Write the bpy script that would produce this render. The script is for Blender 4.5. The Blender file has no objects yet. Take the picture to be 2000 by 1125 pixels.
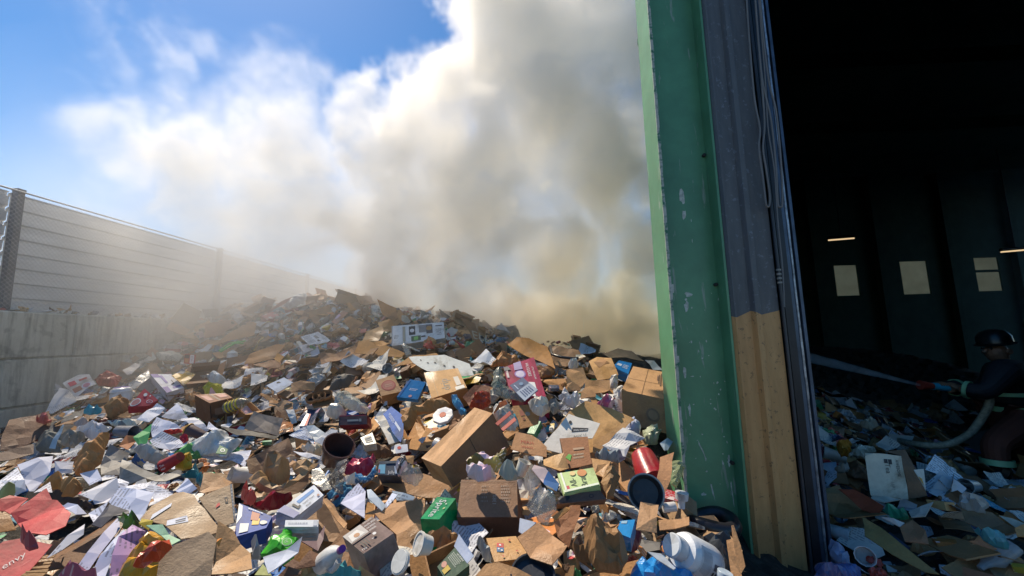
import bpy, math, random
import numpy as np
from mathutils import Vector, Matrix, geometry
C = bpy.context.scene
R = math.radians
random.seed(7); RS = np.random.RandomState(7)
# ---------------------------------------------------------------- camera, sky, sun, exposure
FPX = 772.0
cam = bpy.data.objects.new('camera', bpy.data.cameras.new('camera')); C.collection.objects.link(cam)
cam.data.sensor_width = 36; cam.data.lens = FPX/2000*36; cam.data.clip_end = 2000; cam.data.clip_start = .05
CM = Matrix.Rotation(R(1.56), 3, 'Z') @ Matrix.Rotation(R(97.2), 3, 'X') @ Matrix.Rotation(R(-1.5), 3, 'Z')
CP = Vector((0, 0, 1.6))
cam.matrix_world = Matrix.Translation(CP) @ CM.to_4x4()
C.camera = cam
SUN_AZ, SUN_EL = -46, 56            # azimuth east of the view axis, elevation
w = bpy.data.worlds.new('World'); C.world = w; w.use_nodes = True
nt = w.node_tree; bg = nt.nodes['Background']
sky = nt.nodes.new('ShaderNodeTexSky'); sky.sky_type = 'NISHITA'; sky.sun_disc = False
sky.sun_elevation = R(SUN_EL); sky.sun_rotation = R(SUN_AZ); sky.air_density = 1.0; sky.dust_density = .3; sky.ozone_density = 3
hs = nt.nodes.new('ShaderNodeHueSaturation'); hs.inputs['Saturation'].default_value = 1.32; hs.inputs['Hue'].default_value = .498; hs.inputs['Value'].default_value = .56
nt.links.new(sky.outputs[0], hs.inputs['Color']); nt.links.new(hs.outputs[0], bg.inputs[0]); bg.inputs[1].default_value = .15
sun = bpy.data.objects.new('sun', bpy.data.lights.new('sun', 'SUN')); C.collection.objects.link(sun)
sun.data.energy = 3.6; sun.data.angle = R(.6); sun.data.color = (1, .86, .66)
sd = Vector((math.sin(R(SUN_AZ))*math.cos(R(SUN_EL)), math.cos(R(SUN_AZ))*math.cos(R(SUN_EL)), math.sin(R(SUN_EL))))
sun.rotation_euler = sd.to_track_quat('Z', 'Y').to_euler()
C.view_settings.view_transform = 'Standard'; C.view_settings.look = 'None'; C.view_settings.gamma = 1
C.view_settings.exposure = .73
cy = C.cycles
cy.max_bounces = 22; cy.diffuse_bounces = 5; cy.glossy_bounces = 2; cy.transmission_bounces = 5; cy.transparent_max_bounces = 10
cy.volume_bounces = 20; cy.volume_step_rate = 2.0; cy.volume_max_steps = 256; cy.use_denoising = True
# ---------------------------------------------------------------- pixels of the 2000 px survey -> world
def ray(px, py):
    return (CM @ Vector(((px-1000)/FPX, (562.5-py)/FPX, -1)))
def at(px, py, Y):
    d = ray(px, py); return CP + d*(Y/d.y)
CMi = CM.transposed()
def proj(p):
    v = CMi @ (Vector(p)-CP)
    if v.z > -.05: return (-9999, -9999)
    return (1000 - v.x/v.z*FPX, 562.5 + v.y/v.z*FPX)
# ---------------------------------------------------------------- heap height field (thin plate spline)
HP = [(0,1125,2.0),(500,1125,1.95),(1000,1125,1.95),(1350,1125,1.9),(0,950,2.8),(0,870,4.1),
 (250,1000,2.6),(500,1000,2.6),(750,1000,2.6),(1000,1000,2.5),(1250,1000,2.5),
 (200,900,3.4),(450,900,3.3),(700,890,3.3),(950,900,2.95),(1200,900,3.0),
 (130,800,4.6),(300,800,4.5),(500,800,4.4),(700,790,4.2),(900,780,3.9),(1100,800,3.6),(1260,800,3.7),
 (5,850,4.86),(100,785,5.4),(200,722,6.1),(330,655,7.3),
 (300,730,5.8),(450,710,6),(650,705,5.4),(850,710,4.9),(1050,735,4.5),(1200,730,4.7),
 (430,615,8.2),(600,590,8.6),(740,605,7.6),(860,635,6.6),(930,655,6.2),(1000,685,5.8),(1100,700,5.6),(1240,690,5.8),
 (1400,1060,2.7),(1740,930,3.6),(1620,830,5),(1900,950,3.8),(2000,1000,3.2),(1660,1100,2.7),(1950,1120,2.4),(1750,835,6),(1900,815,7)]
cps = [tuple(at(*p)) for p in HP]
cps += [(-5,11,2.2),(-6,14,2),(-2.5,10,1.7),(0,8.5,1.2),(1.5,8,1.2),(3,9,1.2),(0,12,.8),(3,13,.6),(-3,14,1.0),
 (-3,1,.4),(0,1,.3),(3,1,.2),(-6,1.5,.4),(0,0,.1),(-6,-2,0),(0,-2,0),(1.75,2.75,.12),(2.0,2.8,.02),(1.9,2.3,.05),(2.0,1.9,.03),(9,2,0),(9,9,.9),(6,12,.9)]
cps = np.array(cps)
def tpsk(r2): return np.where(r2 > 1e-9, r2*np.log(np.maximum(r2, 1e-9))*.5, 0)
nc = len(cps)
Kc = tpsk(((cps[:,None,:2]-cps[None,:,:2])**2).sum(2)) + np.eye(nc)*.05
Pm = np.hstack([np.ones((nc,1)), cps[:,:2]])
sol = np.linalg.solve(np.block([[Kc,Pm],[Pm.T,np.zeros((3,3))]]), np.concatenate([cps[:,2], np.zeros(3)]))
GX0, GX1, GY0, GY1, GS = -6.35, 11.0, -2.0, 15.0, .1
gxs = np.arange(GX0, GX1+GS, GS); gys = np.arange(GY0, GY1+GS, GS)
gx, gy = np.meshgrid(gxs, gys)
gp = np.stack([gx.ravel(), gy.ravel()], 1)
gh = tpsk(((gp[:,None]-cps[None,:,:2])**2).sum(2)) @ sol[:nc] + sol[nc] + gp @ sol[nc+1:]
gh = np.clip(gh.reshape(gx.shape), .0, 2.75)
edge = np.clip((gys+2)/2.5, 0, 1)[:,None]*np.clip((11-gxs)/2, 0, 1)[None]*np.clip((15-gys)/2, 0, 1)[:,None]
gh = gh*edge
def H(x, y):
    fx = min(max((x-GX0)/GS, 0), len(gxs)-1.001); fy = min(max((y-GY0)/GS, 0), len(gys)-1.001)
    i, j = int(fx), int(fy); a, b = fx-i, fy-j
    return (gh[j,i]*(1-a)+gh[j,i+1]*a)*(1-b)+(gh[j+1,i]*(1-a)+gh[j+1,i+1]*a)*b
def HN(x, y, e=.2):
    return Vector((H(x-e,y)-H(x+e,y), H(x,y-e)-H(x,y+e), 2*e)).normalized()
def hit(px, py, lift=0.0):
    d = ray(px, py); d = d/d.y; t = 1.0
    while t < 14:
        p = CP+d*t
        if p.z < H(p.x, p.y)+lift:
            return p
        t += .03
    return CP+d*8
# ---------------------------------------------------------------- materials
def mat(name, build):
    m = bpy.data.materials.new(name); m.use_nodes = True
    t = m.node_tree; b = t.nodes['Principled BSDF']
    build(t, b); return m
def N(t, typ, **kw):
    n = t.nodes.new(typ)
    for k, v in kw.items():
        if k.startswith('i_'):
            k = k[2:]; k = int(k) if k.isdigit() else k.replace('_', ' ')
            n.inputs[k].default_value = v
        else: setattr(n, k, v)
    return n
def L(t, a, b): t.links.new(a, b)
def noise(t, vec, scale, detail=4, rough=.6, dist=0):
    n = N(t, 'ShaderNodeTexNoise', i_Scale=scale, i_Detail=detail, i_Roughness=rough, i_Distortion=dist)
    if vec is not None: L(t, vec, n.inputs['Vector'])
    return n
def ramp(t, fac, stops):
    r = N(t, 'ShaderNodeValToRGB'); L(t, fac, r.inputs[0])
    e = r.color_ramp.elements
    while len(e) < len(stops): e.new(.5)
    for el, (p, c) in zip(e, stops): el.position = p; el.color = (c, c, c, 1) if isinstance(c, (int, float)) else (*c, 1)
    return r.outputs[0]
def mixc(t, mode, fac, a, b):
    m = N(t, 'ShaderNodeMix', data_type='RGBA', blend_type=mode)
    for inp, v in ((m.inputs[0], fac), (m.inputs[6], a), (m.inputs[7], b)):
        if isinstance(v, (int, float)): inp.default_value = v
        elif isinstance(v, tuple): inp.default_value = (*v, 1)
        else: L(t, v, inp)
    return m.outputs[2]
def bump(t, b, h, strength=.3, dist=.01):
    n = N(t, 'ShaderNodeBump', i_Strength=strength, i_Distance=dist); L(t, h, n.inputs['Height']); L(t, n.outputs[0], b.inputs['Normal'])
def uvn(t): return N(t, 'ShaderNodeUVMap', uv_map='UVMap').outputs[0]
def attr(t): return N(t, 'ShaderNodeAttribute', attribute_name='Col').outputs[0]
def obco(t): return N(t, 'ShaderNodeTexCoord').outputs['Object']
def math_(t, op, a, b=None, c=None):
    n = N(t, 'ShaderNodeMath', operation=op)
    for i, v in enumerate((a, b, c)):
        if v is None: continue
        if isinstance(v, (int, float)): n.inputs[i].default_value = v
        else: L(t, v, n.inputs[i])
    return n.outputs[0]
def m_card(t, b):
    u = uvn(t); c = attr(t)
    n1 = noise(t, u, 9, 6, .7).outputs[0]; n2 = noise(t, u, 3.2, 3, .6, .4).outputs[0]; n3 = noise(t, u, 90, 3).outputs[0]
    c = mixc(t, 'MULTIPLY', .9, c, ramp(t, n1, [(.2, .72), (.5, .97), (.8, 1.15)]))
    c = mixc(t, 'MULTIPLY', .75, c, ramp(t, n2, [(.3, .42), (.44, .96), (1, 1.0)]))
    c = mixc(t, 'MULTIPLY', .5, c, ramp(t, n3, [(.3, .75), (.7, 1.1)]))
    c = mixc(t, 'MULTIPLY', 1., c, (1.16, 1.0, .8))
    L(t, c, b.inputs['Base Color']); b.inputs['Roughness'].default_value = .62; b.inputs['Specular IOR Level'].default_value = .4
    L(t, ramp(t, n2, [(.3, .3), (.5, .66), (1, .8)]), b.inputs['Roughness'])
    bump(t, b, math_(t, 'ADD', n1, math_(t, 'MULTIPLY', n3, .25)), .55, .012)
def textrows(t, u, per=.016, cut=.5):
    s = N(t, 'ShaderNodeSeparateXYZ'); L(t, u, s.inputs[0])
    row = math_(t, 'FRACT', math_(t, 'DIVIDE', s.outputs[1], per))
    line = math_(t, 'LESS_THAN', row, .42)
    mp = N(t, 'ShaderNodeMapping', i_Scale=(150, 1/per, 1)); L(t, u, mp.inputs[0])
    sn = N(t, 'ShaderNodeVectorMath', operation='FLOOR'); L(t, mp.outputs[0], sn.inputs[0])
    wn = N(t, 'ShaderNodeTexWhiteNoise'); L(t, sn.outputs[0], wn.inputs[0])
    let = math_(t, 'GREATER_THAN', wn.outputs[0], .3)
    blk = noise(t, u, 4.5, 1, .5).outputs[0]
    area = math_(t, 'GREATER_THAN', blk, cut)
    return math_(t, 'MULTIPLY', math_(t, 'MULTIPLY', line, let), area)
def m_paper(t, b):
    u = uvn(t); c = attr(t)
    n1 = noise(t, u, 12, 5, .6).outputs[0]; n2 = noise(t, u, 2.7, 3, .6, .3).outputs[0]
    c = mixc(t, 'MULTIPLY', .6, c, ramp(t, n1, [(.25, .8), (.7, 1.05)]))
    c = mixc(t, 'MULTIPLY', .5, c, ramp(t, n2, [(.3, .5), (.42, 1.0)]))
    c = mixc(t, 'MIX', math_(t, 'MULTIPLY', textrows(t, u), .6), c, (.09, .09, .12))
    L(t, c, b.inputs['Base Color']); b.inputs['Roughness'].default_value = .6
    b.inputs['Specular IOR Level'].default_value = .3
    bump(t, b, n1, .3, .006)
def m_print(t, b):
    u = uvn(t); c = attr(t)
    v = N(t, 'ShaderNodeTexVoronoi', distance='CHEBYCHEV', i_Scale=11, i_Randomness=.75); L(t, u, v.inputs['Vector'])
    sep = N(t, 'ShaderNodeSeparateColor'); L(t, v.outputs['Color'], sep.inputs[0])
    other = mixc(t, 'MIX', .72, v.outputs['Color'], (.62, .6, .55))
    c2 = mixc(t, 'MIX', math_(t, 'GREATER_THAN', sep.outputs[0], .8), c, other)
    dark = mixc(t, 'MULTIPLY', 1.0, c2, (.35, .35, .4))
    c3 = mixc(t, 'MIX', math_(t, 'GREATER_THAN', sep.outputs[1], .88), c2, dark)
    c4 = mixc(t, 'MIX', math_(t, 'MULTIPLY', textrows(t, u, .013, .54), .5), c3, (.72, .72, .7))
    n1 = noise(t, u, 10, 5, .6).outputs[0]
    c5 = mixc(t, 'MULTIPLY', .7, c4, ramp(t, n1, [(.25, .6), (.6, 1.05)]))
    L(t, c5, b.inputs['Base Color']); b.inputs['Roughness'].default_value = .42
    bump(t, b, n1, .35, .008)
def m_plain(rough=.5, trans=0., spec=.5, bs=.25, alpha=1.):
    def f(t, b):
        u = uvn(t); c = attr(t)
        n1 = noise(t, u, 14, 5, .65).outputs[0]
        n2 = noise(t, u, 3.5, 5, .7, .5).outputs[0]
        c = mixc(t, 'MULTIPLY', .6, c, ramp(t, n1, [(.25, .7), (.65, 1.05)]))
        c = mixc(t, 'MULTIPLY', .8 if bs > .1 else .2, c, ramp(t, n2, [(.34, (.45,.4,.33)), (.5, (1,.99,.97))]))
        L(t, c, b.inputs['Base Color']); b.inputs['Roughness'].default_value = rough
        b.inputs['Transmission Weight'].default_value = trans; b.inputs['Specular IOR Level'].default_value = spec
        b.inputs['IOR'].default_value = 1.3 if trans else 1.45
        b.inputs['Alpha'].default_value = alpha
        bump(t, b, n1, bs, .012)
    return f
M = dict(card=mat('cardboard', m_card), paper=mat('paper', m_paper), print=mat('printed_card', m_print),
         plain=mat('matt_surface', m_plain(.6)), plastic=mat('plastic', m_plain(.3, spec=.5)),
         film=mat('clear_film', m_plain(.18, alpha=.5, spec=.8, bs=.6)), bag=mat('crumpled_film', m_plain(.3, spec=.6, bs=.7)),
         ink=mat('ink', m_plain(.55, bs=.05)))
def m_solid(name, col, rough=.6, metal=0, var=.25, scale=3, bs=.2, stretch=None, emit=None):
    def f(t, b):
        o = obco(t)
        if stretch:
            mp = N(t, 'ShaderNodeMapping', i_Scale=stretch); L(t, o, mp.inputs[0]); o = mp.outputs[0]
        n1 = noise(t, o, scale, 7, .65).outputs[0]
        c = mixc(t, 'MULTIPLY', 1., col, ramp(t, n1, [(.3, 1-var), (.7, 1+var*.6)]))
        L(t, c, b.inputs['Base Color']); b.inputs['Roughness'].default_value = rough; b.inputs['Metallic'].default_value = metal
        if emit: b.inputs['Emission Color'].default_value = (*emit[0], 1); b.inputs['Emission Strength'].default_value = emit[1]
        bump(t, b, n1, bs, .01)
    return mat(name, f)
# ---------------------------------------------------------------- objects
def link(o, parent=None):
    C.collection.objects.link(o)
    if parent: o.parent = parent
    return o
def tag(o, label=None, cat=None, group=None, kind=None):
    if label: o['label'] = label
    if cat: o['category'] = cat
    if group: o['group'] = group
    if kind: o['kind'] = kind
    return o
def empty(name, loc, label=None, cat=None, group=None):
    o = bpy.data.objects.new(name, None); o.location = loc; o.empty_display_size = .1
    link(o); return tag(o, label, cat, group)
class G:
    """collects polygons: per-corner uv and per-face colour"""
    def __init__(s): s.v = []; s.f = []; s.c = []; s.u = []; s.sm = []
    def add(s, v, f, c, u=None, smooth=False):
        o = len(s.v); s.v += [tuple(p) for p in v]
        off = random.random()*40
        for i, fc in enumerate(f):
            s.f.append(tuple(k+o for k in fc))
            s.c.append(c[i] if isinstance(c, list) else c)
            if u is None:
                p = [Vector(v[k]) for k in fc]; n = (p[1]-p[0]).cross(p[2]-p[0])
                a = max(range(3), key=lambda q: abs(n[q]))
                s.u.append([((q.y, q.z) if a == 0 else (q.x, q.z) if a == 1 else (q.x, q.y)) for q in p])
                s.u[-1] = [(x+off, y+off) for x, y in s.u[-1]]
            elif u and isinstance(u[0], list): s.u.append(u[i])
            else: s.u.append([(u[k][0]+off, u[k][1]+off) for k in fc])
            s.sm.append(smooth)
    def box(s, c, d, col, rot=None):
        x, y, z = d[0]/2, d[1]/2, d[2]/2
        v = [Vector((i, j, k)) for i in (-x, x) for j in (-y, y) for k in (-z, z)]
        if rot: v = [rot @ q for q in v]
        v = [q+Vector(c) for q in v]
        s.add(v, [(0,1,3,2),(4,6,7,5),(0,4,5,1),(2,3,7,6),(0,2,6,4),(1,5,7,3)], col)
    def hexa(s, a, b, col):
        """a: 4 points of one face, b: the 4 opposite"""
        s.add(list(a)+list(b), [(0,1,2,3),(7,6,5,4),(0,4,5,1),(1,5,6,2),(2,6,7,3),(3,7,4,0)], col)
    def tube(s, pts, r, col, n=8, cap=True):
        pts = [Vector(p) for p in pts]; rr = r if isinstance(r, (list, tuple)) else [r]*len(pts)
        v = []; up = Vector((0, 0, 1))
        for i, p in enumerate(pts):
            d = (pts[min(i+1, len(pts)-1)]-pts[max(i-1, 0)]).normalized()
            if i == 0:
                a = d.cross(up if abs(d.z) < .9 else Vector((1, 0, 0))).normalized()
            else: a = (a-d*a.dot(d)).normalized()
            b = d.cross(a)
            v += [p+(a*math.cos(k*2*math.pi/n)+b*math.sin(k*2*math.pi/n))*rr[i] for k in range(n)]
        f = [(i*n+k, i*n+(k+1) % n, (i+1)*n+(k+1) % n, (i+1)*n+k) for i in range(len(pts)-1) for k in range(n)]
        u = [(k/n*.3, i*.1) for i in range(len(pts)) for k in range(n)]
        s.add(v, f, col, u, True)
        if cap:
            s.add(v[:n][::-1], [tuple(range(n))], col); s.add(v[-n:], [tuple(range(n))], col)
    def build(s, name, m, parent=None, loc=None, mesh_only=False):
        me = bpy.data.meshes.new(name)
        vv = np.array(s.v, dtype=float).reshape(-1, 3)
        if loc is not None: vv = vv-np.array(loc)
        me.from_pydata(vv.tolist(), [], s.f)
        cols = np.zeros((len(me.loops), 4), np.float32); uvs = np.zeros((len(me.loops), 2), np.float32); k = 0
        for f, c, u in zip(s.f, s.c, s.u):
            n = len(f); cols[k:k+n, :3] = c[:3]; uvs[k:k+n] = u; k += n
        cols[:, 3] = 1
        at_ = me.color_attributes.new('Col', 'FLOAT_COLOR', 'CORNER'); at_.data.foreach_set('color', cols.ravel())
        uv = me.uv_layers.new(name='UVMap'); uv.data.foreach_set('uv', uvs.ravel())
        me.polygons.foreach_set('use_smooth', s.sm); me.update()
        me.materials.append(m if not isinstance(m, str) else M[m])
        if mesh_only: return me
        o = bpy.data.objects.new(name, me)
        if loc is not None and parent is None: o.location = loc
        return link(o, parent)
# ================================================================ ground and heap body
g = G(); g.add([(-300,-300,-.02),(300,-300,-.02),(300,300,-.02),(-300,300,-.02)], [(0,1,2,3)], (.2,.2,.19))
tag(g.build('ground', m_solid('yard_concrete', (.16,.155,.14), .9, scale=.8)), kind='structure')
def m_soil(t, b):
    o = obco(t); n1 = noise(t, o, 14, 8, .75).outputs[0]; n2 = noise(t, o, 3, 3).outputs[0]
    c = mixc(t, 'MULTIPLY', 1., ramp(t, n1, [(.3, (.02,.018,.016)), (.5, (.07,.055,.04)), (.62, (.14,.12,.09)), (.75, (.05,.05,.055))]), ramp(t, n2, [(.3,.6),(.7,1.)]))
    L(t, c, b.inputs['Base Color']); b.inputs['Roughness'].default_value = .8; bump(t, b, n1, 1., .08)
hv = np.stack([gx, gy, gh-.07+RS.rand(*gh.shape)*.05], -1).reshape(-1, 3); nxg = len(gxs)
me = bpy.data.meshes.new('rubbish_mound')
me.from_pydata(hv.tolist(), [], [(j*nxg+i, j*nxg+i+1, (j+1)*nxg+i+1, (j+1)*nxg+i) for j in range(len(gys)-1) for i in range(nxg-1)])
me.materials.append(mat('compacted_waste', m_soil))
tag(link(bpy.data.objects.new('rubbish_mound', me)), kind='structure')
# ================================================================ concrete block wall
WX = -6.35
def m_conc(t, b):
    g_ = N(t, 'ShaderNodeNewGeometry').outputs['Position']
    n1 = noise(t, g_, 2.2, 8, .7).outputs[0]; n2 = noise(t, g_, 40, 4).outputs[0]; n3 = noise(t, g_, 7, 3, .5).outputs[0]
    mp = N(t, 'ShaderNodeMapping', i_Scale=(5, 5, .5)); L(t, g_, mp.inputs[0]); n4 = noise(t, mp.outputs[0], 2.0, 4, .7).outputs[0]
    c = ramp(t, n1, [(.3, (.4,.4,.345)), (.7, (.56,.555,.49))])
    c = mixc(t, 'MULTIPLY', .8, c, ramp(t, n4, [(.38, .48), (.56, 1.05)]))
    c = mixc(t, 'MULTIPLY', .6, c, ramp(t, n3, [(.57, 1), (.65, .55)]))
    L(t, c, b.inputs['Base Color']); b.inputs['Roughness'].default_value = .88
    bump(t, b, math_(t, 'ADD', n1, math_(t, 'MULTIPLY', n2, .3)), .7, .02)
MC = mat('cast_concrete', m_conc)
wall = empty('concrete_wall', (WX-.4, 5, 0), 'stacked grey concrete block wall under the metal fence on the left', 'wall')
def bevbox(g, c, d, b, col):
    x, y, z = d[0]/2, d[1]/2, d[2]/2; v = []; f = []
    for sz in (-1, 1):
        for q in (1, 0):
            zz = sz*(z-b*q); ii = b*(1-q) if True else 0
            xx, yy = (x-(0 if q else b)), (y-(0 if q else b))
            ring = [(-xx+0, -yy+b), (-xx+b, -yy), (xx-b, -yy), (xx, -yy+b), (xx, yy-b), (xx-b, yy), (-xx+b, yy), (-xx, yy-b)]
            v.append([(c[0]+p, c[1]+r, c[2]+zz) for p, r in ring])
    rings = [v[1], v[0], v[2], v[3]]   # bottom inner, bottom outer, top outer, top inner
    V = sum(rings, [])
    for k in range(3):
        for i in range(8): f.append((k*8+i, k*8+(i+1) % 8, (k+1)*8+(i+1) % 8, (k+1)*8+i))
    f += [tuple(range(7, -1, -1)), tuple(range(24, 32))]
    g.add(V, f, col)
for c in range(4):
    z1 = 2.1-.6*c; z0 = max(z1-.6, -.01)
    y = -.95 + (0.83 if c % 2 else 0.0)
    while y < 16:
        g = G(); j = random.uniform(-.012, .012)
        bevbox(g, (WX-.3+j, y+.8, (z0+z1)/2), (.6, 1.594, z1-z0-.006), .022, (.3,.3,.3))
        g.build('block', MC, wall).location = -wall.location
        y += 1.6
# ================================================================ metal fence on the wall
def m_zinc(t, b):
    g_ = N(t, 'ShaderNodeNewGeometry').outputs['Position']
    mp = N(t, 'ShaderNodeMapping', i_Scale=(1, .6, 5)); L(t, g_, mp.inputs[0])
    n1 = noise(t, mp.outputs[0], 2.5, 5, .6).outputs[0]
    L(t, ramp(t, n1, [(.3, (.6,.61,.62)), (.7, (.76,.77,.78))]), b.inputs['Base Color'])
    b.inputs['Metallic'].default_value = .35; b.inputs['Roughness'].default_value = .42
fence = empty('metal_fence', (WX-.3, 5, 2.1), 'silver corrugated sheet fence with wire mesh and posts above the block wall', 'fence')
MZ = mat('zinc_sheet', m_zinc); MP = m_solid('post_steel', (.15,.165,.19), .5, .3); MW = m_solid('galvanised_wire', (.5,.51,.52), .4, .6)
posts = [1.2, 4.85, 8.35, 11.9, 15.5]
def unp(o, p): o.location = -p.location; return o
prof = []
for k in range(8):
    z = 2.104+k*.198
    prof += [(0, z), (0, z+.13), (-.035, z+.142), (-.035, z+.18), (0, z+.196)]
for i in range(-1, 5):
    y0 = posts[i]-(0 if i >= 0 else 0); y0 = posts[i] if i >= 0 else -1.5
    y1 = posts[i+1] if i < 4 else 18.5
    g = G(); x0 = WX-.42+random.uniform(-.01, .01); dz = random.uniform(-.02, .03)
    for a, b in zip(prof[:-1], prof[1:]):
        if abs(a[1]-b[1]) < 1e-6: continue
        for th in (0,):
            g.add([(x0+a[0], y0, a[1]+dz), (x0+a[0], y1, a[1]+dz), (x0+b[0], y1, b[1]+dz), (x0+b[0], y0, b[1]+dz)], [(0,1,2,3)], (.5,.5,.5))
            g.add([(x0+a[0]-.004, y0, a[1]+dz), (x0+a[0]-.004, y1, a[1]+dz), (x0+b[0]-.004, y1, b[1]+dz), (x0+b[0]-.004, y0, b[1]+dz)], [(3,2,1,0)], (.5,.5,.5))
    unp(g.build('sheet_panel', MZ, fence), fence)
for y in posts:
    g = G(); g.box((WX-.3, y, 2.1+.8), (.08, .08, 1.6), (.1,.1,.1)); g.box((WX-.3, y, 3.715), (.09, .09, .03), (.1,.1,.1))
    g.box((WX-.3, y, 2.112), (.22, .22, .018), (.1,.1,.1))
    unp(g.build('post', MP, fence), fence)
g = G(); xm = WX-.22
y = -1.0
while y < 18:      # chain link: two families of thin wires
    for s_ in (1, -1):
        a = (xm+.002*s_, y, 2.12); b = (xm+.002*s_, y+s_*1.53, 3.65); wv = .0017
        g.add([(a[0], a[1]-wv, a[2]), (a[0], a[1]+wv, a[2]), (b[0], b[1]+wv, b[2]), (b[0], b[1]-wv, b[2]), (a[0]-.003, a[1], a[2]), (b[0]-.003, b[1], b[2])],
              [(0,1,2,3), (0,3,5,4), (1,4,5,2)], (.5,.5,.5))
    y += .058
unp(tag(g.build('wire_mesh', MW, fence), kind='stuff'), fence)
g = G(); g.tube([(xm, -1.5, 3.68), (xm, 5, 3.68), (xm, 18.5, 3.68)], .012, (.5,.5,.5), 6); unp(g.build('top_rail', MW, fence), fence)
# ================================================================ warehouse on the right
YB = 2.8
def X(px, py=650, Y=YB): return at(px, py, Y).x
def m_green(t, b):
    g_ = N(t, 'ShaderNodeNewGeometry').outputs['Position']
    n1 = noise(t, g_, 5, 7, .7).outputs[0]; n2 = noise(t, g_, 1.2, 3).outputs[0]
    mp = N(t, 'ShaderNodeMapping', i_Scale=(16, 16, 2.2)); L(t, g_, mp.inputs[0]); sc = noise(t, mp.outputs[0], 1.3, 5, .62, .6).outputs[0]
    c = ramp(t, n2, [(.35, (.09,.25,.135)), (.65, (.118,.33,.18))])
    c = mixc(t, 'MULTIPLY', .7, c, ramp(t, n1, [(.3, .75), (.7, 1.1)]))
    c = mixc(t, 'MIX', ramp(t, sc, [(.63, 0), (.655, .75)]), c, (.3,.36,.31))
    L(t, c, b.inputs['Base Color']); b.inputs['Roughness'].default_value = .38; bump(t, b, n1, .15, .01)
MG = mat('green_paint', m_green)
def m_worn(t, b):
    g_ = N(t, 'ShaderNodeNewGeometry').outputs['Position']; n1 = noise(t, g_, 22, 6, .7).outputs[0]
    L(t, ramp(t, n1, [(.38, (.03,.16,.09)), (.5, (.4,.42,.36)), (.7, (.5,.5,.44))]), b.inputs['Base Color']); b.inputs['Roughness'].default_value = .5
MWN = mat('worn_edge', m_worn)
bl = empty('warehouse', (X(1316), YB, 0), 'dark open warehouse with green steel column and tan painted door jamb', 'building')
def part(name, gg, m, sub=None):
    o = gg.build(name, m, sub or bl)
    if not sub: o.location = -bl.location
    return o
zb, zt = -.02, 7.0
col = G(); x0, x1 = X(1314), X(1432); W0 = (0,0,0)
col.box((x0+.009, YB+.145, (zb+zt)/2), (.018, .27, zt-zb), W0)
cl = part('column', col, MG)
g = G(); g.box(((x0+x1)/2+.002, YB+.14, (zb+zt)/2), (x1-x0-.03, .012, zt-zb), W0); part('web', g, MG, cl)
g = G(); g.box((x1-.006, YB+.145, (zb+zt)/2), (.016, .27, zt-zb), W0); part('flange', g, MG, cl)
g = G(); zz = zb
while zz < zt:      # bare worn edge of the flange, chipped
    h = random.uniform(.02, .07); d = random.uniform(.004, .009)+(.012 if random.random() < .1 and zz < 2.2 else 0)
    g.box((x0+.009+d/2-.003, YB+.006, zz+h/2), (.014+d, .007+random.random()*.003, h-.001), W0); zz += h
part('edge', g, MWN, cl)
g = G(); rc_ = random.Random(5)
def chip(px_, py_, w_, h_, lean=0):
    c_ = at(px_, py_, YB+.132); k = 9; P_ = []
    for i in range(k):
        a = i*2*math.pi/k; q = rc_.uniform(.55, 1.1); P_.append(Vector((c_.x+math.cos(a)*w_*1.7*q+lean*math.sin(a)*h_, YB+.1325, c_.z+math.sin(a)*h_*q)))
    g.add(P_, [tuple(range(k))], W0)
for a_ in [(1332,385,.012,.07),(1336,420,.01,.05),(1341,600,.012,.05),(1345,575,.018,.02),(1338,730,.008,.05),(1352,735,.012,.004),(1347,800,.007,.05),(1372,880,.003,.08,-.3),(1392,960,.003,.07,-.15),(1374,965,.012,.012),(1377,1000,.003,.06),(1424,900,.006,.05),(1430,960,.003,.1,-.05),(1443,1000,.002,.06),(1450,1030,.002,.07),(1412,905,.004,.01),(1398,800,.004,.006),(1340,585,.006,.012),(1404,770,.003,.008),(1388,780,.003,.004),(1355,790,.004,.004),(1362,860,.003,.003),(1402,640,.002,.012),(1350,430,.002,.016),(1352,470,.0015,.02)]: chip(*a_)
for _ in range(34): chip(rc_.uniform(1345,1425), rc_.uniform(560,1030), rc_.uniform(.0015,.005), rc_.uniform(.002,.012), rc_.uniform(-.3,.3))
tag(part('paint_chips', g, m_solid('bare_primer', (.55,.6,.54), .6, 0, .5, 40), cl), kind='stuff')
g = G()
for bz in (1.95, 2.95, .7): g.tube([(x1-.03, YB+.135, bz), (x1-.03, YB+.11, bz)], .014, (.03,.03,.03), 6)
part('bolt', g, m_solid('bolt_black', (.03,.03,.03)), cl)
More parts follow.
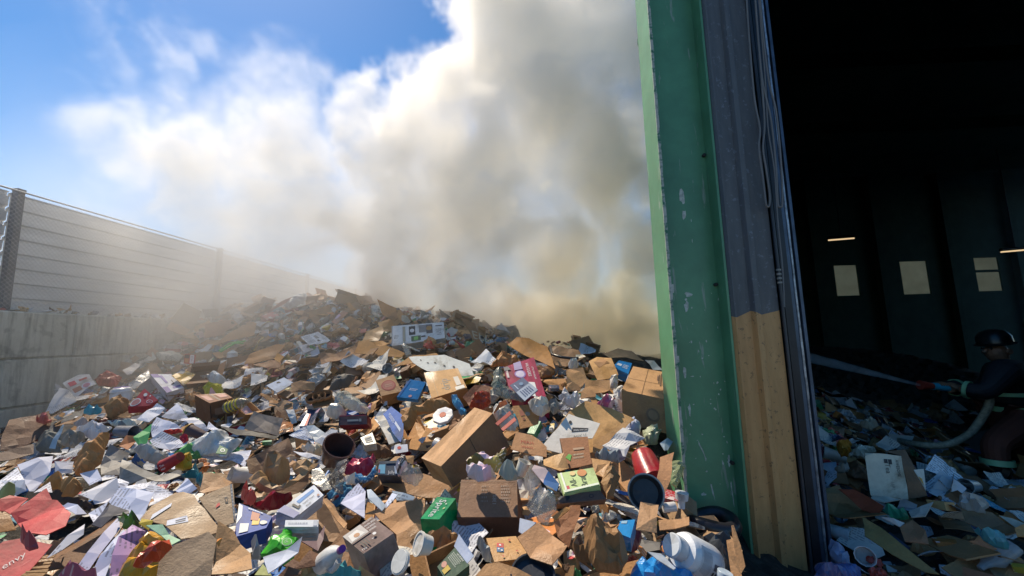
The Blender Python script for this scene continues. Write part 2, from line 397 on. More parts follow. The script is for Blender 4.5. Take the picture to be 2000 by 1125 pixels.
# jamb: folded sheet with ribs, grey above and tan below
def jprof():
    q = [(1433,0),(1438,-.03),(1441,-.03),(1444,0),(1473,0),(1478,-.035),(1488,-.035),(1494,0),(1530,0),(1534,.06)]
    return [(X(p), YB+.02+d) for p, d in q]
jp = jprof()
def jamb(z0, z1, cuts=1):
    g = G()
    for a, b in zip(jp[:-1], jp[1:]):
        for off, rev in ((0, 0), (.004, 1)):
            v = [(a[0], a[1]+off, z0), (b[0], b[1]+off, z0), (b[0], b[1]+off, z1), (a[0], a[1]+off, z1)]
            g.add(v, [(0,1,2,3)] if not rev else [(3,2,1,0)], W0)
    return g
def m_jamb(name, c1, c2, chip):
    def f(t, b):
        g_ = N(t, 'ShaderNodeNewGeometry').outputs['Position']
        mp = N(t, 'ShaderNodeMapping', i_Scale=(9, 9, 1.6)); L(t, g_, mp.inputs[0])
        n1 = noise(t, mp.outputs[0], 2, 6, .7).outputs[0]; n2 = noise(t, g_, 26, 5, .7).outputs[0]
        c = ramp(t, n1, [(.35, c1), (.65, c2)])
        c = mixc(t, 'MIX', ramp(t, n2, [(.6, 0), (.64, .65)]), c, chip)
        L(t, c, b.inputs['Base Color']); b.inputs['Roughness'].default_value = .5; bump(t, b, n2, .15, .01)
    return mat(name, f)
zs = 1.73
part('jamb_upper', jamb(zb, zt), m_jamb('grey_paint', (.085,.09,.098), (.12,.125,.13), (.2,.22,.26)))
jl = G(); rr = G()
j2 = jamb(zb, zs); j2.v = [(x, y-.0025, z+(0 if z < 1 else .02*math.sin(x*37)+.03*(x-1.6)/.35)) for x, y, z in j2.v]
part('jamb_lower', j2, m_jamb('tan_paint', (.45,.245,.092), (.57,.32,.125), (.1,.07,.04)))
# door guide rail and conduit
MK = m_solid('black_steel', (.02,.023,.03), .4, .3, .4, 6)
g = G(); xr0, xr1 = X(1541), X(1584)
g.box(((xr0+X(1556))/2, YB+.06, (zb+zt)/2), (X(1556)-xr0, .1, zt-zb), W0); part('guide_rail', g, MK)
g = G(); g.box((X(1562), YB+.055, (zb+zt)/2), (.028, .06, zt-zb), W0); g.box((X(1578), YB+.07, (zb+zt)/2), (.02, .1, zt-zb), W0); part('guide_channel', g, m_solid('steel_blue_grey', (.07,.1,.15), .4, .4, .5, 5))  # blue-grey colour carries the blue highlight of the black track
g = G(); zz = 0
while zz < 5.2:
    h = random.uniform(.05, .2)
    if random.random() < .93: g.box((X(1568)+random.uniform(-.001,.001), YB+.03, zz+h/2), (.011+random.random()*.004, .02, h), W0)
    zz += h
tag(part('rail_highlight', g, m_solid('highlight_grey', (.33,.36,.4), .35, .5, .7, 14)), kind='stuff')  # pale broken strip: the highlight on the rail put into its colour
g = G(); g.tube([(X(1534), YB+.0, z) for z in (zb, 2, 4, zt)], .011, (.1,.1,.1), 8); part('conduit', g, m_solid('conduit_dark', (.035,.04,.05), .4))
g = G()
for k in range(4): g.tube([(X(1534), YB, 1.93+k*.03), (X(1534), YB, 1.942+k*.03)], .0155, (.5,.5,.45), 8)
part('conduit_clip', g, m_solid('clip_cream', (.35,.34,.3)))
# hanging cables in front of the jamb
MCB = m_solid('cable_grey', (.17,.165,.16), .6)
def cable(pts, r, label):
    g = G(); P = [at(x, y, YB-.06) for x, y in pts]; Q = []
    for i in range(len(P)-1):
        p0, p1, p2, p3 = P[max(i-1,0)], P[i], P[i+1], P[min(i+2, len(P)-1)]
        for k in range(6):
            t = k/6; Q.append(.5*((2*p1)+(p2-p0)*t+(2*p0-5*p1+4*p2-p3)*t*t+(3*p1-p0-3*p2+p3)*t**3))
    Q.append(P[-1]); g.tube(Q, r, (.2,.2,.2), 8); loc = tuple(P[-1])
    tag(g.build('hanging_cable', MCB, loc=loc), label, 'cable')
cable([(1452,-130),(1458,0),(1472,180),(1484,250),(1482,290),(1490,350),(1496,398),(1502,402),(1503,380),(1496,330),(1490,290),(1493,250),(1490,190),(1475,0),(1468,-130)], .007, 'left cable loop, narrow and kinked, of the grey bundle hanging beside the door jamb')
cable([(1465,-130),(1475,0),(1488,150),(1505,230),(1515,320),(1519,395),(1524,404),(1528,395),(1526,330),(1516,220),(1500,150),(1484,0),(1476,-130)], .007, 'right cable loop, wider and smooth, of the grey bundle hanging beside the door jamb')
cable([(1474,-130),(1482,0),(1494,150),(1500,250),(1512,330),(1519,430),(1528,520),(1532,600)], .005, 'thin dark cable running on down the jamb below the looped ends')
YW_ = 14.0
# walls, roof, lintel
th = R(27); WL = [(x0+.03, YB+.29), (x0+.03+math.tan(th)*(14-YB-.29), 14.0)]
def quadwall(name, a, b, z0, z1, m, t=.12):
    g = G(); d = Vector((b[0]-a[0], b[1]-a[1], 0)); n = Vector((-d.y, d.x, 0)).normalized()*t
    A = [Vector((a[0], a[1], z0)), Vector((b[0], b[1], z0)), Vector((b[0], b[1], z1)), Vector((a[0], a[1], z1))]
    g.hexa(A, [p-n for p in A], W0); return part(name, g, m)
MI = m_solid('dark_green_cladding', (.07,.15,.11), .7, 0, .3, 2)
quadwall('side_wall', WL[0], WL[1], -.02, zt, MI)
quadwall('unseen_far_wall', (22, 5.0), (22, 2.8), -.02, zt, MI)  # unseen wall cut short, its added opening lets side daylight in
g = G(); g.box(((X(1584)+22)/2+.01, YB+.1, 5.8), (22-X(1584), .12, 2.5), W0); part('lintel', g, MG)  # lower edge brought down just out of view to darken the interior
quadwall('unseen_front_wall', (4.15, YB+.18), (22, YB+.18), -.02, 4.56, MI)  # unseen wall, reaches to just outside the view to keep the interior dark
g = G(); rf = [(x0-.1, YB-.1), (22.4, YB-.1), (22.4, 14.4), (WL[1][0]-.3, 14.4)]
g.hexa([(x, y, zt+.01) for x, y in rf], [(x, y, zt+.15) for x, y in rf], W0); part('roof', g, MI)
for k, (yy, zz_) in enumerate(((4.6, 6.72), (7.2, 6.72), (9.8, 6.72), (12.4, 6.72))):
    g = G(); xa = x0+.1+(yy-YB)*math.tan(th)+.2; g.box(((xa+21.8)/2, yy, zz_), (21.8-xa, .02, .34), W0); g.box(((xa+21.8)/2, yy, zz_-.18), (21.8-xa, .18, .02), W0); part('roof_beam', g, MI)
for xx in [at(q_, 560, YW_).x for q_ in (1590, 1716, 1854, 1985, 2120)]:
    g = G(); g.box((xx, YW_-.16, zt/2), (.16, .2, zt-.05), W0); part('wall_post', g, MI)
# back wall with three window openings
YW = 14.0
wins = [[(1632,516),(1672,580)], [(1762,508),(1808,577)], [(1900,501),(1946,527)], [(1906,532),(1952,571)]]
R_ = [(at(a[0], b[1], YW), at(b[0], a[1], YW)) for a, b in wins]
xs = sorted(set([WL[1][0], 22.0]+[round(q[0].x,3) for q in R_[:3]]+[round(q[1].x,3) for q in R_[:3]]))
xs = [WL[1][0]]
spans = []
for k in range(3):
    a, b = R_[k]; lo = min(a.z, R_[3][0].z) if k == 2 else a.z; spans.append((a.x, (max(b.x, R_[3][1].x) if k == 2 else b.x), lo, b.z))
g = G(); xc = WL[1][0]
for (a, b, lo, hi) in spans:
    g.box(((xc+a)/2, YW, zt/2), (a-xc, .1, zt), W0); g.box(((a+b)/2, YW, lo/2), (b-a-.001, .1, lo), W0); g.box(((a+b)/2, YW, (hi+zt)/2), (b-a-.001, .1, zt-hi), W0); xc = b
g.box(((xc+22)/2, YW, zt/2), (22-xc, .1, zt), W0); part('back_wall', g, MI)
MT = m_solid('dirty_pane', (.3,.26,.19), .5)
def m_pane(t, b):
    t.nodes.remove(b); o = t.nodes['Material Output']; tr = N(t, 'ShaderNodeBsdfTranslucent')
    g_ = N(t, 'ShaderNodeNewGeometry').outputs['Position']; n1 = noise(t, g_, 2.5, 4).outputs[0]
    L(t, ramp(t, n1, [(.3, (.7,.54,.36)), (.7, (.8,.63,.43))]), tr.inputs[0]); L(t, tr.outputs[0], o.inputs[0])
MPN = mat('yellowed_pane', m_pane)
for k, (a, b, lo, hi) in enumerate(spans):
    w_ = G(); e = .03
    for (cx, cz, sx, sz) in ((a+e/2, (lo+hi)/2, e, hi-lo), (b-e/2, (lo+hi)/2, e, hi-lo), ((a+b)/2, lo+e/2, b-a-2*e, e), ((a+b)/2, hi-e/2, b-a-2*e, e)):
        w_.box((cx, YW-.02, cz), (sx, .06, sz), W0)
    if k == 2: w_.box(((a+b)/2, YW-.02, (R_[2][0].z+R_[3][1].z)/2), (b-a-2*e, .06, .08), W0)
    wo = part('window', w_, MI)
    g = G(); g.box(((a+b)/2, YW, (lo+hi)/2), (b-a-.01, .008, hi-lo-.01), W0); part('pane', g, MPN, wo)
# dim strip lamps under the roof
ML = m_solid('lamp_tube', (.5,.45,.35), .4, emit=((1., .72, .4), .5))
for (a, b, lab) in (((1618,468),(1668,464),'dim warm strip lamp above the leftmost window inside the warehouse'), ((1955,491),(2012,486),'dim warm strip lamp above the rightmost window at the photo edge')):
    P, Q = at(a[0], a[1], 12.), at(b[0], b[1], 12.); lo = (P+Q)/2
    t_ = empty('strip_lamp', lo, lab, 'lamp')
    g = G(); g.tube([P+Vector((0,0,.045))-lo, Q+Vector((0,0,.045))-lo], .05, W0, 6); g.build('lamp_housing', MK, t_)
    g = G(); g.tube([P-lo-Vector((0,0,.02)), Q-lo-Vector((0,0,.02))], .022, W0, 8); g.build('lamp_tube', ML, t_)
    g = G(); g.tube([Vector((0,0,.09)), Vector((0,0,zt-lo.z))], .012, W0, 6); g.build('hanger', MK, t_)
# short green downpipe box half hidden in the smoke beside the column
a, b = at(1256,54,4.6), at(1292,292,4.6)
g = G(); g.box(((a.x+b.x)/2, 4.7, (a.z+b.z)/2), (b.x-a.x, .2, a.z-b.z), W0); g.box(((a.x+b.x)/2, 4.68, a.z-.04), (b.x-a.x+.03, .26, .08), W0)
g.box(((b.x+2.35)/2+.05, 4.7, a.z-.3), (2.35-b.x+.3, .1, .1), W0)
part('rain_box', g, MG)

# thin smoke hanging inside the warehouse
mh = bpy.data.materials.new('indoor_haze'); mh.use_nodes = True; ht = mh.node_tree; ht.nodes.remove(ht.nodes['Principled BSDF'])
hv_ = ht.nodes.new('ShaderNodeVolumePrincipled'); hv_.inputs['Color'].default_value = (.85,.93,1,1); hv_.inputs['Density'].default_value = .045
L(ht, hv_.outputs[0], ht.nodes['Material Output'].inputs['Volume'])
g = G(); bx = [(X(1600)+.05, YB+.35), (15, YB+.35), (15, 13.8), (WL[1][0]+.5, 13.8)]
g.hexa([(x, y, -.015) for x, y in bx], [(x, y, 6.9) for x, y in bx], W0); tag(g.build('indoor_haze', mh), kind='stuff')
# ================================================================ smoke: one density grid of billows, worked out here and turned into a volume
def smoke():
    mn = np.array([-11., 3.2, .6]); mx = np.array([4.8, 12.2, 11.4]); n = np.array([208, 120, 144])
    ax = [mn[i]+(np.arange(n[i])+.5)/n[i]*(mx[i]-mn[i]) for i in range(3)]
    Xg, Yg, Zg = np.meshgrid(*ax, indexing='ij')
    rs = np.random.RandomState(11)
    def lat(c):    # value noise with cubic-ish smoothing, c cells per metre
        dims = [int((mx[i]-mn[i])*c)+4 for i in range(3)]
        a = rs.rand(*dims).astype(np.float32); out = a
        for i in range(3):
            f = (ax[i]-mn[i])*c+.5; k = f.astype(int); t = f-k; t = t*t*(3-2*t)
            sh = [1,1,1]; sh[i] = -1; t = t.reshape(sh).astype(np.float32)
            out = np.take(out, k, i)*(1-t)+np.take(out, k+1, i)*t
        return out*2-1
    f1, f2, f3, f4, f5 = lat(.45), lat(1.), lat(2.1), lat(4.2), lat(8.)
    bil = .45*f2+.75*(np.abs(f3)-.35)+.5*(np.abs(f4)-.35)+.32*(np.abs(f5)-.35)+.35*f1
    def field(blobs):
        F = np.full(Xg.shape, -1., np.float32)
        for (px, py, Y, r) in blobs:
            c = at(px, py, Y); rr = r*Y/FPX
            d = np.sqrt((Xg-c.x)**2+((Yg-c.y)*1.45)**2+(Zg-c.z)**2)
            F = np.maximum(F, 1-d/rr)
        return F
    dense = [(1090,-40,7.4,215),(1150,140,7.2,190),(1010,60,7.6,120),(985,230,7.4,165),(900,190,7.6,90),(1130,300,7.2,170),(850,290,7.5,150),(760,330,7.6,130),(715,215,7.8,75),(700,165,7.9,45),
             (1000,400,7.2,150),(860,430,7.5,130),(720,430,7.8,110),(1180,420,7.4,95),(1080,520,7.0,100),(960,540,7.2,110),(820,540,7.6,95),(720,540,8.2,70),(1200,560,7.2,80),
             (1060,620,6.9,75),(1150,610,6.8,85),(1130,660,6.5,50),(1190,650,6.6,45),(1000,610,7.0,70),(900,590,7.3,55),(1240,610,7.3,60),(1100,650,8.6,95),(1210,650,8.6,95),(1000,650,8.4,70),(1285,290,7,85),(1285,140,7,95),(1290,20,7,95),(1292,520,7,75),(1225,480,6.9,75),(1180,520,7.2,70),(1290,470,6.3,55),(1290,570,6.2,60),(1290,380,6.6,50),(1295,630,6.4,40),(1270,200,7.4,70),(1260,350,7.3,70),(1265,470,7.2,65),(1120,480,7.3,90),(850,620,7.9,60),(780,600,8.2,50),(1000,660,7.2,50),(1090,670,6.9,45),(1250,660,6.9,50),(920,630,7.6,55),(1180,640,9.5,90),(1290,640,9.5,60),(1060,640,9.5,80),(960,630,9,70),(690,470,8.,70),(1230,80,7.6,130),(1230,250,7.8,90)]
    thin = [(600,350,8.,190),(450,300,8.2,170),(330,290,8.4,150),(230,240,8.6,130),(560,190,8.4,120),(430,430,8.,130),(560,500,8.2,90),(680,500,8.,120),(330,110,9,100),(130,140,9,150),(60,20,9,110),
            (250,480,7.6,150),(1180,330,7.6,190),(1240,500,7.6,120),(150,560,6.,130),(420,540,7.4,90),(330,640,6.4,60),(1240,640,6.,40)]
    mid = [(560,300,8.,120),(690,330,8.,100),(560,450,8.2,90),(360,300,8.4,100),(1235,420,7.,70),(620,380,8.,140),(520,400,8.,110),(640,480,8.,90),(470,310,8.,100),(380,380,8.,90),(600,240,8.2,80)]
    Fm = field(mid)+bil*.55
    Fd = field(dense)+bil*.45+.13
    Ft = field(thin)+bil*.6
    sm = lambda x, a, b: (lambda t: t*t*(3-2*t))(np.clip((x-a)/(b-a), 0, 1))
    D = sm(Fd, .0, .3)*2.5*(.4+.6*sm(f2+f3*.6, -.5, .7)) + sm(Ft, -.1, .9)*.5*(.35+1.1*sm(f3+.8*f4, -.4, .8)) + sm(Fm, -.1, .75)*.95
    I, J, Q = np.meshgrid(*[np.arange(k) for k in n], indexing='ij')
    w1, w2, w3 = lat(.9), lat(.9), lat(.9); v1, v2, v3 = lat(2.6), lat(2.6), lat(2.6)
    D = D[np.clip((I+w1*5+v1*2.6).round().astype(int), 0, n[0]-1), np.clip((J+w2*5+v2*2.6).round().astype(int), 0, n[1]-1), np.clip((Q+w3*5+v3*2.6).round().astype(int), 0, n[2]-1)]
    hz = np.exp(-((Xg+5.6)/3.6)**2)*sm(Yg, 3.3, 6.)*np.exp(-np.maximum(Zg-3.3, 0)/1.0)*.26*(1+.7*f2)
    D = D+hz+.045*sm(Yg, 3.8, 7.)*np.exp(-np.maximum(Zg-2.4, 0)/.9)
    D *= 1-sm(Xg+.0*Yg, 1.1+.42*(Yg-2.8)-.12, 1.1+.42*(Yg-2.8)+.1)      # stays outside the warehouse wall
    for i in range(3):
        e = np.minimum(ax[i]-mn[i], mx[i]-ax[i])/(.6); sh = [1,1,1]; sh[i] = -1
        if i == 2: e = np.minimum((mx[2]-ax[2])/.9, (ax[2]-mn[2])/.3)
        D *= np.clip(e, 0, 1).reshape(sh)
    D = np.where(D < .012, 0, D)
    nv = int(n.prod())
    me = bpy.data.meshes.new('smoke'); me.vertices.add(nv)
    me.vertices.foreach_set('co', np.stack([Xg, Yg, Zg], -1).astype(np.float32).ravel())
    a = me.attributes.new('dens', 'FLOAT', 'POINT'); a.data.foreach_set('value', D.astype(np.float32).ravel())
    o = link(bpy.data.objects.new('smoke', me)); tag(o, kind='stuff')
    t = bpy.data.node_groups.new('smoke_volume', 'GeometryNodeTree')
    t.interface.new_socket('Geometry', in_out='INPUT', socket_type='NodeSocketGeometry'); t.interface.new_socket('Geometry', in_out='OUTPUT', socket_type='NodeSocketGeometry')
    gi, go = t.nodes.new('NodeGroupInput'), t.nodes.new('NodeGroupOutput')
    vc = t.nodes.new('GeometryNodeVolumeCube')
    vc.inputs['Min'].default_value = mn; vc.inputs['Max'].default_value = mx
    for k, q in zip('XYZ', n): vc.inputs['Resolution '+k].default_value = int(q)
    pos = t.nodes.new('GeometryNodeInputPosition')
    s1 = t.nodes.new('ShaderNodeVectorMath'); s1.operation = 'SUBTRACT'; s1.inputs[1].default_value = mn
    s2 = t.nodes.new('ShaderNodeVectorMath'); s2.operation = 'MULTIPLY'; s2.inputs[1].default_value = (n-1)/(mx-mn)
    s2b = t.nodes.new('ShaderNodeVectorMath'); s2b.operation = 'ADD'; s2b.inputs[1].default_value = (.5,.5,.5)
    s3 = t.nodes.new('ShaderNodeVectorMath'); s3.operation = 'FLOOR'
    s4 = t.nodes.new('ShaderNodeVectorMath'); s4.operation = 'DOT_PRODUCT'; s4.inputs[1].default_value = (float(n[1]*n[2]), float(n[2]), 1.)
    L(t, pos.outputs[0], s1.inputs[0]); L(t, s1.outputs[0], s2.inputs[0]); L(t, s2.outputs[0], s2b.inputs[0]); L(t, s2b.outputs[0], s3.inputs[0]); L(t, s3.outputs[0], s4.inputs[0])
    si = t.nodes.new('GeometryNodeSampleIndex'); si.data_type = 'FLOAT'; si.clamp = True
    na = t.nodes.new('GeometryNodeInputNamedAttribute'); na.data_type = 'FLOAT'; na.inputs[0].default_value = 'dens'
    L(t, gi.outputs[0], si.inputs[0]); L(t, na.outputs[0], si.inputs['Value']); L(t, s4.outputs['Value'], si.inputs['Index'])
    L(t, si.outputs[0], vc.inputs['Density'])
    m = bpy.data.materials.new('smoke'); m.use_nodes = True; mt = m.node_tree; mt.nodes.remove(mt.nodes['Principled BSDF'])
    pv = mt.nodes.new('ShaderNodeVolumePrincipled'); pv.inputs['Density'].default_value = 1.0; pv.inputs['Anisotropy'].default_value = .4
    g_ = N(mt, 'ShaderNodeNewGeometry').outputs['Position']; sp = N(mt, 'ShaderNodeSeparateXYZ'); L(mt, g_, sp.inputs[0])
    zz = math_(mt, 'ADD', math_(mt, 'MULTIPLY', sp.outputs[2], .14), math_(mt, 'MULTIPLY', sp.outputs[0], -.13))
    L(mt, ramp(mt, zz, [(.1, (.99,.94,.81)), (.42, (.995,.97,.915)), (.95, (.985,.965,.93))]), pv.inputs['Color'])
    L(mt, pv.outputs[0], mt.nodes['Material Output'].inputs['Volume'])
    smn = t.nodes.new('GeometryNodeSetMaterial'); smn.inputs['Material'].default_value = m
    L(t, vc.outputs[0], smn.inputs[0]); L(t, smn.outputs[0], go.inputs[0])
    md = o.modifiers.new('volume', 'NODES'); md.node_group = t
smoke()
# ================================================================ makers for the rubbish
CR = dict(Z=(0,0,1.), A=(0,560,3.75), B=(400,540,3.75), C=(850,540,3.75), D=(0,780,3.26), E=(400,800,3.462), F=(850,800,3.462), J=(1250,760,3.0825), H=(1560,760,3.082))
def px(cr, p): a = CR[cr]; return (a[0]+p[0]/a[2], a[1]+p[1]/a[2])
FOOT = []      # (polygon px, depth) of placed items, keeps loose scraps from poking through
def inpoly(x, y, P):
    c = False; j = len(P)-1
    for i in range(len(P)):
        if (P[i][1] > y) != (P[j][1] > y) and x < (P[j][0]-P[i][0])*(y-P[i][1])/(P[j][1]-P[i][1])+P[i][0]: c = not c
        j = i
    return c
def plane(cr, pts, lift=.12, n=None, tilt=.55):
    """survey points -> points on one real plane resting over the heap"""
    q = [px(cr, p) for p in pts]
    cx, cy_ = sum(p[0] for p in q)/len(q), sum(p[1] for p in q)/len(q)
    o = hit(cx, cy_, lift); d = ray(cx, cy_).normalized()
    if n is None: n = (HN(o.x, o.y)-d*tilt+Vector((random.uniform(-.12,.12), 0, random.uniform(-.1,.1))))
    n = Vector(n).normalized()
    if n.dot(d) > -.12: n = (n-d*.5).normalized()
    W = []
    for p in q:
        r = ray(*p); W.append(CP+r*((o-CP).dot(n)/r.dot(n)))
    FOOT.append((q, o.y))
    return W, n, o
def resample(P, step):
    out = []
    for a, b in zip(P, P[1:]+P[:1]):
        k = max(1, int((b-a).length/step)); out += [a+(b-a)*(i/k) for i in range(k)]
    return out
def patch(W, n, o, step=.06, amp=.008, bulge=0., t=.004, jag=0., fold=None, smooth=False, rnd=0):
    """polygon -> thin solid sheet; amp waves it, bulge domes it, jag tears its outline, rnd gives faceted crumples"""
    W = [Vector(p) for p in W]
    ax = (W[1]-W[0]).normalized(); ax = (ax-n*ax.dot(n)).normalized(); ay = n.cross(ax)
    P = [Vector(((p-o).dot(ax), (p-o).dot(ay))) for p in W]
    size = max((p-q).length for p in P for q in P)
    step = max(step, size/(17 if bulge or rnd else 11)); B = resample(P, step)
    if jag: B = [p+Vector((random.uniform(-jag, jag), random.uniform(-jag, jag))) for p in B]
    nb = len(B); pts = list(B); x0, x1 = min(p.x for p in B), max(p.x for p in B); y0, y1 = min(p.y for p in B), max(p.y for p in B)
    PL = [(p.x, p.y) for p in B]
    y = y0+step*.5; k = 0
    while y < y1:
        x = x0+step*(.5 if k % 2 else .9)
        while x < x1:
            q = Vector((x+random.uniform(-.3,.3)*step, y+random.uniform(-.3,.3)*step))
            if inpoly(q.x, q.y, PL) and min((q-b).length for b in B) > step*.4: pts.append(q)
            x += step
        y += step; k += 1
    r = geometry.delaunay_2d_cdt(pts, [(i, (i+1) % nb) for i in range(nb)], [], 1, 1e-6)
    vs, ed, fs = r[0], r[1], r[2]
    CRW = []
    for q_ in range(6 if (bulge or rnd) else 0):
        an = random.uniform(0, 6.3); wl = size*random.choice((.5,.42,.33,.26,.2,.16)); CRW.append((math.cos(an)/wl, math.sin(an)/wl, random.random(), wl/size*2.2))
    ph = [random.uniform(0, 6.3) for _ in range(6)]; k1 = 3.2/size; a1 = random.uniform(0, 6.3); a2 = a1+random.uniform(1, 2)
    ring = {}
    H_ = []
    for v in vs:
        s = math.sin((v.x*math.cos(a1)+v.y*math.sin(a1))*k1*2+ph[0])*.7+math.sin((v.x*math.cos(a2)+v.y*math.sin(a2))*k1*4.5+ph[1])*.35
        h = amp*s
        if bulge or rnd:
            db = min(((Vector(v)-b).length for b in B)); e = min(db/(size*.22), 1)
            h += bulge*math.sin(e*math.pi/2)*1.0+rnd*(.35+.65*e)*(sum(wa*(2*abs(((v.x*ca+v.y*sa+p_) % 1)*2-1)-1) for ca, sa, p_, wa in CRW)*.75+random.uniform(-.15,.15))
        if fold:
            fx = (v.x*math.cos(fold[0])+v.y*math.sin(fold[0]))-fold[1]*size
            h += abs(fx)*fold[2]
        H_.append(h)
    V = [o+ax*v.x+ay*v.y+n*h for v, h in zip(vs, H_)]
    F = [tuple(f) for f in fs]
    # orient up
    F2 = []
    for f in F:
        a, b, c = vs[f[0]], vs[f[1]], vs[f[2]]
        F2.append(f if (b.x-a.x)*(c.y-a.y)-(b.y-a.y)*(c.x-a.x) > 0 else f[::-1])
    nv = len(V); back = t if not bulge else max(t, bulge*.3)
    V2 = V+[p-n*back for p in V] if not bulge else V+[o+ax*v.x*.93+ay*v.y*.93-n*back for v in vs]
    cnt = {}
    for f in F2:
        for a, b in zip(f, f[1:]+f[:1]): cnt[(a, b)] = 1
    F3 = F2+[tuple(k+nv for k in f[::-1]) for f in F2]
    F3 += [(b, a, a+nv, b+nv) for (a, b) in cnt if (b, a) not in cnt]
    U = [(v.x, v.y) for v in vs]*2
    return V2, F3, U
def shade(c, v=.08):
    k = 1+random.uniform(-v, v); return tuple(min(x*k, .9) for x in c[:3])
TXT = {}
def text_tris(s):
    if s not in TXT:
        cu = bpy.data.curves.new('t', 'FONT'); cu.body = s; cu.resolution_u = 2
        ob = bpy.data.objects.new('t', cu); me = bpy.data.meshes.new_from_object(ob)
        v = [(p.co.x, p.co.y) for p in me.vertices]; f = [tuple(p.vertices) for p in me.polygons]
        bpy.data.objects.remove(ob); bpy.data.curves.remove(cu); bpy.data.meshes.remove(me)
        TXT[s] = (v, f, max([p[0] for p in v] or [1]))
    return TXT[s]
def prints(g, Q, n, L_, off=.0016):
    """flat print on a quad Q (p0 bottom-left, p1 bottom-right, p2 top-right, p3 top-left as read)"""
    Q = [Vector(q) for q in Q]
    Wd = ((Q[1]-Q[0]).length+(Q[2]-Q[3]).length)/2; Ht = ((Q[3]-Q[0]).length+(Q[2]-Q[1]).length)/2
    def P(u, v, k=0):
        return (Q[0]*(1-u)+Q[1]*u)*(1-v)+(Q[3]*(1-u)+Q[2]*u)*v+n*(off+k*.0007)
    for i, e in enumerate(L_):
        if e[0] == 'r':
            _, a, b, c, d, col = e; g.add([P(a,b,i), P(c,b,i), P(c,d,i), P(a,d,i)], [(0,1,2,3)], col)
        elif e[0] == 'c':
            _, u, v, r, col = e; k = 18; g.add([P(u+r*math.cos(j*2*math.pi/k)*Ht/Wd, v+r*math.sin(j*2*math.pi/k), i) for j in range(k)], [tuple(range(k))], col)
        elif e[0] == 'p':
            _, pl, col = e; g.add([P(a, b, i) for a, b in pl], [tuple(range(len(pl)))], col)
        elif e[0] == 'T':     # lettering that runs up the face
            _, u, v, sz, s, col = e[:6]; vs, fs, wmax = text_tris(s); kk = e[6] if len(e) > 6 else 1
            g.add([P(u-y*sz*Ht/Wd, v+x*sz*kk, i) for x, y in vs], fs, col)
        elif e[0] == 'l':     # rows of tiny lettering: u0,v0,u1,v1,rows,col
            _, a, b, c, d, rows, col = e
            for r_ in range(rows):
                v0 = b+(d-b)*(r_+.2)/rows; v1 = b+(d-b)*(r_+.75)/rows; u = a
                end = c-(c-a)*random.uniform(0, .25)
                while u < end:
                    w_ = random.uniform(.02, .07)*min(1, (c-a)*2); g.add([P(u,v0,i), P(min(u+w_,c),v0,i), P(min(u+w_,c),v1,i), P(u,v1,i)], [(0,1,2,3)], col); u += w_+.015
        else:
            _, u, v, sz, s, col = e[:6]; vs, fs, wmax = text_tris(s)
            kx = sz*Ht/Wd*(e[6] if len(e) > 6 else 1); 
            if fs: g.add([P(u+x*kx, v+y*sz, i) for x, y in vs], fs, col)
LAND = []      # landmarks for describing their neighbours
BYS = {}
def reg(o, q, short):
    if short: BYS[short] = o
    if short: LAND.append((short, sum(p[0] for p in q)/len(q), sum(p[1] for p in q)/len(q)))
def sheet(cr, pts, col, name, cat, label, m='card', lift=.12, n=None, tilt=.55, amp=.01, t=.005, jag=.004, fold=None, pr=None, prq=None, short=None, bulge=0, rnd=0, step=.06, smooth=False, prm='ink', poff=None):
    W, nn, o = plane(cr, pts, lift, n, tilt)
    if pr: amp = 0; rnd = 0; fold = None
    V, F, U = patch(W, nn, o, step, amp, bulge, t, jag, fold, smooth, rnd)
    g = G(); g.add(V, F, [shade(col, .04) for _ in F] if not smooth else col, U, smooth)
    loc = tuple(o); q = [px(cr, p) for p in pts]
    if pr:
        r = empty(name, o, label, cat); g.build('body', m, r, loc).location = (0,0,0)
        pg = G(); QW = W
        if prq: QW = [CP+ray(*px(cr, p))*((o-CP).dot(nn)/ray(*px(cr, p)).dot(nn)) for p in prq]
        prints(pg, QW, nn, pr, off=(.0018 if poff is None else poff)+bulge); pg.build('print', prm, r, loc)
        reg(r, q, short); return r
    ob = g.build(name, m, None, loc); tag(ob, label, cat); reg(ob, q, short); return ob
def lump(cr, pts, col, name, cat, label, m='card', bulge=.07, rnd=.022, lift=.08, tilt=.7, short=None, step=.018, smooth=False, **k):
    return sheet(cr, pts, col, name, cat, label, m, lift, None, tilt, .0, .004, .008, None, None, None, short, bulge, rnd, step, smooth)
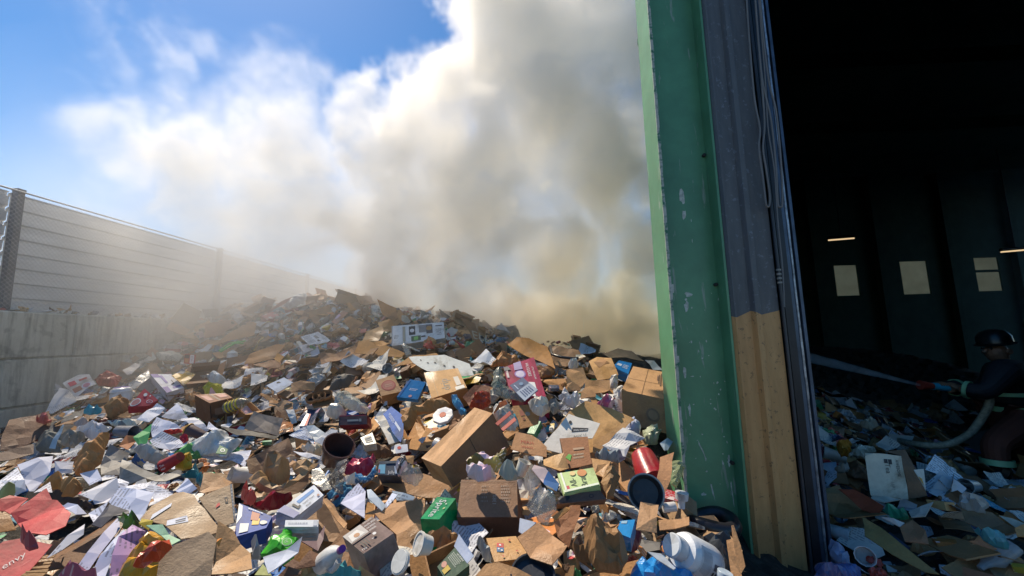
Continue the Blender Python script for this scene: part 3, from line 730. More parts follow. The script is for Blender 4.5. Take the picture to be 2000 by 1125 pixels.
def box(cr, quad, depth, col, name, cat, label, n=None, lift=.22, tilt=.35, ex=None, m='card', col2=None, pr=None, short=None, flaps=0, prm='ink', side=None, dent=.006):
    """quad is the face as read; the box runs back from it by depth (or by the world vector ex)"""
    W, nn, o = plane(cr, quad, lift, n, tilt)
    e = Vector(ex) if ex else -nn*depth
    col2 = col2 or col; r = empty(name, o-Vector((0,0,0)), label, cat)  # a darker second colour puts shade into the side faces
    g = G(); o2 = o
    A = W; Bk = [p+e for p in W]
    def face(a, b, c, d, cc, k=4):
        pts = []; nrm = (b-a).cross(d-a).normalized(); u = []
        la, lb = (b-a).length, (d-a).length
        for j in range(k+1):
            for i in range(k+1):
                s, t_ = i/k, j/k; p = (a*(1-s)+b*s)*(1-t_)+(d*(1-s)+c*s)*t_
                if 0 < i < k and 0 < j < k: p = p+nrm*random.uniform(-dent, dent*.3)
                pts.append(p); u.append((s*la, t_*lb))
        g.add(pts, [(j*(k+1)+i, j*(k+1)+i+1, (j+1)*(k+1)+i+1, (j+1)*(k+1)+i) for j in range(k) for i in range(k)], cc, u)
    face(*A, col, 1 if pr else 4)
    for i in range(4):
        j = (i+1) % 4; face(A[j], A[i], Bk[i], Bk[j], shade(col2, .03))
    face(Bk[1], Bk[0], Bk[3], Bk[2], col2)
    g.build('body', m, r, tuple(o))
    if m == 'card':      # the slit between the closed flaps and its tape
        if not pr:
            s0, s1 = (A[0]+A[3])/2, (A[1]+A[2])/2; dv = (A[3]-A[0]).normalized()*.0025; g2 = G(); g2.add([s0-dv+nn*.001, s1-dv+nn*.001, s1+dv+nn*.001, s0+dv+nn*.001], [(0,1,2,3)], (.05,.035,.02)); g2.build('seam', 'ink', r, tuple(o))
    for k in range(flaps):
        i = k % 4; j = (i+1) % 4; a, b = A[i], A[j]; out = ((a+b)/2-sum(A, Vector())/4).normalized()
        h = random.uniform(.25, .45)*(A[(j+1) % 4]-b).length; dr = (out*random.uniform(.5, 1)+nn*random.uniform(-.3, .5)).normalized()*h; ins = (b-a)*.06
        g3 = G(); F4 = [a, b, b+dr-ins, a+dr+ins]; tn = (F4[1]-F4[0]).cross(F4[3]-F4[0]).normalized()*.005
        g3.hexa(F4, [p-tn for p in F4], shade(col, .1)); g3.build('flap', m, r, tuple(o))
    if pr:
        pg = G(); prints(pg, W, nn, pr)
        if side:      # print on the face below edge 0-1
            prints(pg, [A[0]+e, A[1]+e, A[1], A[0]], (A[1]-A[0]).cross(-e).normalized(), side)
        pg.build('print', prm, r, tuple(o))
    q = [px(cr, p) for p in quad]; reg(r, q, short); return r
def ring(g, c, ax, prof, col, n=20, squash=1., sm=True):
    """lathe about axis ax from c; prof = [(dist along axis, radius)]"""
    a = ax.normalized(); b = a.cross(Vector((0,0,1)) if abs(a.z) < .95 else Vector((1,0,0))).normalized(); d = a.cross(b)
    def rg(h, r): return [c+a*h+(b*math.cos(k*2*math.pi/n)*squash+d*math.sin(k*2*math.pi/n))*r for k in range(n)]
    runs = [[prof[0], prof[1]]]; ci = [0]
    for i in range(1, len(prof)-1):
        p0, p1, p2 = prof[i-1], prof[i], prof[i+1]
        a1 = math.atan2(p1[1]-p0[1], p1[0]-p0[0]); a2 = math.atan2(p2[1]-p1[1], p2[0]-p1[0]); df = abs((a2-a1+math.pi) % (2*math.pi)-math.pi)
        if df > .7: runs.append([p1, p2]); ci.append(i)
        else: runs[-1].append(p2)
    for rn, c0_ in zip(runs, ci):
        v = sum([rg(h, r) for h, r in rn], [])
        f = [(i*n+k, i*n+(k+1) % n, (i+1)*n+(k+1) % n, (i+1)*n+k) for i in range(len(rn)-1) for k in range(n)]
        u = [(k/n*.4, h) for h, r in rn for k in range(n)]
        cc = col if not isinstance(col, list) else [col[min(c0_+i, len(col)-1)] for i in range(len(rn)-1) for k in range(n)]
        g.add(v, f, cc, u, sm)
def lathe(cr, p0, p1, rpx, prof, col, name, cat, label, m='plastic', lift=.12, dY=.0, parts=(), short=None, n=20, ax=None):
    """axis from survey point p0 (base) to p1 (mouth); rpx radius in survey pixels; prof in fractions of length / radius"""
    a, b = px(cr, p0), px(cr, p1); mid = hit((a[0]+b[0])/2, (a[1]+b[1])/2, lift); Y = mid.y
    A, B = at(*a, Y-dY/2), at(*b, Y+dY/2); r = rpx/CR[cr][2]*Y/FPX
    if ax is not None: B = A+Vector(ax).normalized()*(B-A).length
    Lg = (B-A).length; o = A
    FOOT.append(([(a[0]-r*200,a[1]-r*200),(b[0]+r*200,b[1]-r*200),(b[0]+r*200,b[1]+r*200),(a[0]-r*200,a[1]+r*200)], Y))
    root = empty(name, o, label, cat); g = G(); ring(g, A, B-A, [(h*Lg, q*r) for h, q in prof], col, n); g.build('body', m, root, tuple(o))
    for (pn, pprof, pcol, pm) in parts:
        g = G(); ring(g, A, B-A, [(h*Lg, q*r) for h, q in pprof], pcol, n); g.build(pn, pm, root, tuple(o))
    reg(root, [a, b], short); return root, A, B, r
OPEN = [(0,.0),(0,.78),(.02,.8),(.96,.98),(.97,1.03),(1,1.03),(1,.96),(.1,.76),(.1,0)]
CLOSED = [(0,0),(0,.95),(.03,1),(.97,1),(1,.95),(1,0)]
BOTTLE = [(0,0),(0,.9),(.04,1),(.6,1),(.75,.75),(.86,.36),(.98,.34),(1,.34),(1,0)]

def into(o, short):
    """make o a part of the thing called short"""
    p = BYS[short]
    for c_ in list(o.children):
        c_.parent = p; c_.location = o.location-p.location
    if o.type == "EMPTY": bpy.data.objects.remove(o); return p
    o.location = o.location-p.location; o.parent = p
    for k in ('label', 'category', 'group'):
        if k in o: del o[k]
    return o
# ================================================================ rubbish seen singly in the photograph
K = (.40,.245,.125); K2 = (.33,.2,.105); KO = (.5,.28,.1); KD = (.2,.125,.075); KG = (.27,.22,.165); WH = (.74,.75,.76); WC = (.62,.6,.52); BLK = (.02,.02,.025)
LB = (.56,.63,.76); NAVY = (.02,.05,.16); BLUE = (.02,.19,.55); RED = (.5,.035,.03); CRIM = (.36,.025,.07); GRN = (.02,.3,.09); TEAL = (.03,.3,.38)
GREY = (.3,.3,.29); BR = (.13,.065,.035); DG = (.09,.1,.09); YEL = (.6,.4,.04); INK = (.03,.03,.035); W1 = (.7,.7,.7)
# --- upper part of the heap
box('Z', [(765,676),(869,660),(866,629),(765,637)], .16, WH, 'appliance_carton', 'carton', 'large white carton with black and green coffee maker pictures lying high on the heap', m='plain', n=(0,-.8,.6), lift=.2, col2=(.6,.6,.6), short='the white appliance carton',
    pr=[('r',.0,.0,.02,1,(.5,.5,.5)),('r',.33,.42,.45,.9,INK),('c',.39,.66,.1,W1),('r',.52,.5,.66,.92,(.25,.25,.25)),('r',.66,.4,.78,.92,(.12,.12,.13)),('c',.715,.7,.13,(.45,.25,.08)),('r',.37,.08,.55,.34,(.06,.14,.07)),('r',.42,.12,.5,.3,(.2,.5,.12)),('r',.56,.22,.64,.3,INK),('r',.21,.1,.26,.9,(.45,.4,.3)),('l',.05,.3,.14,.5,3,INK),('l',.86,.2,.96,.6,4,INK),('r',.84,.75,.97,.8,INK)])
sheet('B', [(1070,555),(1115,475),(1230,460),(1470,560),(1440,590),(1240,572)], KO, 'cardboard_flap', 'cardboard', 'wide orange-brown cardboard layer jutting out left of the white appliance carton', lift=.16, short='the wide orange-brown cardboard layer')
sheet('B', [(1380,660),(1500,585),(1700,565),(1720,590),(1480,640)], KO, 'cardboard_strip', 'cardboard', 'long orange-brown cardboard strip just under the white appliance carton', lift=.12)
sheet('B', [(1150,470),(1185,400),(1300,358),(1312,400),(1272,475)], (.46,.32,.19), 'folded_cardboard', 'cardboard', 'pale tan folded cardboard with a small printed mark left of the white appliance carton', lift=.3, short='the pale folded cardboard')
sheet('B', [(1230,485),(1300,470),(1345,492),(1280,515)], KO, 'cardboard_piece', 'cardboard', 'small orange-brown cardboard diamond below the pale tan folded cardboard', lift=.32)
sheet('B', [(830,560),(960,548),(1060,510),(1130,470),(1075,570),(960,620),(850,632)], (.37,.22,.13), 'curled_cardboard', 'cardboard', 'long curled brown cardboard strip sweeping up to the right, below the white newspaper', lift=.28, amp=.04, short='the long curled cardboard')
sheet('Z', [(799,697),(868,693),(917,711),(925,733),(893,735),(862,727),(835,725),(806,708)], (.68,.7,.66), 'punched_tray', 'tray', 'pale flattened tray with dark punched slots above the orange kraft carton', m='plain', lift=.3, pr=[('r',.18,.5,.21,.75,INK),('r',.3,.2,.34,.42,INK),('r',.45,.45,.49,.7,INK),('r',.62,.2,.66,.45,INK),('r',.8,.3,.84,.55,INK)], prq=[(806,706),(905,726),(905,712),(800,697)], short='the pale punched tray')
sheet('B', [(700,442),(830,405),(920,465),(895,482),(762,502)], WH, 'newspaper', 'newspaper', 'white newspaper sheet with small print draped below the tan cardboard square', m='paper', lift=.3, pr=[('l',.08,.1,.45,.9,7,GREY),('r',.55,.4,.72,.75,GREY),('l',.76,.1,.95,.9,7,GREY),('r',.5,.1,.6,.28,INK)], prq=[(762,500),(918,465),(830,406),(702,442)], short='the white newspaper')
sheet('B', [(1010,325),(1060,290),(1166,335),(1082,410)], (.42,.25,.14), 'cardboard_square', 'cardboard', 'plain tan cardboard square standing tilted near the crest above the newspaper', lift=.34, tilt=1.1, short='the tan cardboard square')
sheet('B', [(1262,165),(1400,232),(1416,308),(1390,330),(1302,282)], (.45,.25,.12), 'cardboard_sheet', 'cardboard', 'orange-brown panel standing on the crest against the smoke, left of the appliance carton', lift=.3, tilt=1.2, short='the panel standing on the crest')
sheet('B', [(1030,195),(1060,190),(1110,245),(1070,252)], KO, 'cardboard_tab', 'cardboard', 'small orange cardboard tab sticking up above the tan cardboard square', lift=.3, tilt=1.1)
sheet('B', [(925,330),(1010,250),(1052,265),(960,350)], (.5,.24,.14), 'orange_strip', 'cardboard', 'reddish striped strip leaning left of the tan cardboard square', m='print', lift=.26)
sheet('B', [(452,262),(560,180),(640,150),(600,190),(470,262)], (.25,.09,.08), 'cardboard_strip', 'cardboard', 'dark maroon strip leaning on the leftmost crest of the heap', lift=.25)
lump('B', [(560,200),(650,140),(740,120),(760,160),(700,200),(620,240)], (.6,.6,.6), 'plastic_bag', 'bag', 'white crumpled plastic bag on the leftmost crest of the heap', m='bag', lift=.2, short='the white bag on the crest')
sheet('B', [(0,350),(120,325),(205,320),(240,345),(110,430),(0,452)], (.33,.16,.1), 'split_carton', 'cardboard', 'reddish brown long panel with dark open end high on the left slope', lift=.3, short='the reddish open-ended panel')
into(lump('B', [(195,325),(240,335),(255,380),(150,400),(120,385)], (.05,.02,.025), 'dark_lining', 'bag', 'dark maroon lining showing in the open end of the reddish brown panel', m='plain', lift=.22), 'the reddish open-ended panel')
sheet('B', [(50,508),(180,415),(340,330),(380,340),(362,432),(200,465)], (.43,.27,.155), 'cardboard_sheet', 'cardboard', 'long light brown panel pointing down left, right of the reddish open-ended panel', lift=.3, short='the long light brown panel')
sheet('A', [(1215,290),(1345,115),(1475,180),(1405,345),(1355,352)], (.2,.165,.14), 'box_board', 'cardboard', 'big greyish brown box panel standing at the foot of the fence', lift=.32, tilt=1.3, short='the big panel by the fence')
into(sheet('A', [(1213,312),(1250,255),(1392,312),(1358,358)], (.4,.26,.17), 'box_flap', 'cardboard', 'lighter tan flap at the foot of the big greyish panel by the fence', lift=.42, tilt=1.0), 'the big panel by the fence')
sheet('A', [(1480,165),(1595,162),(1600,215),(1500,225)], (.06,.07,.1), 'dark_board', 'board', 'blackish flat panel on the heap right of the big greyish panel by the fence', m='plain', lift=.28, tilt=1.)
sheet('B', [(285,640),(330,570),(520,495),(590,500),(510,598),(360,640)], (.38,.225,.12), 'cut_carton', 'cardboard', 'long brown carton side with sunlit ridge in the middle of the left slope', lift=.34, short='the ridged brown carton side')
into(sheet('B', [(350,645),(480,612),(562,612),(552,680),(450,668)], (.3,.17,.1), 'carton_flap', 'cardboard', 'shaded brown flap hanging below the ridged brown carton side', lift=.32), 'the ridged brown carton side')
sheet('B', [(505,600),(530,560),(582,590),(545,628)], KO, 'cardboard_piece', 'cardboard', 'small orange square at the right end of the ridged brown carton side', lift=.42)
for k, (p, q) in enumerate((((105,545),(250,475)),((118,552),(296,472)),((150,530),(285,490)))):
    g = G(); a = px('B', p); b = px('B', q); Ya = hit(*a, .3); Yb = hit(*b, .3); P = [Ya, (Ya+Yb)/2+Vector((0,0,.04)), Yb]; g.tube(P, .011, (.02,.5,.1), 7)
    tag(g.build('green_tube', 'plastic', None, tuple(P[1])), ['lower bright green plastic tube of the three on the left slope','longest bright green plastic tube of the three, curling at its end','short bright green plastic tube between the two longer ones'][k], 'tube', 'bright green tubes')
lathe('A', (1700,520), (1703,462), 34, BOTTLE, (.66,.7,.75), 'white_bottle', 'bottle', 'small white squat bottle upright beside the green tubes', lift=.2, short='the small white bottle')
sheet('A', [(1343,560),(1352,492),(1435,500),(1428,568)], (.45,.05,.03), 'red_pouch', 'packet', 'red snack pouch with white lettering low on the left slope', m='plain', lift=.26, tilt=1.1, pr=[('r',.05,.52,.95,.86,W1),('t',.08,.58,.28,'CHRISTIE',CRIM,.82),('r',.1,.1,.5,.4,(.5,.2,.05)),('r',.55,.05,.9,.45,BLK)], short='the red snack pouch')
box('A', [(1222,778),(1345,738),(1255,640),(1100,640)], .12, (.66,.66,.72), 'food_carton', 'carton', 'white and purple carton with small black check marks on the left slope', m='plain', lift=.24, pr=[('r',0,.8,.35,1,(.12,.07,.35)),('r',0,0,.3,.28,(.12,.07,.35)),('p',[(.55,.3),(.75,.35),(.75,.6),(.71,.6),(.71,.4),(.55,.35)],INK),('r',.5,.1,.95,.2,(.14,.1,.4)),('r',.35,.45,.48,.9,(.14,.1,.4))], short='the white and purple carton')
sheet('A', [(1255,650),(1330,598),(1432,640),(1348,722)], (.52,.3,.04), 'padded_envelope', 'envelope', 'yellow-orange padded envelope right of the white and purple carton', m='print', lift=.28, amp=.02, short='the yellow-orange envelope')
box('A', [(938,880),(1090,872),(1157,828),(1058,745)], .11, (.42,.02,.05), 'drink_carton', 'carton', 'crimson drinks carton with white oval emblems low on the left slope', m='plain', lift=.28, tilt=.8, pr=[('c',.77,.5,.17,W1),('c',.77,.5,.14,CRIM),('l',.7,.44,.84,.56,1,W1),('c',.18,.25,.24,W1),('c',.18,.25,.19,(.5,.2,.2)),('c',.3,.78,.1,W1),('r',.52,.82,.58,.92,W1)], short='the crimson drinks carton')
lathe('A', (885,845), (890,735), 62, [(0,.0),(0,.85),(.1,1),(.5,1),(.62,.95),(.7,1.02),(.9,.9),(1,.6),(1,0)], (.72,.74,.78), 'yogurt_tub', 'tub', 'white faceted tub with purple lid left of the crimson drinks carton', lift=.22, n=8, parts=[('lid', [(.78,.98),(1.02,.62),(1.02,.0)], (.3,.22,.5), 'plastic')], short='the purple-lidded tub')
sheet('A', [(455,705),(572,645),(655,640),(702,712),(640,740),(555,812)], (.66,.62,.6), 'snack_carton', 'carton', 'white carton with red patches crushed against the wall end', m='plain', lift=.3, tilt=.9, pr=[('r',.1,.6,.4,.9,(.5,.05,.08)),('c',.68,.25,.2,(.5,.5,.6)),('c',.68,.25,.15,(.4,.15,.2)),('r',.55,.7,.9,.85,(.45,.1,.08)),('r',.1,.1,.45,.4,(.3,.12,.08))], prq=[(540,800),(700,712),(640,645),(470,702)], short='the crushed red-and-white carton')
sheet('A', [(325,920),(440,735),(545,765),(560,842),(380,930)], (.5,.5,.52), 'grey_card', 'card', 'large pale grey card sloping down beside the block wall', m='paper', lift=.18, short='the pale grey card by the wall')
lump('A', [(388,790),(400,715),(450,720),(455,770)], (.7,.66,.64), 'paper_wad', 'paper', 'small white paper wad at the wall above the pale grey card', m='paper', lift=.22)
lump('A', [(690,680),(725,655),(800,620),(892,668),(852,728),(720,722)], (.5,.05,.035), 'red_wrapper', 'wrapper', 'crumpled bright red wrapper near the block wall', m='bag', lift=.22, short='the bright red wrapper')
lump('A', [(750,872),(880,800),(945,832),(932,900),(800,962)], (.33,.22,.12), 'paper_bag', 'bag', 'creased brown paper bag below the purple-lidded tub', m='card', lift=.2, bulge=.1, rnd=.035, short='the brown bag below the tub')
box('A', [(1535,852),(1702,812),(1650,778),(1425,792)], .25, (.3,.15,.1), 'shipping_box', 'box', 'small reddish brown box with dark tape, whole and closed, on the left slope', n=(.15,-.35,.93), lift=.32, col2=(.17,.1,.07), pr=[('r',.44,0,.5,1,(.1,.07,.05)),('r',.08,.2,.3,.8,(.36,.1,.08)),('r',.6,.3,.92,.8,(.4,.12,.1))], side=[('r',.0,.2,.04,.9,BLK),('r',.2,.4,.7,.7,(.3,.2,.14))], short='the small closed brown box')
lump('A', [(1490,740),(1530,715),(1622,718),(1640,780),(1500,786)], (.5,.46,.06), 'yellow_tub', 'tub', 'squashed yellow and red tub just above the small closed brown box', m='print', lift=.26)
lump('A', [(1508,655),(1590,633),(1662,682),(1600,715),(1540,705)], (.62,.66,.72), 'plastic_bag', 'bag', 'smooth white plastic bag above the yellow and red tub', m='bag', lift=.26, bulge=.1, rnd=.01)
lathe('A', (1655,890), (1835,830), 42, BOTTLE, (.36,.36,.3), 'striped_bottle', 'bottle', 'clear crushed bottle with yellow stripes right of the small closed brown box', lift=.24, m='film', parts=[('label', [(.1,1.02),(.16,1.02)], (.6,.5,.05), 'ink'),('label', [(.24,1.02),(.3,1.02)], (.6,.5,.05), 'ink'),('label', [(.38,1.02),(.44,1.02)], (.6,.5,.05), 'ink'),('label', [(.52,1.02),(.58,1.02)], (.6,.5,.05), 'ink')], short='the yellow-striped bottle')
sheet('A', [(895,612),(985,560),(1030,570),(960,645),(930,648)], (.6,.55,.5), 'leaflet', 'paper', 'cream leaflet with a dark line leaning above the pale plastic sheet', m='paper', lift=.26)
sheet('A', [(940,720),(1090,600),(1098,660),(985,755)], (.5,.53,.56), 'plastic_sheet', 'plastic', 'translucent grey plastic sheet left of the white and purple carton', m='film', lift=.26)
sheet('A', [(1065,490),(1110,448),(1165,470),(1110,515)], (.36,.2,.12), 'cardboard_piece', 'cardboard', 'small brown cardboard square at the upper left edge of the heap', lift=.22)
lump('A', [(1140,490),(1250,470),(1340,500),(1310,545),(1165,535)], (.6,.57,.5), 'paper_bundle', 'paper', 'flattened cream paper bundle left of the red snack pouch', m='paper', lift=.22)
lathe('A', (1262,490), (1275,425), 44, CLOSED, (.45,.4,.4), 'food_tin', 'can', 'round tin with a reddish band above the cream paper bundle', lift=.2, parts=[('label', [(.25,1.03),(.6,1.03)], (.4,.08,.08), 'ink')])
# --- middle
box('Z', [(912,757),(894,719),(828,728),(843,778)][0:4], .2, (.52,.33,.15), 'kraft_box', 'box', 'sunlit orange kraft carton lettered drip in the middle of the heap', n=(-.1,-.55,.83), lift=.3, col2=(.36,.22,.11), pr=[('t',.12,.42,.34,'drip',(.12,.09,.07),1.),('r',.2,.1,.6,.24,(.5,.46,.4)),('r',.02,.05,.16,.3,(.6,.58,.52)),('r',.0,.8,1,.81,(.25,.15,.07))], short='the drip-lettered kraft carton')
box('B', [(1405,882),(1560,900),(1620,775),(1502,752)], .05, (.02,.2,.48), 'blue_carton', 'carton', 'flat bright blue carton with thin white writing, left of the kraft carton', m='plastic', lift=.26, tilt=.9, pr=[('l',.35,.42,.8,.56,2,LB),('c',.58,.12,.07,(.6,.3,.3)),('r',.04,.04,.1,.96,(.02,.13,.36))], short='the flat blue carton')
box('B', [(1292,876),(1445,842),(1382,718),(1250,762)], .15, (.45,.27,.14), 'kraft_box', 'box', 'small kraft box with a round red logo left of the flat blue carton', lift=.26, tilt=.7, pr=[('c',.52,.5,.3,(.38,.06,.05)),('c',.52,.5,.25,(.45,.14,.1)),('l',.35,.4,.7,.6,2,(.5,.3,.2))], short='the round-logo kraft box')
sheet('B', [(450,795),(580,738),(650,780),(530,852)], LB, 'white_card', 'card', 'bluish white card with a small dark notch below the ridged brown carton', m='plain', lift=.26, pr=[('p',[(.42,.72),(.62,.62),(.6,.82),(.5,.86)],INK)], prq=[(530,850),(650,780),(580,740),(450,795)], short='the bluish white card')
lump('B', [(905,830),(945,740),(1030,712),(1110,730),(1050,800),(960,830)], (.1,.095,.09), 'black_felt', 'fabric', 'dark grey folded felt piece right of the bluish white card', m='plain', lift=.24, rnd=.01)
sheet('B', [(630,780),(700,765),(810,775),(800,830),(690,830),(640,850)], (.42,.26,.15), 'cardboard_insert', 'cardboard', 'tan cardboard insert with notches right of the bluish white card', lift=.28, tilt=.9)
def eggtray():
    W, n, o = plane('B', [(755,890),(920,850),(952,882),(942,925),(800,962)], .3, None, .5)
    r = empty('cup_tray', o, 'brown moulded cup tray with round holes above the yellow-striped bottle', 'tray')
    a, b = W[0], W[1]; ax = (W[1]-W[0]); ay = n.cross(ax).normalized()*(W[4]-W[0]).length*.75
    g = G(); V, F, U = patch(W, n, o, .05, .01, 0, .012, .004); g.add(V, F, KD, U); g.build('body', 'card', r, tuple(o))
    for k in range(3):
        c = W[0]+ax*(.2+.3*k)-ay*.5+n*.012
        g = G(); ring(g, c, n, [(0,.055),(.03,.06),(.04,.052),(.0,.04),(0,0)], [(.25,.16,.1),(.25,.16,.1),(.25,.16,.1),BLK], 16); g.build('cup_well', 'card', r, tuple(o))
eggtray()
lump('B', [(948,862),(985,838),(1042,842),(1130,900),(1202,968),(1182,1000),(1062,972),(990,930)], (.62,.66,.62), 'clear_clamshell', 'container', 'long clear plastic clamshell glinting in the middle of the heap', m='film', lift=.28, bulge=.09, rnd=.02, short='the long clear clamshell')
lump('B', [(890,1010),(920,955),(1010,960),(1040,1010),(960,1045)], (.68,.68,.66), 'foam_cup', 'cup', 'white rounded foam piece below the left end of the clamshell', m='plastic', lift=.26, bulge=.1, rnd=.008)
box('B', [(980,1090),(1190,1082),(1185,1012),(985,1020)], .12, (.07,.04,.05), 'black_carton', 'carton', 'long narrow black and maroon carton under the clamshell', m='plain', n=(0,-.85,.5), lift=.24, col2=(.25,.03,.05), pr=[('r',.3,.35,.7,.55,GREY),('r',.72,.3,.8,.6,GREY),('r',.02,.9,.98,1,(.25,.02,.05))])
sheet('B', [(1240,1040),(1300,950),(1352,985),(1345,1125),(1310,1125)], (.5,.52,.55), 'white_bag', 'bag', 'folded grey white bag beside the blue bag', m='bag', lift=.24)
sheet('E', [(1205,30),(1262,-20),(1340,40),(1345,170),(1322,218),(1270,150)], (.02,.13,.5), 'blue_bag', 'bag', 'royal blue bag with white print left of the crumpled brown paper', m='plain', lift=.3, pr=[('r',.1,.4,.45,.6,LB),('l',.5,.3,.9,.6,3,LB)], prq=[(1322,215),(1205,30),(1262,-18),(1342,100)], short='the royal blue bag')
sheet('E', [(1155,45),(1205,32),(1325,212),(1245,232)], (.55,.54,.5), 'cream_card', 'card', 'long cream card leaning under the royal blue bag', m='plain', lift=.27)
lump('B', [(1410,1055),(1440,985),(1520,960),(1640,900),(1740,890),(1800,940),(1660,990),(1560,1000),(1500,1120),(1440,1110)], (.34,.2,.09), 'kraft_paper', 'paper', 'large crumpled brown kraft paper below the kraft carton lettered drip', m='card', lift=.3, bulge=.08, rnd=.04, short='the large crumpled kraft paper')
lathe('C', (60,1030), (92,1005), 78, [(0,0),(0,.95),(.3,1),(.6,.95),(.6,.2),(.5,0)], (.7,.7,.73), 'white_cover', 'lid', 'white round lid with a red centre mark right of the large crumpled kraft paper', lift=.3, n=8, ax=(-.1,-.6,.8), parts=[('mark', [(.66,.32),(.66,0)], (.55,.1,.04), 'ink')])
lump('C', [(118,885),(160,860),(190,930),(232,1000),(190,1010),(140,950)], (.06,.33,.62), 'water_bottle', 'bottle', 'crushed pale blue water bottle below the kraft carton lettered drip', m='bag', lift=.28)
sheet('C', [(200,880),(290,790),(400,800),(412,930),(380,980),(260,960)], (.26,.12,.07), 'carton_wall', 'cardboard', 'dark brown carton wall around the orange-red bag', lift=.22, tilt=.9)
lump('C', [(252,960),(290,862),(400,850),(402,925),(330,975)], (.5,.07,.035), 'orange_red_bag', 'bag', 'orange-red bag tucked in a dark carton below the diaper box', m='bag', lift=.28, short='the orange-red bag')
box('C', [(500,665),(545,830),(822,915),(722,590)], .2, (.36,.02,.07), 'diaper_box', 'box', 'crimson diaper box with white lettering and a purple disc right of centre', n=(-.1,-.6,.8), lift=.3, m='plastic', pr=[('t',.1,.68,.13,'HUGGIES',W1,.9),('t',.22,.84,.07,'LITTLE SNUGGLERS',W1,.7),('c',.38,.44,.17,(.22,.13,.4)),('c',.38,.44,.13,(.5,.45,.6)),('r',.62,.62,.82,.8,W1),('r',.86,.5,.98,.72,W1),('r',.12,.03,.5,.1,(.6,.5,.5)),('t',.14,.035,.06,'HUGGIES',CRIM,.8),('p',[(0,.32),(.25,.3),(.25,.56),(0,.55)],(.3,.25,.45)),('p',[(.04,.0),(.2,.0),(.2,.2),(.04,.12)],(.1,.1,.12))], short='the crimson diaper box')
sheet('C', [(545,800),(642,738),(752,830),(655,915)], (.1,.13,.22), 'brochure', 'paper', 'navy and pale blue brochure lying across the diaper box', m='plain', lift=.42, pr=[('r',.0,.0,.55,1,(.4,.46,.55)),('l',.1,.15,.5,.85,5,NAVY),('c',.75,.6,.12,(.2,.3,.45)),('r',.6,.2,.9,.25,LB)], prq=[(655,913),(545,800),(642,740),(752,830)])
lump('C', [(412,800),(430,690),(480,655),(520,800),(640,850),(660,915),(560,900),(440,860)], (.25,.3,.27), 'green_netting', 'bag', 'greenish clear wrap crumpled at the lower left of the diaper box', m='film', lift=.26)
sheet('C', [(528,503),(600,455),(690,452),(820,500),(840,560),(880,690),(740,600),(640,560)], (.46,.25,.085), 'cardboard_sheet', 'cardboard', 'big orange-brown board bent over a ridge just below the smoke', lift=.3, amp=.025, short='the bent orange-brown board')
lump('C', [(398,655),(480,560),(600,585),(642,640),(575,665),(470,650)], (.38,.22,.1), 'brown_paper', 'paper', 'golden brown rumpled paper left of the bent board below the smoke', m='card', lift=.26)
sheet('C', [(830,510),(920,520),(1055,548),(1085,600),(955,655),(870,640)], (.42,.27,.16), 'cardboard_sheet', 'cardboard', 'pale brown sheet with a dark wavy strap across it, right of the bent board', lift=.26, amp=.02, short='the strapped pale sheet')
g = G(); Q = [hit(*px('C', p), .36) for p in ((842,510),(855,570),(920,590),(1000,600),(1050,598))]; g.tube(Q, .014, BLK, 6); tag(g.build('packing_strap', 'plastic', None, tuple(Q[2])), 'black wavy packing strap lying over the pale brown sheet', 'strap')
sheet('C', [(1028,575),(1080,568),(1105,590),(1032,608)], (.66,.6,.48), 'cream_card', 'card', 'small cream card at the right end of the black strap', m='paper', lift=.34)
sheet('C', [(960,690),(985,672),(1082,670),(1112,742),(1062,835),(970,842)], (.4,.26,.15), 'cardboard_sheet', 'cardboard', 'creased upright brown sheet in the middle of the right slope, above the silver foil', lift=.28, tilt=1., amp=.02)
sheet('C', [(1055,900),(1105,762),(1272,755),(1282,830),(1180,855),(1178,890)], (.44,.28,.16), 'cardboard_sheet', 'cardboard', 'wet tan sheet with a torn foot left of the big open double box', lift=.3, jag=.012, short='the torn wet tan sheet')
sheet('C', [(1125,620),(1182,585),(1290,600),(1342,720),(1240,752),(1190,752)], (.46,.3,.14), 'cardboard_sheet', 'cardboard', 'golden flattened carton with an inner rectangle above the torn wet sheet', lift=.27)
sheet('C', [(1165,625),(1232,592),(1278,630),(1200,668)], (.36,.22,.12), 'cardboard_piece', 'cardboard', 'darker brown square resting on the golden flattened carton', lift=.37)
lump('C', [(972,650),(1010,610),(1052,640),(1040,670),(990,672)], (.55,.56,.55), 'foil_pouch', 'packet', 'crumpled silver white pouch above the creased upright sheet', m='bag', lift=.32)
box('C', [(1298,660),(1415,715),(1442,635),(1345,614)], .1, (.02,.2,.56), 'blue_box', 'box', 'bright blue box with white label just above the big open double box', m='plastic', lift=.28, pr=[('r',.1,.4,.4,.65,LB),('l',.5,.3,.85,.7,3,LB)], short='the bright blue box')
box('C', [(1365,832),(1685,900),(1692,703),(1450,658)], .32, (.45,.3,.18), 'big_box', 'box', 'largest tan cardboard box, wet topped with faded stamps, beside the green column', n=(.05,-.45,.9), lift=.32, ex=(-.02,-.06,-.26), col2=(.36,.24,.14), pr=[('r',.46,0,.475,1,(.2,.12,.06)),('r',0,.48,1,.49,(.27,.17,.09)),('r',.8,.5,.83,.85,(.14,.09,.06)),('r',.85,.42,.88,.9,(.14,.09,.06)),('r',.76,.6,.79,.8,(.2,.12,.08))], side=[('c',.7,.45,.2,(.24,.16,.1)),('c',.7,.45,.14,(.33,.22,.13))], short='the big box by the column')  # front coloured darker than the lit top, weaker light put into it
sheet('C', [(1222,565),(1340,525),(1440,545),(1530,615),(1400,590),(1280,600)], (.33,.26,.19), 'cardboard_sheet', 'cardboard', 'grey-brown sheet half veiled by smoke near the green column', lift=.28)
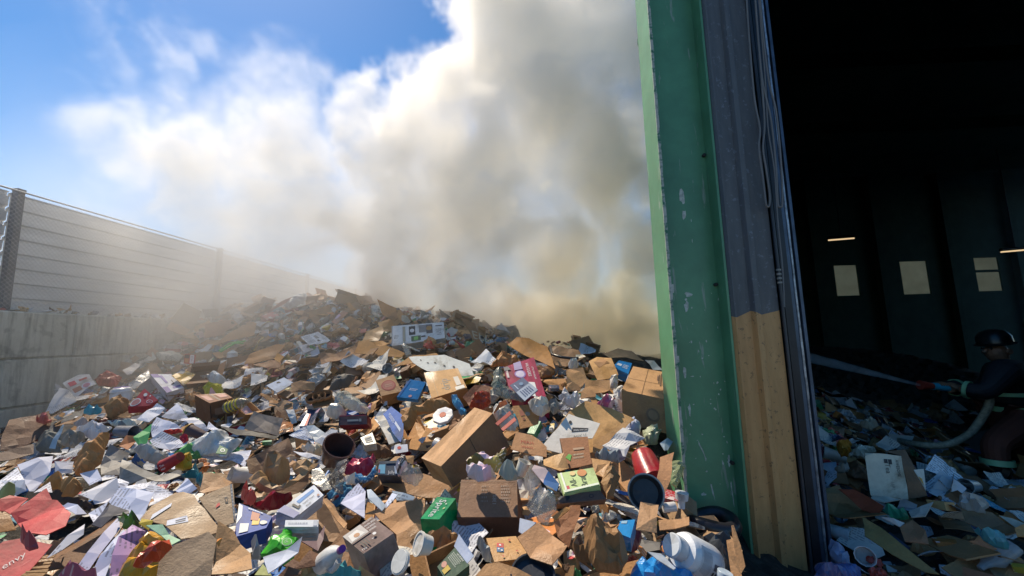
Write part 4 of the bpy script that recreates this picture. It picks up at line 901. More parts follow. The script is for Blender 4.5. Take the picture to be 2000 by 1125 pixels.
sheet('C', [(1540,615),(1600,620),(1672,685),(1600,680)], (.6,.63,.65), 'white_board', 'board', 'white board leaning behind the big box beside the column', m='plain', lift=.3)
lump('C', [(1272,790),(1290,735),(1335,728),(1342,800),(1300,830)], (.62,.6,.58), 'white_bag', 'bag', 'small white knotted bag at the left corner of the big box', m='bag', lift=.32)
sheet('C', [(180,293),(292,345),(320,440),(318,515),(290,510),(250,400)], (.3,.18,.1), 'standing_cardboard', 'cardboard', 'arched brown carton wall standing at the heap crest before the smoke', lift=.26, tilt=1.2, pr=[('t',.1,.3,.5,'ELL',(.5,.42,.3),1.)], prq=[(290,505),(318,510),(292,350),(235,330)], short='the arched carton wall')
lump('C', [(400,1040),(428,968),(470,920),(520,908),(560,975),(600,1085),(590,1125),(520,1125)], (.6,.6,.58), 'orange_white_bag', 'bag', 'white food bag with orange top and red bands beside the long tall box', m='bag', lift=.34, bulge=.08, rnd=.012, short='the orange and white bag')
into(sheet('C', [(425,1000),(470,922),(520,910),(530,935),(470,955),(440,1000)], (.6,.17,.04), 'orange_band', 'label', 'orange top flap of the white food bag', m='bag', lift=.45), 'the orange and white bag')
for a_, b_ in (((440,1075),(545,985)),((480,1115),(580,1030))):
    into(sheet('C', [a_, b_, (b_[0]+14,b_[1]+22), (a_[0]+18,a_[1]+16)], (.45,.07,.05), 'red_band', 'label', 'upper red printed band across the white food bag' if a_[0] < 450 else 'lower red printed band across the white food bag', m='ink', lift=.46, amp=0, jag=0), 'the orange and white bag')
sheet('C', [(570,945),(682,938),(765,1000),(752,1078),(622,1118)], (.42,.25,.12), 'paper_carton', 'carton', 'tan carton with a scuffed round logo right of the orange and white bag', lift=.28, tilt=.9, pr=[('c',.7,.55,.1,(.4,.36,.3)),('r',.25,.5,.5,.75,(.42,.16,.1)),('r',.3,.3,.45,.4,(.3,.12,.08))], prq=[(622,1115),(752,1078),(682,940),(572,946)])
lump('C', [(676,930),(730,892),(822,900),(842,972),(782,1022),(722,1000)], (.68,.66,.6), 'white_film', 'film', 'cream crumpled film above the tan carton with scuffed logo', m='bag', lift=.36, short='the cream crumpled film')
lump('C', [(820,935),(880,904),(912,958),(868,1002)], (.5,.55,.5), 'clear_cup', 'cup', 'clear crumpled cup with a yellow and blue print right of the cream film', m='print', lift=.4)
lump('C', [(898,875),(960,838),(1000,880),(1062,850),(1045,925),(1012,968),(950,930)], (.6,.62,.68), 'silver_foil', 'foil', 'crumpled silver white foil with torn points, above the wet flattened carton', m='bag', lift=.3, rnd=.04, short='the silver foil')
lump('C', [(1190,925),(1250,880),(1312,905),(1305,960),(1230,950)], (.4,.1,.25), 'pink_packet', 'packet', 'pink and white packet above the white label carton', m='print', lift=.3)
sheet('Z', [(1063,880),(1085,840),(1110,805),(1145,782),(1195,796),(1237,818),(1205,852),(1180,905),(1120,900)], (.46,.31,.16), 'wet_cardboard', 'cardboard', 'large wet golden flattened carton shining under a white labelled sheet', lift=.2, amp=.015, short='the wet flattened carton')
sheet('F', [(712,262),(902,30),(1112,95),(1062,190),(842,192),(856,298)], (.66,.63,.58), 'labelled_sheet', 'card', 'white sheet with handwriting and a black stamp on the wet flattened carton', m='plain', lift=.3, pr=[('r',.2,.5,.72,.64,INK),('t',.25,.53,.08,'HANDLE WITH CARE',W1,.6),('t',.3,.3,.12,'NOV 12',INK,1.),('l',.28,.1,.8,.22,2,INK),('c',.1,.78,.05,INK)], prq=[(856,295),(1062,190),(1112,95),(902,32)], short='the white labelled sheet')
sheet('F', [(838,195),(1030,180),(1062,370),(890,402)], (.28,.14,.075), 'wet_carton', 'cardboard', 'glossy red-brown wet carton panel right above the green cereal box', lift=.34, tilt=.8, pr=[('l',.35,.25,.75,.45,2,(.4,.3,.2)),('p',[(.05,.35),(.2,.45),(.3,.4),(.2,.22)],(.1,.35,.05)),('r',.4,.55,.8,.62,(.4,.26,.16))], prq=[(890,402),(1062,370),(1030,182),(840,197)])
sheet('F', [(512,265),(545,152),(655,170),(755,250),(750,320),(620,300)], (.42,.25,.14), 'stamped_box', 'box', 'tan carton stamped with red letters left of the white labelled sheet', lift=.3, tilt=.7, pr=[('t',.32,.4,.26,'MIAH',(.45,.09,.05),1.),('t',.34,.12,.2,'WAH',(.45,.09,.05),1.)], prq=[(512,262),(715,290),(655,172),(545,155)], short='the red-stamped carton')
sheet('F', [(722,330),(860,300),(900,400),(850,415),(725,385)], (.48,.33,.18), 'torn_cardboard', 'cardboard', 'pale torn corrugated piece left of the green cereal box', lift=.32, jag=.012)
sheet('F', [(1065,210),(1140,180),(1325,50),(1345,60),(1150,260),(1140,285),(1065,300)], (.4,.27,.15), 'cardboard_sheet', 'cardboard', 'shaded right-hand leaf of the wet flattened carton with a white edge', lift=.26)
sheet('F', [(1062,330),(1200,360),(1145,455),(1070,440)], (.42,.27,.14), 'torn_cardboard', 'cardboard', 'splintered tan corner right of the green cereal box', lift=.3, jag=.015)
box('F', [(1115,512),(1068,392),(825,432),(870,570)], .05, (.42,.55,.24), 'cereal_box', 'carton', 'light green cereal box with dark vertical lettering and a small picture', m='plain', lift=.36, pr=[('t',.2,.58,.24,'All-',(.02,.05,.03),.9),('t',.08,.3,.26,'Bran',(.02,.05,.03),.95),('r',.05,.8,.3,.9,(.4,.03,.05)),('c',.8,.35,.13,(.5,.2,.06)),('c',.84,.6,.08,(.6,.45,.2)),('r',.02,.02,.12,.98,(.6,.65,.55)),('r',.1,.88,.96,.93,(.65,.68,.6))], short='the green cereal box')
box('F', [(808,640),(1160,605),(1115,548),(880,572)], .08, (.14,.085,.06), 'dark_carton', 'carton', 'dark brown carton side with a thumb hole below the green cereal box', m='plain', n=(0,-.8,.6), lift=.3, pr=[('c',.12,.45,.36,BLK),('c',.72,.5,.22,(.05,.03,.03)),('c',.72,.5,.12,(.14,.085,.06))])
lump('F', [(1115,480),(1190,375),(1240,430),(1250,470),(1200,600),(1165,590)], (.28,.2,.12), 'crumpled_cardboard', 'cardboard', 'torn crumpled wall right of the dark carton side with a hole', m='card', lift=.26)
sheet('F', [(1135,235),(1265,135),(1420,182),(1310,260),(1280,340),(1220,290)], (.55,.55,.56), 'newsprint', 'newspaper', 'grey printed newspaper sheet left of the column above the red pot', m='paper', lift=.3, amp=.03)
lump('F', [(1080,300),(1150,270),(1290,330),(1250,345),(1120,330)], (.3,.36,.4), 'newsprint_roll', 'newspaper', 'crushed dark newsprint roll under the grey newspaper sheet', m='paper', lift=.26)
lump('F', [(1270,150),(1330,60),(1390,110),(1380,170),(1300,185)], (.4,.45,.6), 'plastic_cup', 'cup', 'bluish crushed cup above the grey newspaper sheet', m='bag', lift=.28)
lump('F', [(1400,140),(1470,100),(1520,150),(1500,230),(1430,230)], (.35,.4,.28), 'green_wrapper', 'wrapper', 'pale green wrapper beside the foot of the column flange', m='bag', lift=.26)
# long tall box
box('Z', [(861,911),(885,952),(996,872),(962,807)], .2, (.24,.14,.08), 'long_box', 'box', 'long tall brown box leaning up to the right with its narrow side sunlit', n=(.62,-.66,.42), lift=.28, ex=(-.135,.07,.03), col2=(.47,.3,.17), short='the long tall box')  # dark broad face, pale narrow side: shade and sun put into the colours
box('F', [(145,727),(560,727),(552,474),(176,474)], .3, (.22,.14,.10), 'brown_box', 'box', 'dark brown closed box with pale recycled percentage lettering, square to the camera', n=(0,-.55,.83), lift=.22, ex=(.04,.10,-.26), col2=(.11,.065,.05), pr=[('T',.64,.3,.13,'138%',(.5,.43,.37)),('l',.72,.35,.88,.85,6,(.32,.24,.19)),('l',.38,.35,.5,.85,5,(.32,.24,.19)),('r',0,.93,1,.94,(.12,.07,.05))], short='the dark brown closed box')  # sides darker than the top, shade put into the colour
lump('F', [(215,350),(260,310),(320,290),(380,330),(470,260),(488,290),(420,420),(300,380),(225,400)], (.5,.42,.12), 'yellow_wrapper', 'wrapper', 'heap of yellow wrappers behind the dark brown closed box', m='print', lift=.34, short='the yellow wrappers')
lump('F', [(212,385),(300,370),(400,430),(420,460),(290,470),(215,450)], (.5,.46,.55), 'lilac_wrapper', 'wrapper', 'lilac and white wrapper touching the back of the dark brown closed box', m='print', lift=.34)
lump('F', [(420,430),(450,390),(530,395),(600,450),(500,468)], (.3,.4,.4), 'teal_fabric', 'film', 'teal net in clear film behind the dark brown closed box', m='bag', lift=.34)
lathe('F', (570,440), (605,350), 42, OPEN, (.68,.66,.6), 'foam_cup', 'cup', 'white dented foam cup right of the yellow wrappers', lift=.36)
sheet('F', [(648,410),(665,380),(745,400),(838,495),(820,550),(760,520)], (.07,.17,.4), 'blue_packet', 'packet', 'blue printed blister packet left of the green cereal box', m='print', lift=.34, tilt=.9)
lump('F', [(612,660),(660,560),(800,560),(820,640),(770,770),(700,740)], (.4,.4,.38), 'clear_tray', 'tray', 'clear crumpled plastic tray with frosted ribs below the blue packet', m='film', lift=.3, short='the clear crumpled tray')
sheet('F', [(568,735),(680,770),(590,832),(570,815)], LB, 'white_corner', 'card', 'small white card corner right of the dark brown closed box', m='plain', lift=.24)
sheet('F', [(795,735),(915,655),(985,640),(975,700),(905,920),(830,850)], (.25,.12,.06), 'carton_wall', 'cardboard', 'reddish brown carton wall with a sunlit orange rim below the dark carton side', lift=.28, tilt=.9, short='the reddish brown carton wall')
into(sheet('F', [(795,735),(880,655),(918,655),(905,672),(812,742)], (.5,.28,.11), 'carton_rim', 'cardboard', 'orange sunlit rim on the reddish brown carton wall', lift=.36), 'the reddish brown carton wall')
sheet('F', [(560,872),(702,765),(895,930),(870,965),(790,1055),(640,992)], (.4,.25,.15), 'open_flaps', 'cardboard', 'tan folded carton with a crease down its middle right of the pizza carton', lift=.26, short='the creased tan carton')
box('F', [(345,870),(400,1030),(640,1000),(545,855)], .06, (.48,.31,.15), 'pizza_carton', 'carton', 'kraft pizza carton with red and blue domino emblem near the bottom edge', m='card', lift=.24, pr=[('p',[(.25,.28),(.43,.22),(.48,.42),(.3,.48)],(.5,.06,.05)),('p',[(.44,.22),(.62,.17),(.67,.37),(.49,.42)],(.04,.14,.3)),('c',.36,.35,.035,W1),('c',.52,.26,.03,W1),('c',.6,.33,.03,W1),('c',.2,.7,.04,(.45,.1,.06)),('c',.7,.75,.03,(.45,.1,.06)),('c',.85,.3,.03,(.45,.1,.06))], short='the pizza carton')
lathe('F', (660,1160), (662,1085), 135, [(0,.0),(0,.85),(.85,.96),(.9,1.03),(1,1.03),(1,.95),(.55,.9),(.5,.6),(.7,.55),(.7,.0)], (.03,.033,.04), 'bucket_cover', 'lid', 'black ribbed round bucket lid cut by the bottom edge', lift=.22, ax=(0,-.45,.9), n=28, short='the black round lid')
sheet('F', [(270,1125),(345,1045),(430,1035),(680,1125)], (.38,.24,.13), 'cardboard_edge', 'cardboard', 'tan carton edge at the bottom edge left of the black round lid', lift=.24)
lump('F', [(985,800),(1080,738),(1242,832),(1305,950),(1250,1105),(1100,1080),(1050,1000),(1010,930)], (.24,.155,.085), 'paper_bag', 'bag', 'large crumpled dark brown paper bag low on the right', m='card', lift=.3, bulge=.1, rnd=.035, short='the large crumpled paper bag')
lump('F', [(905,900),(985,850),(1030,960),(1080,1080),(960,1010)], (.2,.13,.08), 'paper_bag_fold', 'bag', 'shadowed brown paper fold left of the large crumpled paper bag', m='card', lift=.22)
lathe('F', (1395,300), (1362,500), 95, [(0,0),(0,.7),(.05,.75),(.95,1),(1,1.02),(1,.0)], (.33,.018,.028), 'red_pot', 'pot', 'glossy red rounded pot upside down above the black bucket', lift=.22, ax=(.1,-.7,-.55), n=20, short='the red pot')
lathe('F', (1420,560), (1376,612), 102, OPEN, (.03,.035,.045), 'black_bucket', 'bucket', 'black bucket with a grey rim lying open toward the camera near the column', lift=.3, ax=(-.18,-.9,.32), parts=[('rim', [(.94,1.0),(.95,1.09),(1.03,1.09),(1.03,1.0)], (.3,.31,.3), 'plastic')], n=28, short='the black bucket')
sheet('F', [(1357,800),(1386,622),(1516,640),(1500,725),(1495,832)], (.44,.29,.18), 'cardboard_rectangle', 'cardboard', 'small tan rectangle with a stain hanging over the black bucket rim', lift=.42, tilt=1.2, short='the tan rectangle on the bucket')
box('F', [(1225,830),(1320,868),(1352,742),(1252,752)], .08, (.02,.25,.6), 'blue_carton', 'carton', 'small bright blue carton with pale tabs below the black bucket', m='plastic', lift=.3, pr=[('r',.1,.75,.5,.95,(.3,.5,.65))], short='the small blue carton below the bucket')
lump('F', [(1260,830),(1350,790),(1400,850),(1380,940),(1290,960)], (.09,.02,.06), 'maroon_film', 'film', 'dark maroon film behind the small blue carton', m='plastic', lift=.18)
sheet('F', [(1520,318),(1615,280),(1590,480),(1560,560),(1500,632),(1482,560)], (.42,.25,.15), 'cardboard_strip', 'cardboard', 'tall narrow tan strip standing against the column base', lift=.34, tilt=1.2, short='the tall strip by the column')
sheet('F', [(1510,745),(1720,712),(1720,782),(1520,812)], (.38,.24,.14), 'cardboard_bar', 'cardboard', 'long flat tan bar lying at the foot of the green column', lift=.26, tilt=.9)
lump('F', [(1580,400),(1610,345),(1690,400),(1640,530),(1600,500)], (.35,.42,.25), 'green_jar', 'bottle', 'pale green clear bottle wedged beside the green column', m='film', lift=.26)
sheet('F', [(1522,225),(1570,195),(1610,215),(1575,270),(1550,275)], (.4,.5,.6), 'blue_slip', 'paper', 'pale blue paper slip curling beside the green column', m='plain', lift=.34)
lathe('F', (1540,665), (1625,655), 28, CLOSED, (.7,.7,.72), 'white_bottle', 'bottle', 'small white bottle lying beside the tan rectangle near the column', lift=.28)
lathe('F', (1665,665), (1668,560), 34, [(0,0),(0,.6),(.5,.62),(.55,1.1),(1,1.2),(1,0)], (.6,.66,.72), 'white_funnel', 'cup', 'white funnel cup standing at the green column base', lift=.26)
# jug, tarp and things at the column foot
rj, A_, B_, r_ = lathe('J', (430,1060), (205,945), 98, [(0,0),(0,.8),(.05,.95),(.12,1),(.72,1),(.8,.9),(.83,.55),(.85,.5),(.98,.5),(1,.45),(1,0)], (.68,.71,.76), 'white_jug', 'jug', 'large white round jug with a printed label lying at the lower right', lift=.3, dY=-.08, n=28, parts=[('cap', [(.84,.58),(.86,.62),(1.06,.62),(1.08,.55),(1.08,0)], (.55,.6,.66), 'plastic')], short='the large white jug')
ax_ = (B_-A_).normalized(); tc = (CP-A_).normalized(); nn_ = (tc-ax_*tc.dot(ax_)).normalized(); sdv = ax_.cross(nn_)
pg = G(); Lj = (B_-A_).length
def jp_(u, th_): return A_+ax_*(Lj*(.14+.56*u))+(nn_*math.cos(th_)+sdv*math.sin(th_))*(r_+.0015)
def jr(u0, u1, t0, t1, c, k=0):
    st = 6
    for i in range(st):
        a, b = t0+(t1-t0)*i/st, t0+(t1-t0)*(i+1)/st; q = nn_*.0006*k
        pg.add([jp_(u0,a)+q, jp_(u1,a)+q, jp_(u1,b)+q, jp_(u0,b)+q], [(0,1,2,3)], c)
jr(.05, .95, -.9, .75, (.6,.62,.66)); jr(.1, .38, -.2, .12, (.1,.12,.16), 1); jr(.12,.25,-.45,-.3,INK,1); jr(.3,.37,-.5,-.3,INK,1)
for k in range(9): jr(.5+.045*k, .515+.045*k, -.75+.02*k, .55, (.25,.28,.33), 1)
pg.build('print', 'ink', rj, tuple(A_))
lump('J', [(-60,1120),(0,1030),(100,1000),(200,1070),(300,1105),(350,1200),(-60,1200)], (.02,.24,.62), 'blue_tarp', 'tarp', 'bright blue plastic tarp under the large white jug at the bottom edge', m='bag', lift=.24, bulge=.08, rnd=.02, short='the blue tarp')
sheet('J', [(45,975),(130,985),(220,1065),(200,1075),(100,1020)], (.5,.55,.6), 'white_strip', 'plastic', 'thin white plastic strip on the blue tarp left of the jug', m='plastic', lift=.34)
lathe('J', (500,1180), (515,1100), 40, CLOSED, (.4,.5,.62), 'small_jar', 'jar', 'small pale blue jar at the bottom edge right of the white jug', lift=.3)
sheet('J', [(527,905),(560,898),(605,1130),(545,1130)], (.4,.25,.14), 'cardboard_strip', 'cardboard', 'broad tan strip propped at the foot of the green column', lift=.34, tilt=1.3)
sheet('J', [(545,822),(566,820),(635,1060),(600,1130)], (.36,.23,.13), 'cardboard_sliver', 'cardboard', 'thin splintered strip right of the broad propped strip', lift=.3, tilt=1.3)
g = G(); c_ = at(1390, 1038, 2.68); c_.z = max(c_.z, H(c_.x, c_.y)+.1)
g = G(); v_ = []
for i in range(24):
    th_ = i*2*math.pi/24
    for j in range(8):
        ps = j*2*math.pi/8; rr_ = .13+.05*math.cos(ps); v_.append(Vector((rr_*math.cos(th_), rr_*.8*math.sin(th_), .05*math.sin(ps)+.015*math.sin(2*th_))))
g.add(v_, [(i*8+j, ((i+1)%24)*8+j, ((i+1)%24)*8+(j+1)%8, i*8+(j+1)%8) for i in range(24) for j in range(8)], BLK, [(k*.01, 0) for k in range(192)], True)
ty = g.build('rubber_ring', 'plastic'); ty.location = c_; tag(ty, 'black rubber tube ring lying at the base of the green column', 'rubber ring')
lump('J', [(370,900),(480,870),(540,900),(545,1080),(480,1110),(400,960)], (.05,.06,.075), 'black_bag', 'bag', 'black plastic bag between the white jug and the column', m='plastic', lift=.2)
# --- lower centre
box('E', [(1455,742),(1458,740),(1582,592),(1580,740)][0:0] or [(1570,590),(1458,738),(1585,742),(1697,600)], .2, (.0,.36,.12), 'soda_carton', 'carton', 'bright green soda can carton with white lettering in the lower centre', m='plastic', n=(-.1,-.6,.8), lift=.24, ex=(.015,.03,-.17), col2=(.0,.26,.08), pr=[('t',.1,.3,.5,'Sprite',(.75,.78,.75),.85),('c',.5,.8,.05,(.6,.7,.3)),('c',.3,.75,.04,(.6,.7,.6))], side=[('t',.2,.3,.45,'Sprite',(.4,.6,.45),.9)], short='the green soda carton')
box('E', [(1073,975),(1277,835),(1130,722),(933,860)], .24, (.16,.09,.09), 'coffee_pod_box', 'box', 'coffee pod box with a burgundy lid picture, closed, at the bottom centre', m='plain', n=(-.05,-.5,.87), lift=.24, ex=(.045,.06,-.2), col2=(.27,.25,.25), pr=[('r',0,.5,.58,1.,(.45,.42,.4)),('p',[(.05,.6),(.5,.62),(.4,.9),(.1,.88)],(.7,.68,.64)),('c',.28,.72,.08,(.45,.22,.1)),('r',0,.5,.6,.56,(.1,.05,.05)),('t',.03,.08,.1,'120',W1,1.),('t',.6,.78,.085,'PACIFIC BOLD',W1,.62),('t',.6,.66,.085,'PACIFIQUE',W1,.62),('t',.6,.54,.085,'INTENSE',W1,.62),('t',.64,.9,.09,'KIRKLAND',(.6,.55,.5),.62),('r',.16,.15,.2,.4,INK),('r',.24,.15,.28,.4,INK),('r',.32,.15,.36,.4,INK),('c',.62,.35,.05,W1),('t',.45,.2,.06,'80',W1)], short='the coffee pod box')
sheet('E', [(1090,700),(1240,622),(1495,625),(1440,880),(1380,960),(1310,1010),(1290,840),(1150,720)], (.36,.23,.14), 'cardboard_sheet', 'cardboard', 'large creased brown sheet between the coffee pod box and the green soda carton', lift=.12, amp=.02, jag=.01, step=.05)
sheet('E', [(650,690),(770,610),(830,600),(960,750),(960,800),(880,900),(790,880),(700,780)], (.27,.18,.115), 'open_box_inside', 'cardboard', 'shaded brown box inside left of the coffee pod box', lift=.12)
sheet('E', [(790,620),(815,600),(965,765),(945,795)], (.4,.24,.12), 'box_edge', 'cardboard', 'narrow torn tan edge running down to the coffee pod box', lift=.24, jag=.01)
lump('E', [(1385,905),(1440,880),(1560,830),(1660,810),(1720,860),(1640,900),(1600,980),(1550,960),(1560,900),(1450,930)], (.3,.2,.115), 'torn_cardboard', 'cardboard', 'ragged torn brown strips below the green soda carton', m='card', lift=.2, rnd=.03)
sheet('E', [(915,635),(965,560),(1042,498),(1090,545),(1083,738)], (.5,.52,.68), 'paper_sheet', 'paper', 'lilac white printed sheet, five-sided, above the coffee pod box', m='paper', lift=.28, short='the lilac printed sheet')
sheet('E', [(1092,540),(1120,545),(1225,640),(1200,680),(1110,600)], (.45,.52,.6), 'leaflet', 'leaflet', 'pale zigzag folded leaflet beside the lilac sheet', m='paper', lift=.28, short='the folded leaflet')
into(sheet('E', [(1225,665),(1215,630),(1270,555),(1300,575),(1290,605)], (.5,.56,.72), 'leaflet', 'leaflet', 'right arm of the pale folded leaflet, below the round cardboard base', m='paper', lift=.28), 'the folded leaflet')
into(sheet('E', [(1270,550),(1420,590),(1410,605),(1300,605)], (.45,.52,.58), 'leaflet', 'leaflet', 'flat pale tail of the folded leaflet under the round cardboard base', m='paper', lift=.27), 'the folded leaflet')
sheet('E', [(1105,482),(1190,455),(1300,440),(1480,430),(1620,480),(1690,570),(1640,600),(1490,590),(1300,545)], (.33,.21,.12), 'cardboard_tray', 'cardboard', 'wide brown cardboard base holding small cartons left of the long tall box', lift=.16, short='the wide brown base')
box('E', [(1168,442),(1312,445),(1300,345),(1182,350)], .1, (.03,.05,.09), 'snack_box', 'carton', 'small navy and sky blue snack box with one torn tan flap', m='plain', n=(0,-.7,.7), lift=.3, pr=[('r',0,.1,.35,.75,(.15,.42,.6)),('t',.5,.1,.3,'Jolly',W1,.8),('r',.02,.15,.1,.4,(.4,.05,.1)),('r',.83,.1,.98,.6,(.35,.45,.6)),('r',.35,.8,.98,.98,(.05,.07,.1))], short='the navy snack box')
into(sheet('E', [(1235,350),(1290,315),(1415,305),(1410,365),(1330,365)], (.4,.26,.14), 'torn_flap', 'cardboard', 'torn tan flap behind the navy snack box', lift=.32, tilt=1.), 'the navy snack box')
lump('E', [(1290,370),(1350,330),(1392,380),(1385,425),(1310,440)], (.08,.06,.06), 'photo_packet', 'packet', 'dark pictured packet right of the navy snack box', m='print', lift=.34)
lump('E', [(1320,440),(1400,412),(1480,440),(1445,500),(1370,495)], (.5,.46,.44), 'cellophane', 'film', 'small clear tray of shreds right of the navy snack box', m='film', lift=.3)
lump('E', [(942,435),(965,380),(1010,340),(1080,345),(1130,310),(1165,340),(1140,400),(1090,440),(1000,445)], (.42,.035,.09), 'candy_bag', 'bag', 'crumpled pink-red sweet bag with a sky blue lower half', m='bag', lift=.3, bulge=.06, rnd=.025, short='the pink-red sweet bag')
into(lump('E', [(945,450),(1010,445),(1095,440),(1165,370),(1155,440),(1120,475),(1050,492),(960,505)], (.1,.36,.62), 'candy_bag_label', 'bag', 'sky blue printed lower half under the pink-red sweet bag', m='print', lift=.32, bulge=.05, rnd=.015), 'the pink-red sweet bag')
rp, A_, B_, r_ = lathe('E', (858,345), (968,236), 98, [(0,0),(0,.62),(.03,.66),(.82,.95),(.83,1.03),(1,1.05),(1,.96),(.1,.62),(.1,0)], (.085,.045,.04), 'plant_pot', 'pot', 'dark brown round plant pot lying with its open mouth up in the centre', lift=.3, ax=(.42,-.3,.62), n=28, short='the brown plant pot')
box('E', [(1082,240),(1160,228),(1132,155),(1052,190)], .06, (.6,.6,.52), 'small_appliance', 'device', 'small cream device with black slots right of the brown plant pot', m='plastic', lift=.32, pr=[('r',.2,.2,.8,.28,INK),('r',.2,.38,.8,.46,INK),('r',.2,.56,.8,.64,INK),('r',.2,.74,.8,.8,INK)], short='the small cream device')
sheet('E', [(1282,240),(1368,232),(1372,280),(1290,298)], (.55,.58,.66), 'card_slip', 'card', 'small white card with a red diamond mark right of the cream device', m='plain', lift=.26, pr=[('c',.35,.4,.2,RED)])
lump('E', [(1080,270),(1150,230),(1250,250),(1280,310),(1150,330)], (.2,.14,.1), 'wet_paper', 'paper', 'dark wet brown pulp below the small cream device', m='card', lift=.16)
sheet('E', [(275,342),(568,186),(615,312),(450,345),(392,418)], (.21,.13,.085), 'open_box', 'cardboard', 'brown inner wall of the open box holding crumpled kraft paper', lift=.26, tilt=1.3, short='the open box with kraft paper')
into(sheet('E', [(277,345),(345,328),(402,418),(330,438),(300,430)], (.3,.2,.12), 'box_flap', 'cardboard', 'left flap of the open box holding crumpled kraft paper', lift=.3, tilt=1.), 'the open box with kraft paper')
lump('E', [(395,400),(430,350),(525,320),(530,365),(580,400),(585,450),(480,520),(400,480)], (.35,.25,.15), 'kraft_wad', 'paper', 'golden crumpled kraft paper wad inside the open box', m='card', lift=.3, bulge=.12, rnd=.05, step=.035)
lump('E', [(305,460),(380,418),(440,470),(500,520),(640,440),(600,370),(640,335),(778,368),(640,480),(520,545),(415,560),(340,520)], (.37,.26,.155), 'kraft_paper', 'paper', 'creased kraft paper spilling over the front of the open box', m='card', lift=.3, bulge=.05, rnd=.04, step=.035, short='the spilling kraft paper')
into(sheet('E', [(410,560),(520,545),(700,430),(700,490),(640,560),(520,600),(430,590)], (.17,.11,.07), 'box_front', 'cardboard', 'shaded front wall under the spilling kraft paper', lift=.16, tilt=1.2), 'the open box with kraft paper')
sheet('E', [(265,128),(330,10),(535,66),(495,177)], (.24,.2,.175), 'taupe_board', 'board', 'plain taupe board lying tilted above the open box', m='plain', lift=.32, tilt=.9, short='the plain taupe board')
sheet('E', [(100,110),(265,135),(500,185),(470,200),(210,165)], BLK, 'black_board', 'board', 'thin black board edge under the plain taupe board', m='plain', lift=.22)
sheet('E', [(570,170),(680,115),(738,210),(600,185)], (.55,.6,.72), 'paper_triangle', 'paper', 'white paper triangle above the brown plant pot on its left', m='paper', lift=.28)
sheet('E', [(682,108),(740,105),(820,165),(745,220)], (.32,.4,.48), 'photo_sheet', 'paper', 'glossy greyish picture sheet between the paper triangle and the plant pot', m='print', lift=.29)
sheet('E', [(738,215),(850,135),(900,140),(830,255),(770,240)], (.55,.56,.6), 'flyer', 'paper', 'white flyer with fine print touching the plant pot', m='paper', lift=.28)
box('E', [(640,110),(690,108),(718,30),(688,28)], .03, (.02,.1,.35), 'blue_red_packet', 'packet', 'small packet half blue and half red above the paper triangle', m='plastic', lift=.3, pr=[('r',.6,0,1,1,(.5,.04,.04)),('r',.1,.3,.4,.6,LB)])
sheet('E', [(548,0),(600,0),(622,85),(590,95)], (.55,.6,.66), 'white_strip', 'paper', 'upright white folded strip right of the taupe board', m='plain', lift=.34, tilt=1.2)
lump('E', [(655,255),(700,232),(790,250),(810,290),(740,300)], (.58,.5,.35), 'cream_dish', 'dish', 'cream paper dish with a yellow smear left of the plant pot', m='print', lift=.26)
sheet('E', [(595,268),(640,275),(790,325),(848,280),(845,350),(700,335)], (.55,.58,.68), 'white_wrap', 'paper', 'white curled sheet lying in front of the cream paper dish', m='plain', lift=.26, amp=.02)
sheet('E', [(718,400),(780,390),(860,530),(800,545),(725,480)], (.3,.3,.28), 'clear_sheet', 'film', 'clear plastic sheet hanging beside the spilling kraft paper', m='film', lift=.3)
lump('E', [(835,440),(900,400),(960,345),(980,370),(940,430),(880,460)], (.35,.38,.42), 'clear_bottle', 'bottle', 'clear crushed bottle between the plant pot and the sweet bag', m='film', lift=.3)
lump('E', [(840,460),(900,440),(940,480),(930,560),(880,540)], (.2,.2,.19), 'clear_wrap', 'film', 'dark clear film left of the pink-red sweet bag', m='film', lift=.26)
box('E', [(600,740),(803,578),(738,508),(485,692)][0:4], .07, (.55,.6,.7), 'tea_carton', 'carton', 'long white carton with blue panel and black lettering, left of centre bottom', m='plain', lift=.26, pr=[('p',[(.42,.55),(.9,.6),(.9,.8),(.42,.78)],(.05,.2,.5)),('t',.45,.3,.16,'TEMPT THAT',INK,.8),('t',.45,.08,.16,'BELIEF',INK,.8),('r',.28,.3,.34,.75,INK),('r',.34,.35,.39,.45,INK),('c',.88,.2,.08,(.35,.2,.15)),('r',0,0,.2,1,(.2,.22,.4))], short='the long white lettered carton')
box('E', [(200,862),(415,800),(456,722),(232,632)][0:4], .08, (.03,.09,.4), 'cracker_box', 'carton', 'blue cracker box with a yellow centre picture at the lower left', m='plain', lift=.26, pr=[('p',[(.0,.35),(.14,.6),(.12,.95),(.0,.98)],(.6,.65,.72)),('r',.48,.3,.7,.62,(.65,.42,.05)),('r',.42,.5,.66,.86,(.35,.1,.05)),('r',.12,.06,.4,.36,(.55,.6,.65)),('c',.84,.4,.13,(.6,.62,.6)),('l',.3,.88,.8,.96,1,(.5,.6,.7))], short='the blue cracker box')
lump('E', [(265,575),(300,555),(345,610),(330,635),(280,620)], (.62,.09,.08), 'red_card', 'card', 'small salmon red card above the blue cracker box', m='plastic', lift=.28)
lump('E', [(330,640),(440,590),(600,580),(590,620),(460,665),(380,660)], (.25,.01,.025), 'red_bag', 'bag', 'dark red glossy bag under the open box with kraft paper', m='plastic', lift=.2, short='the dark red glossy bag')
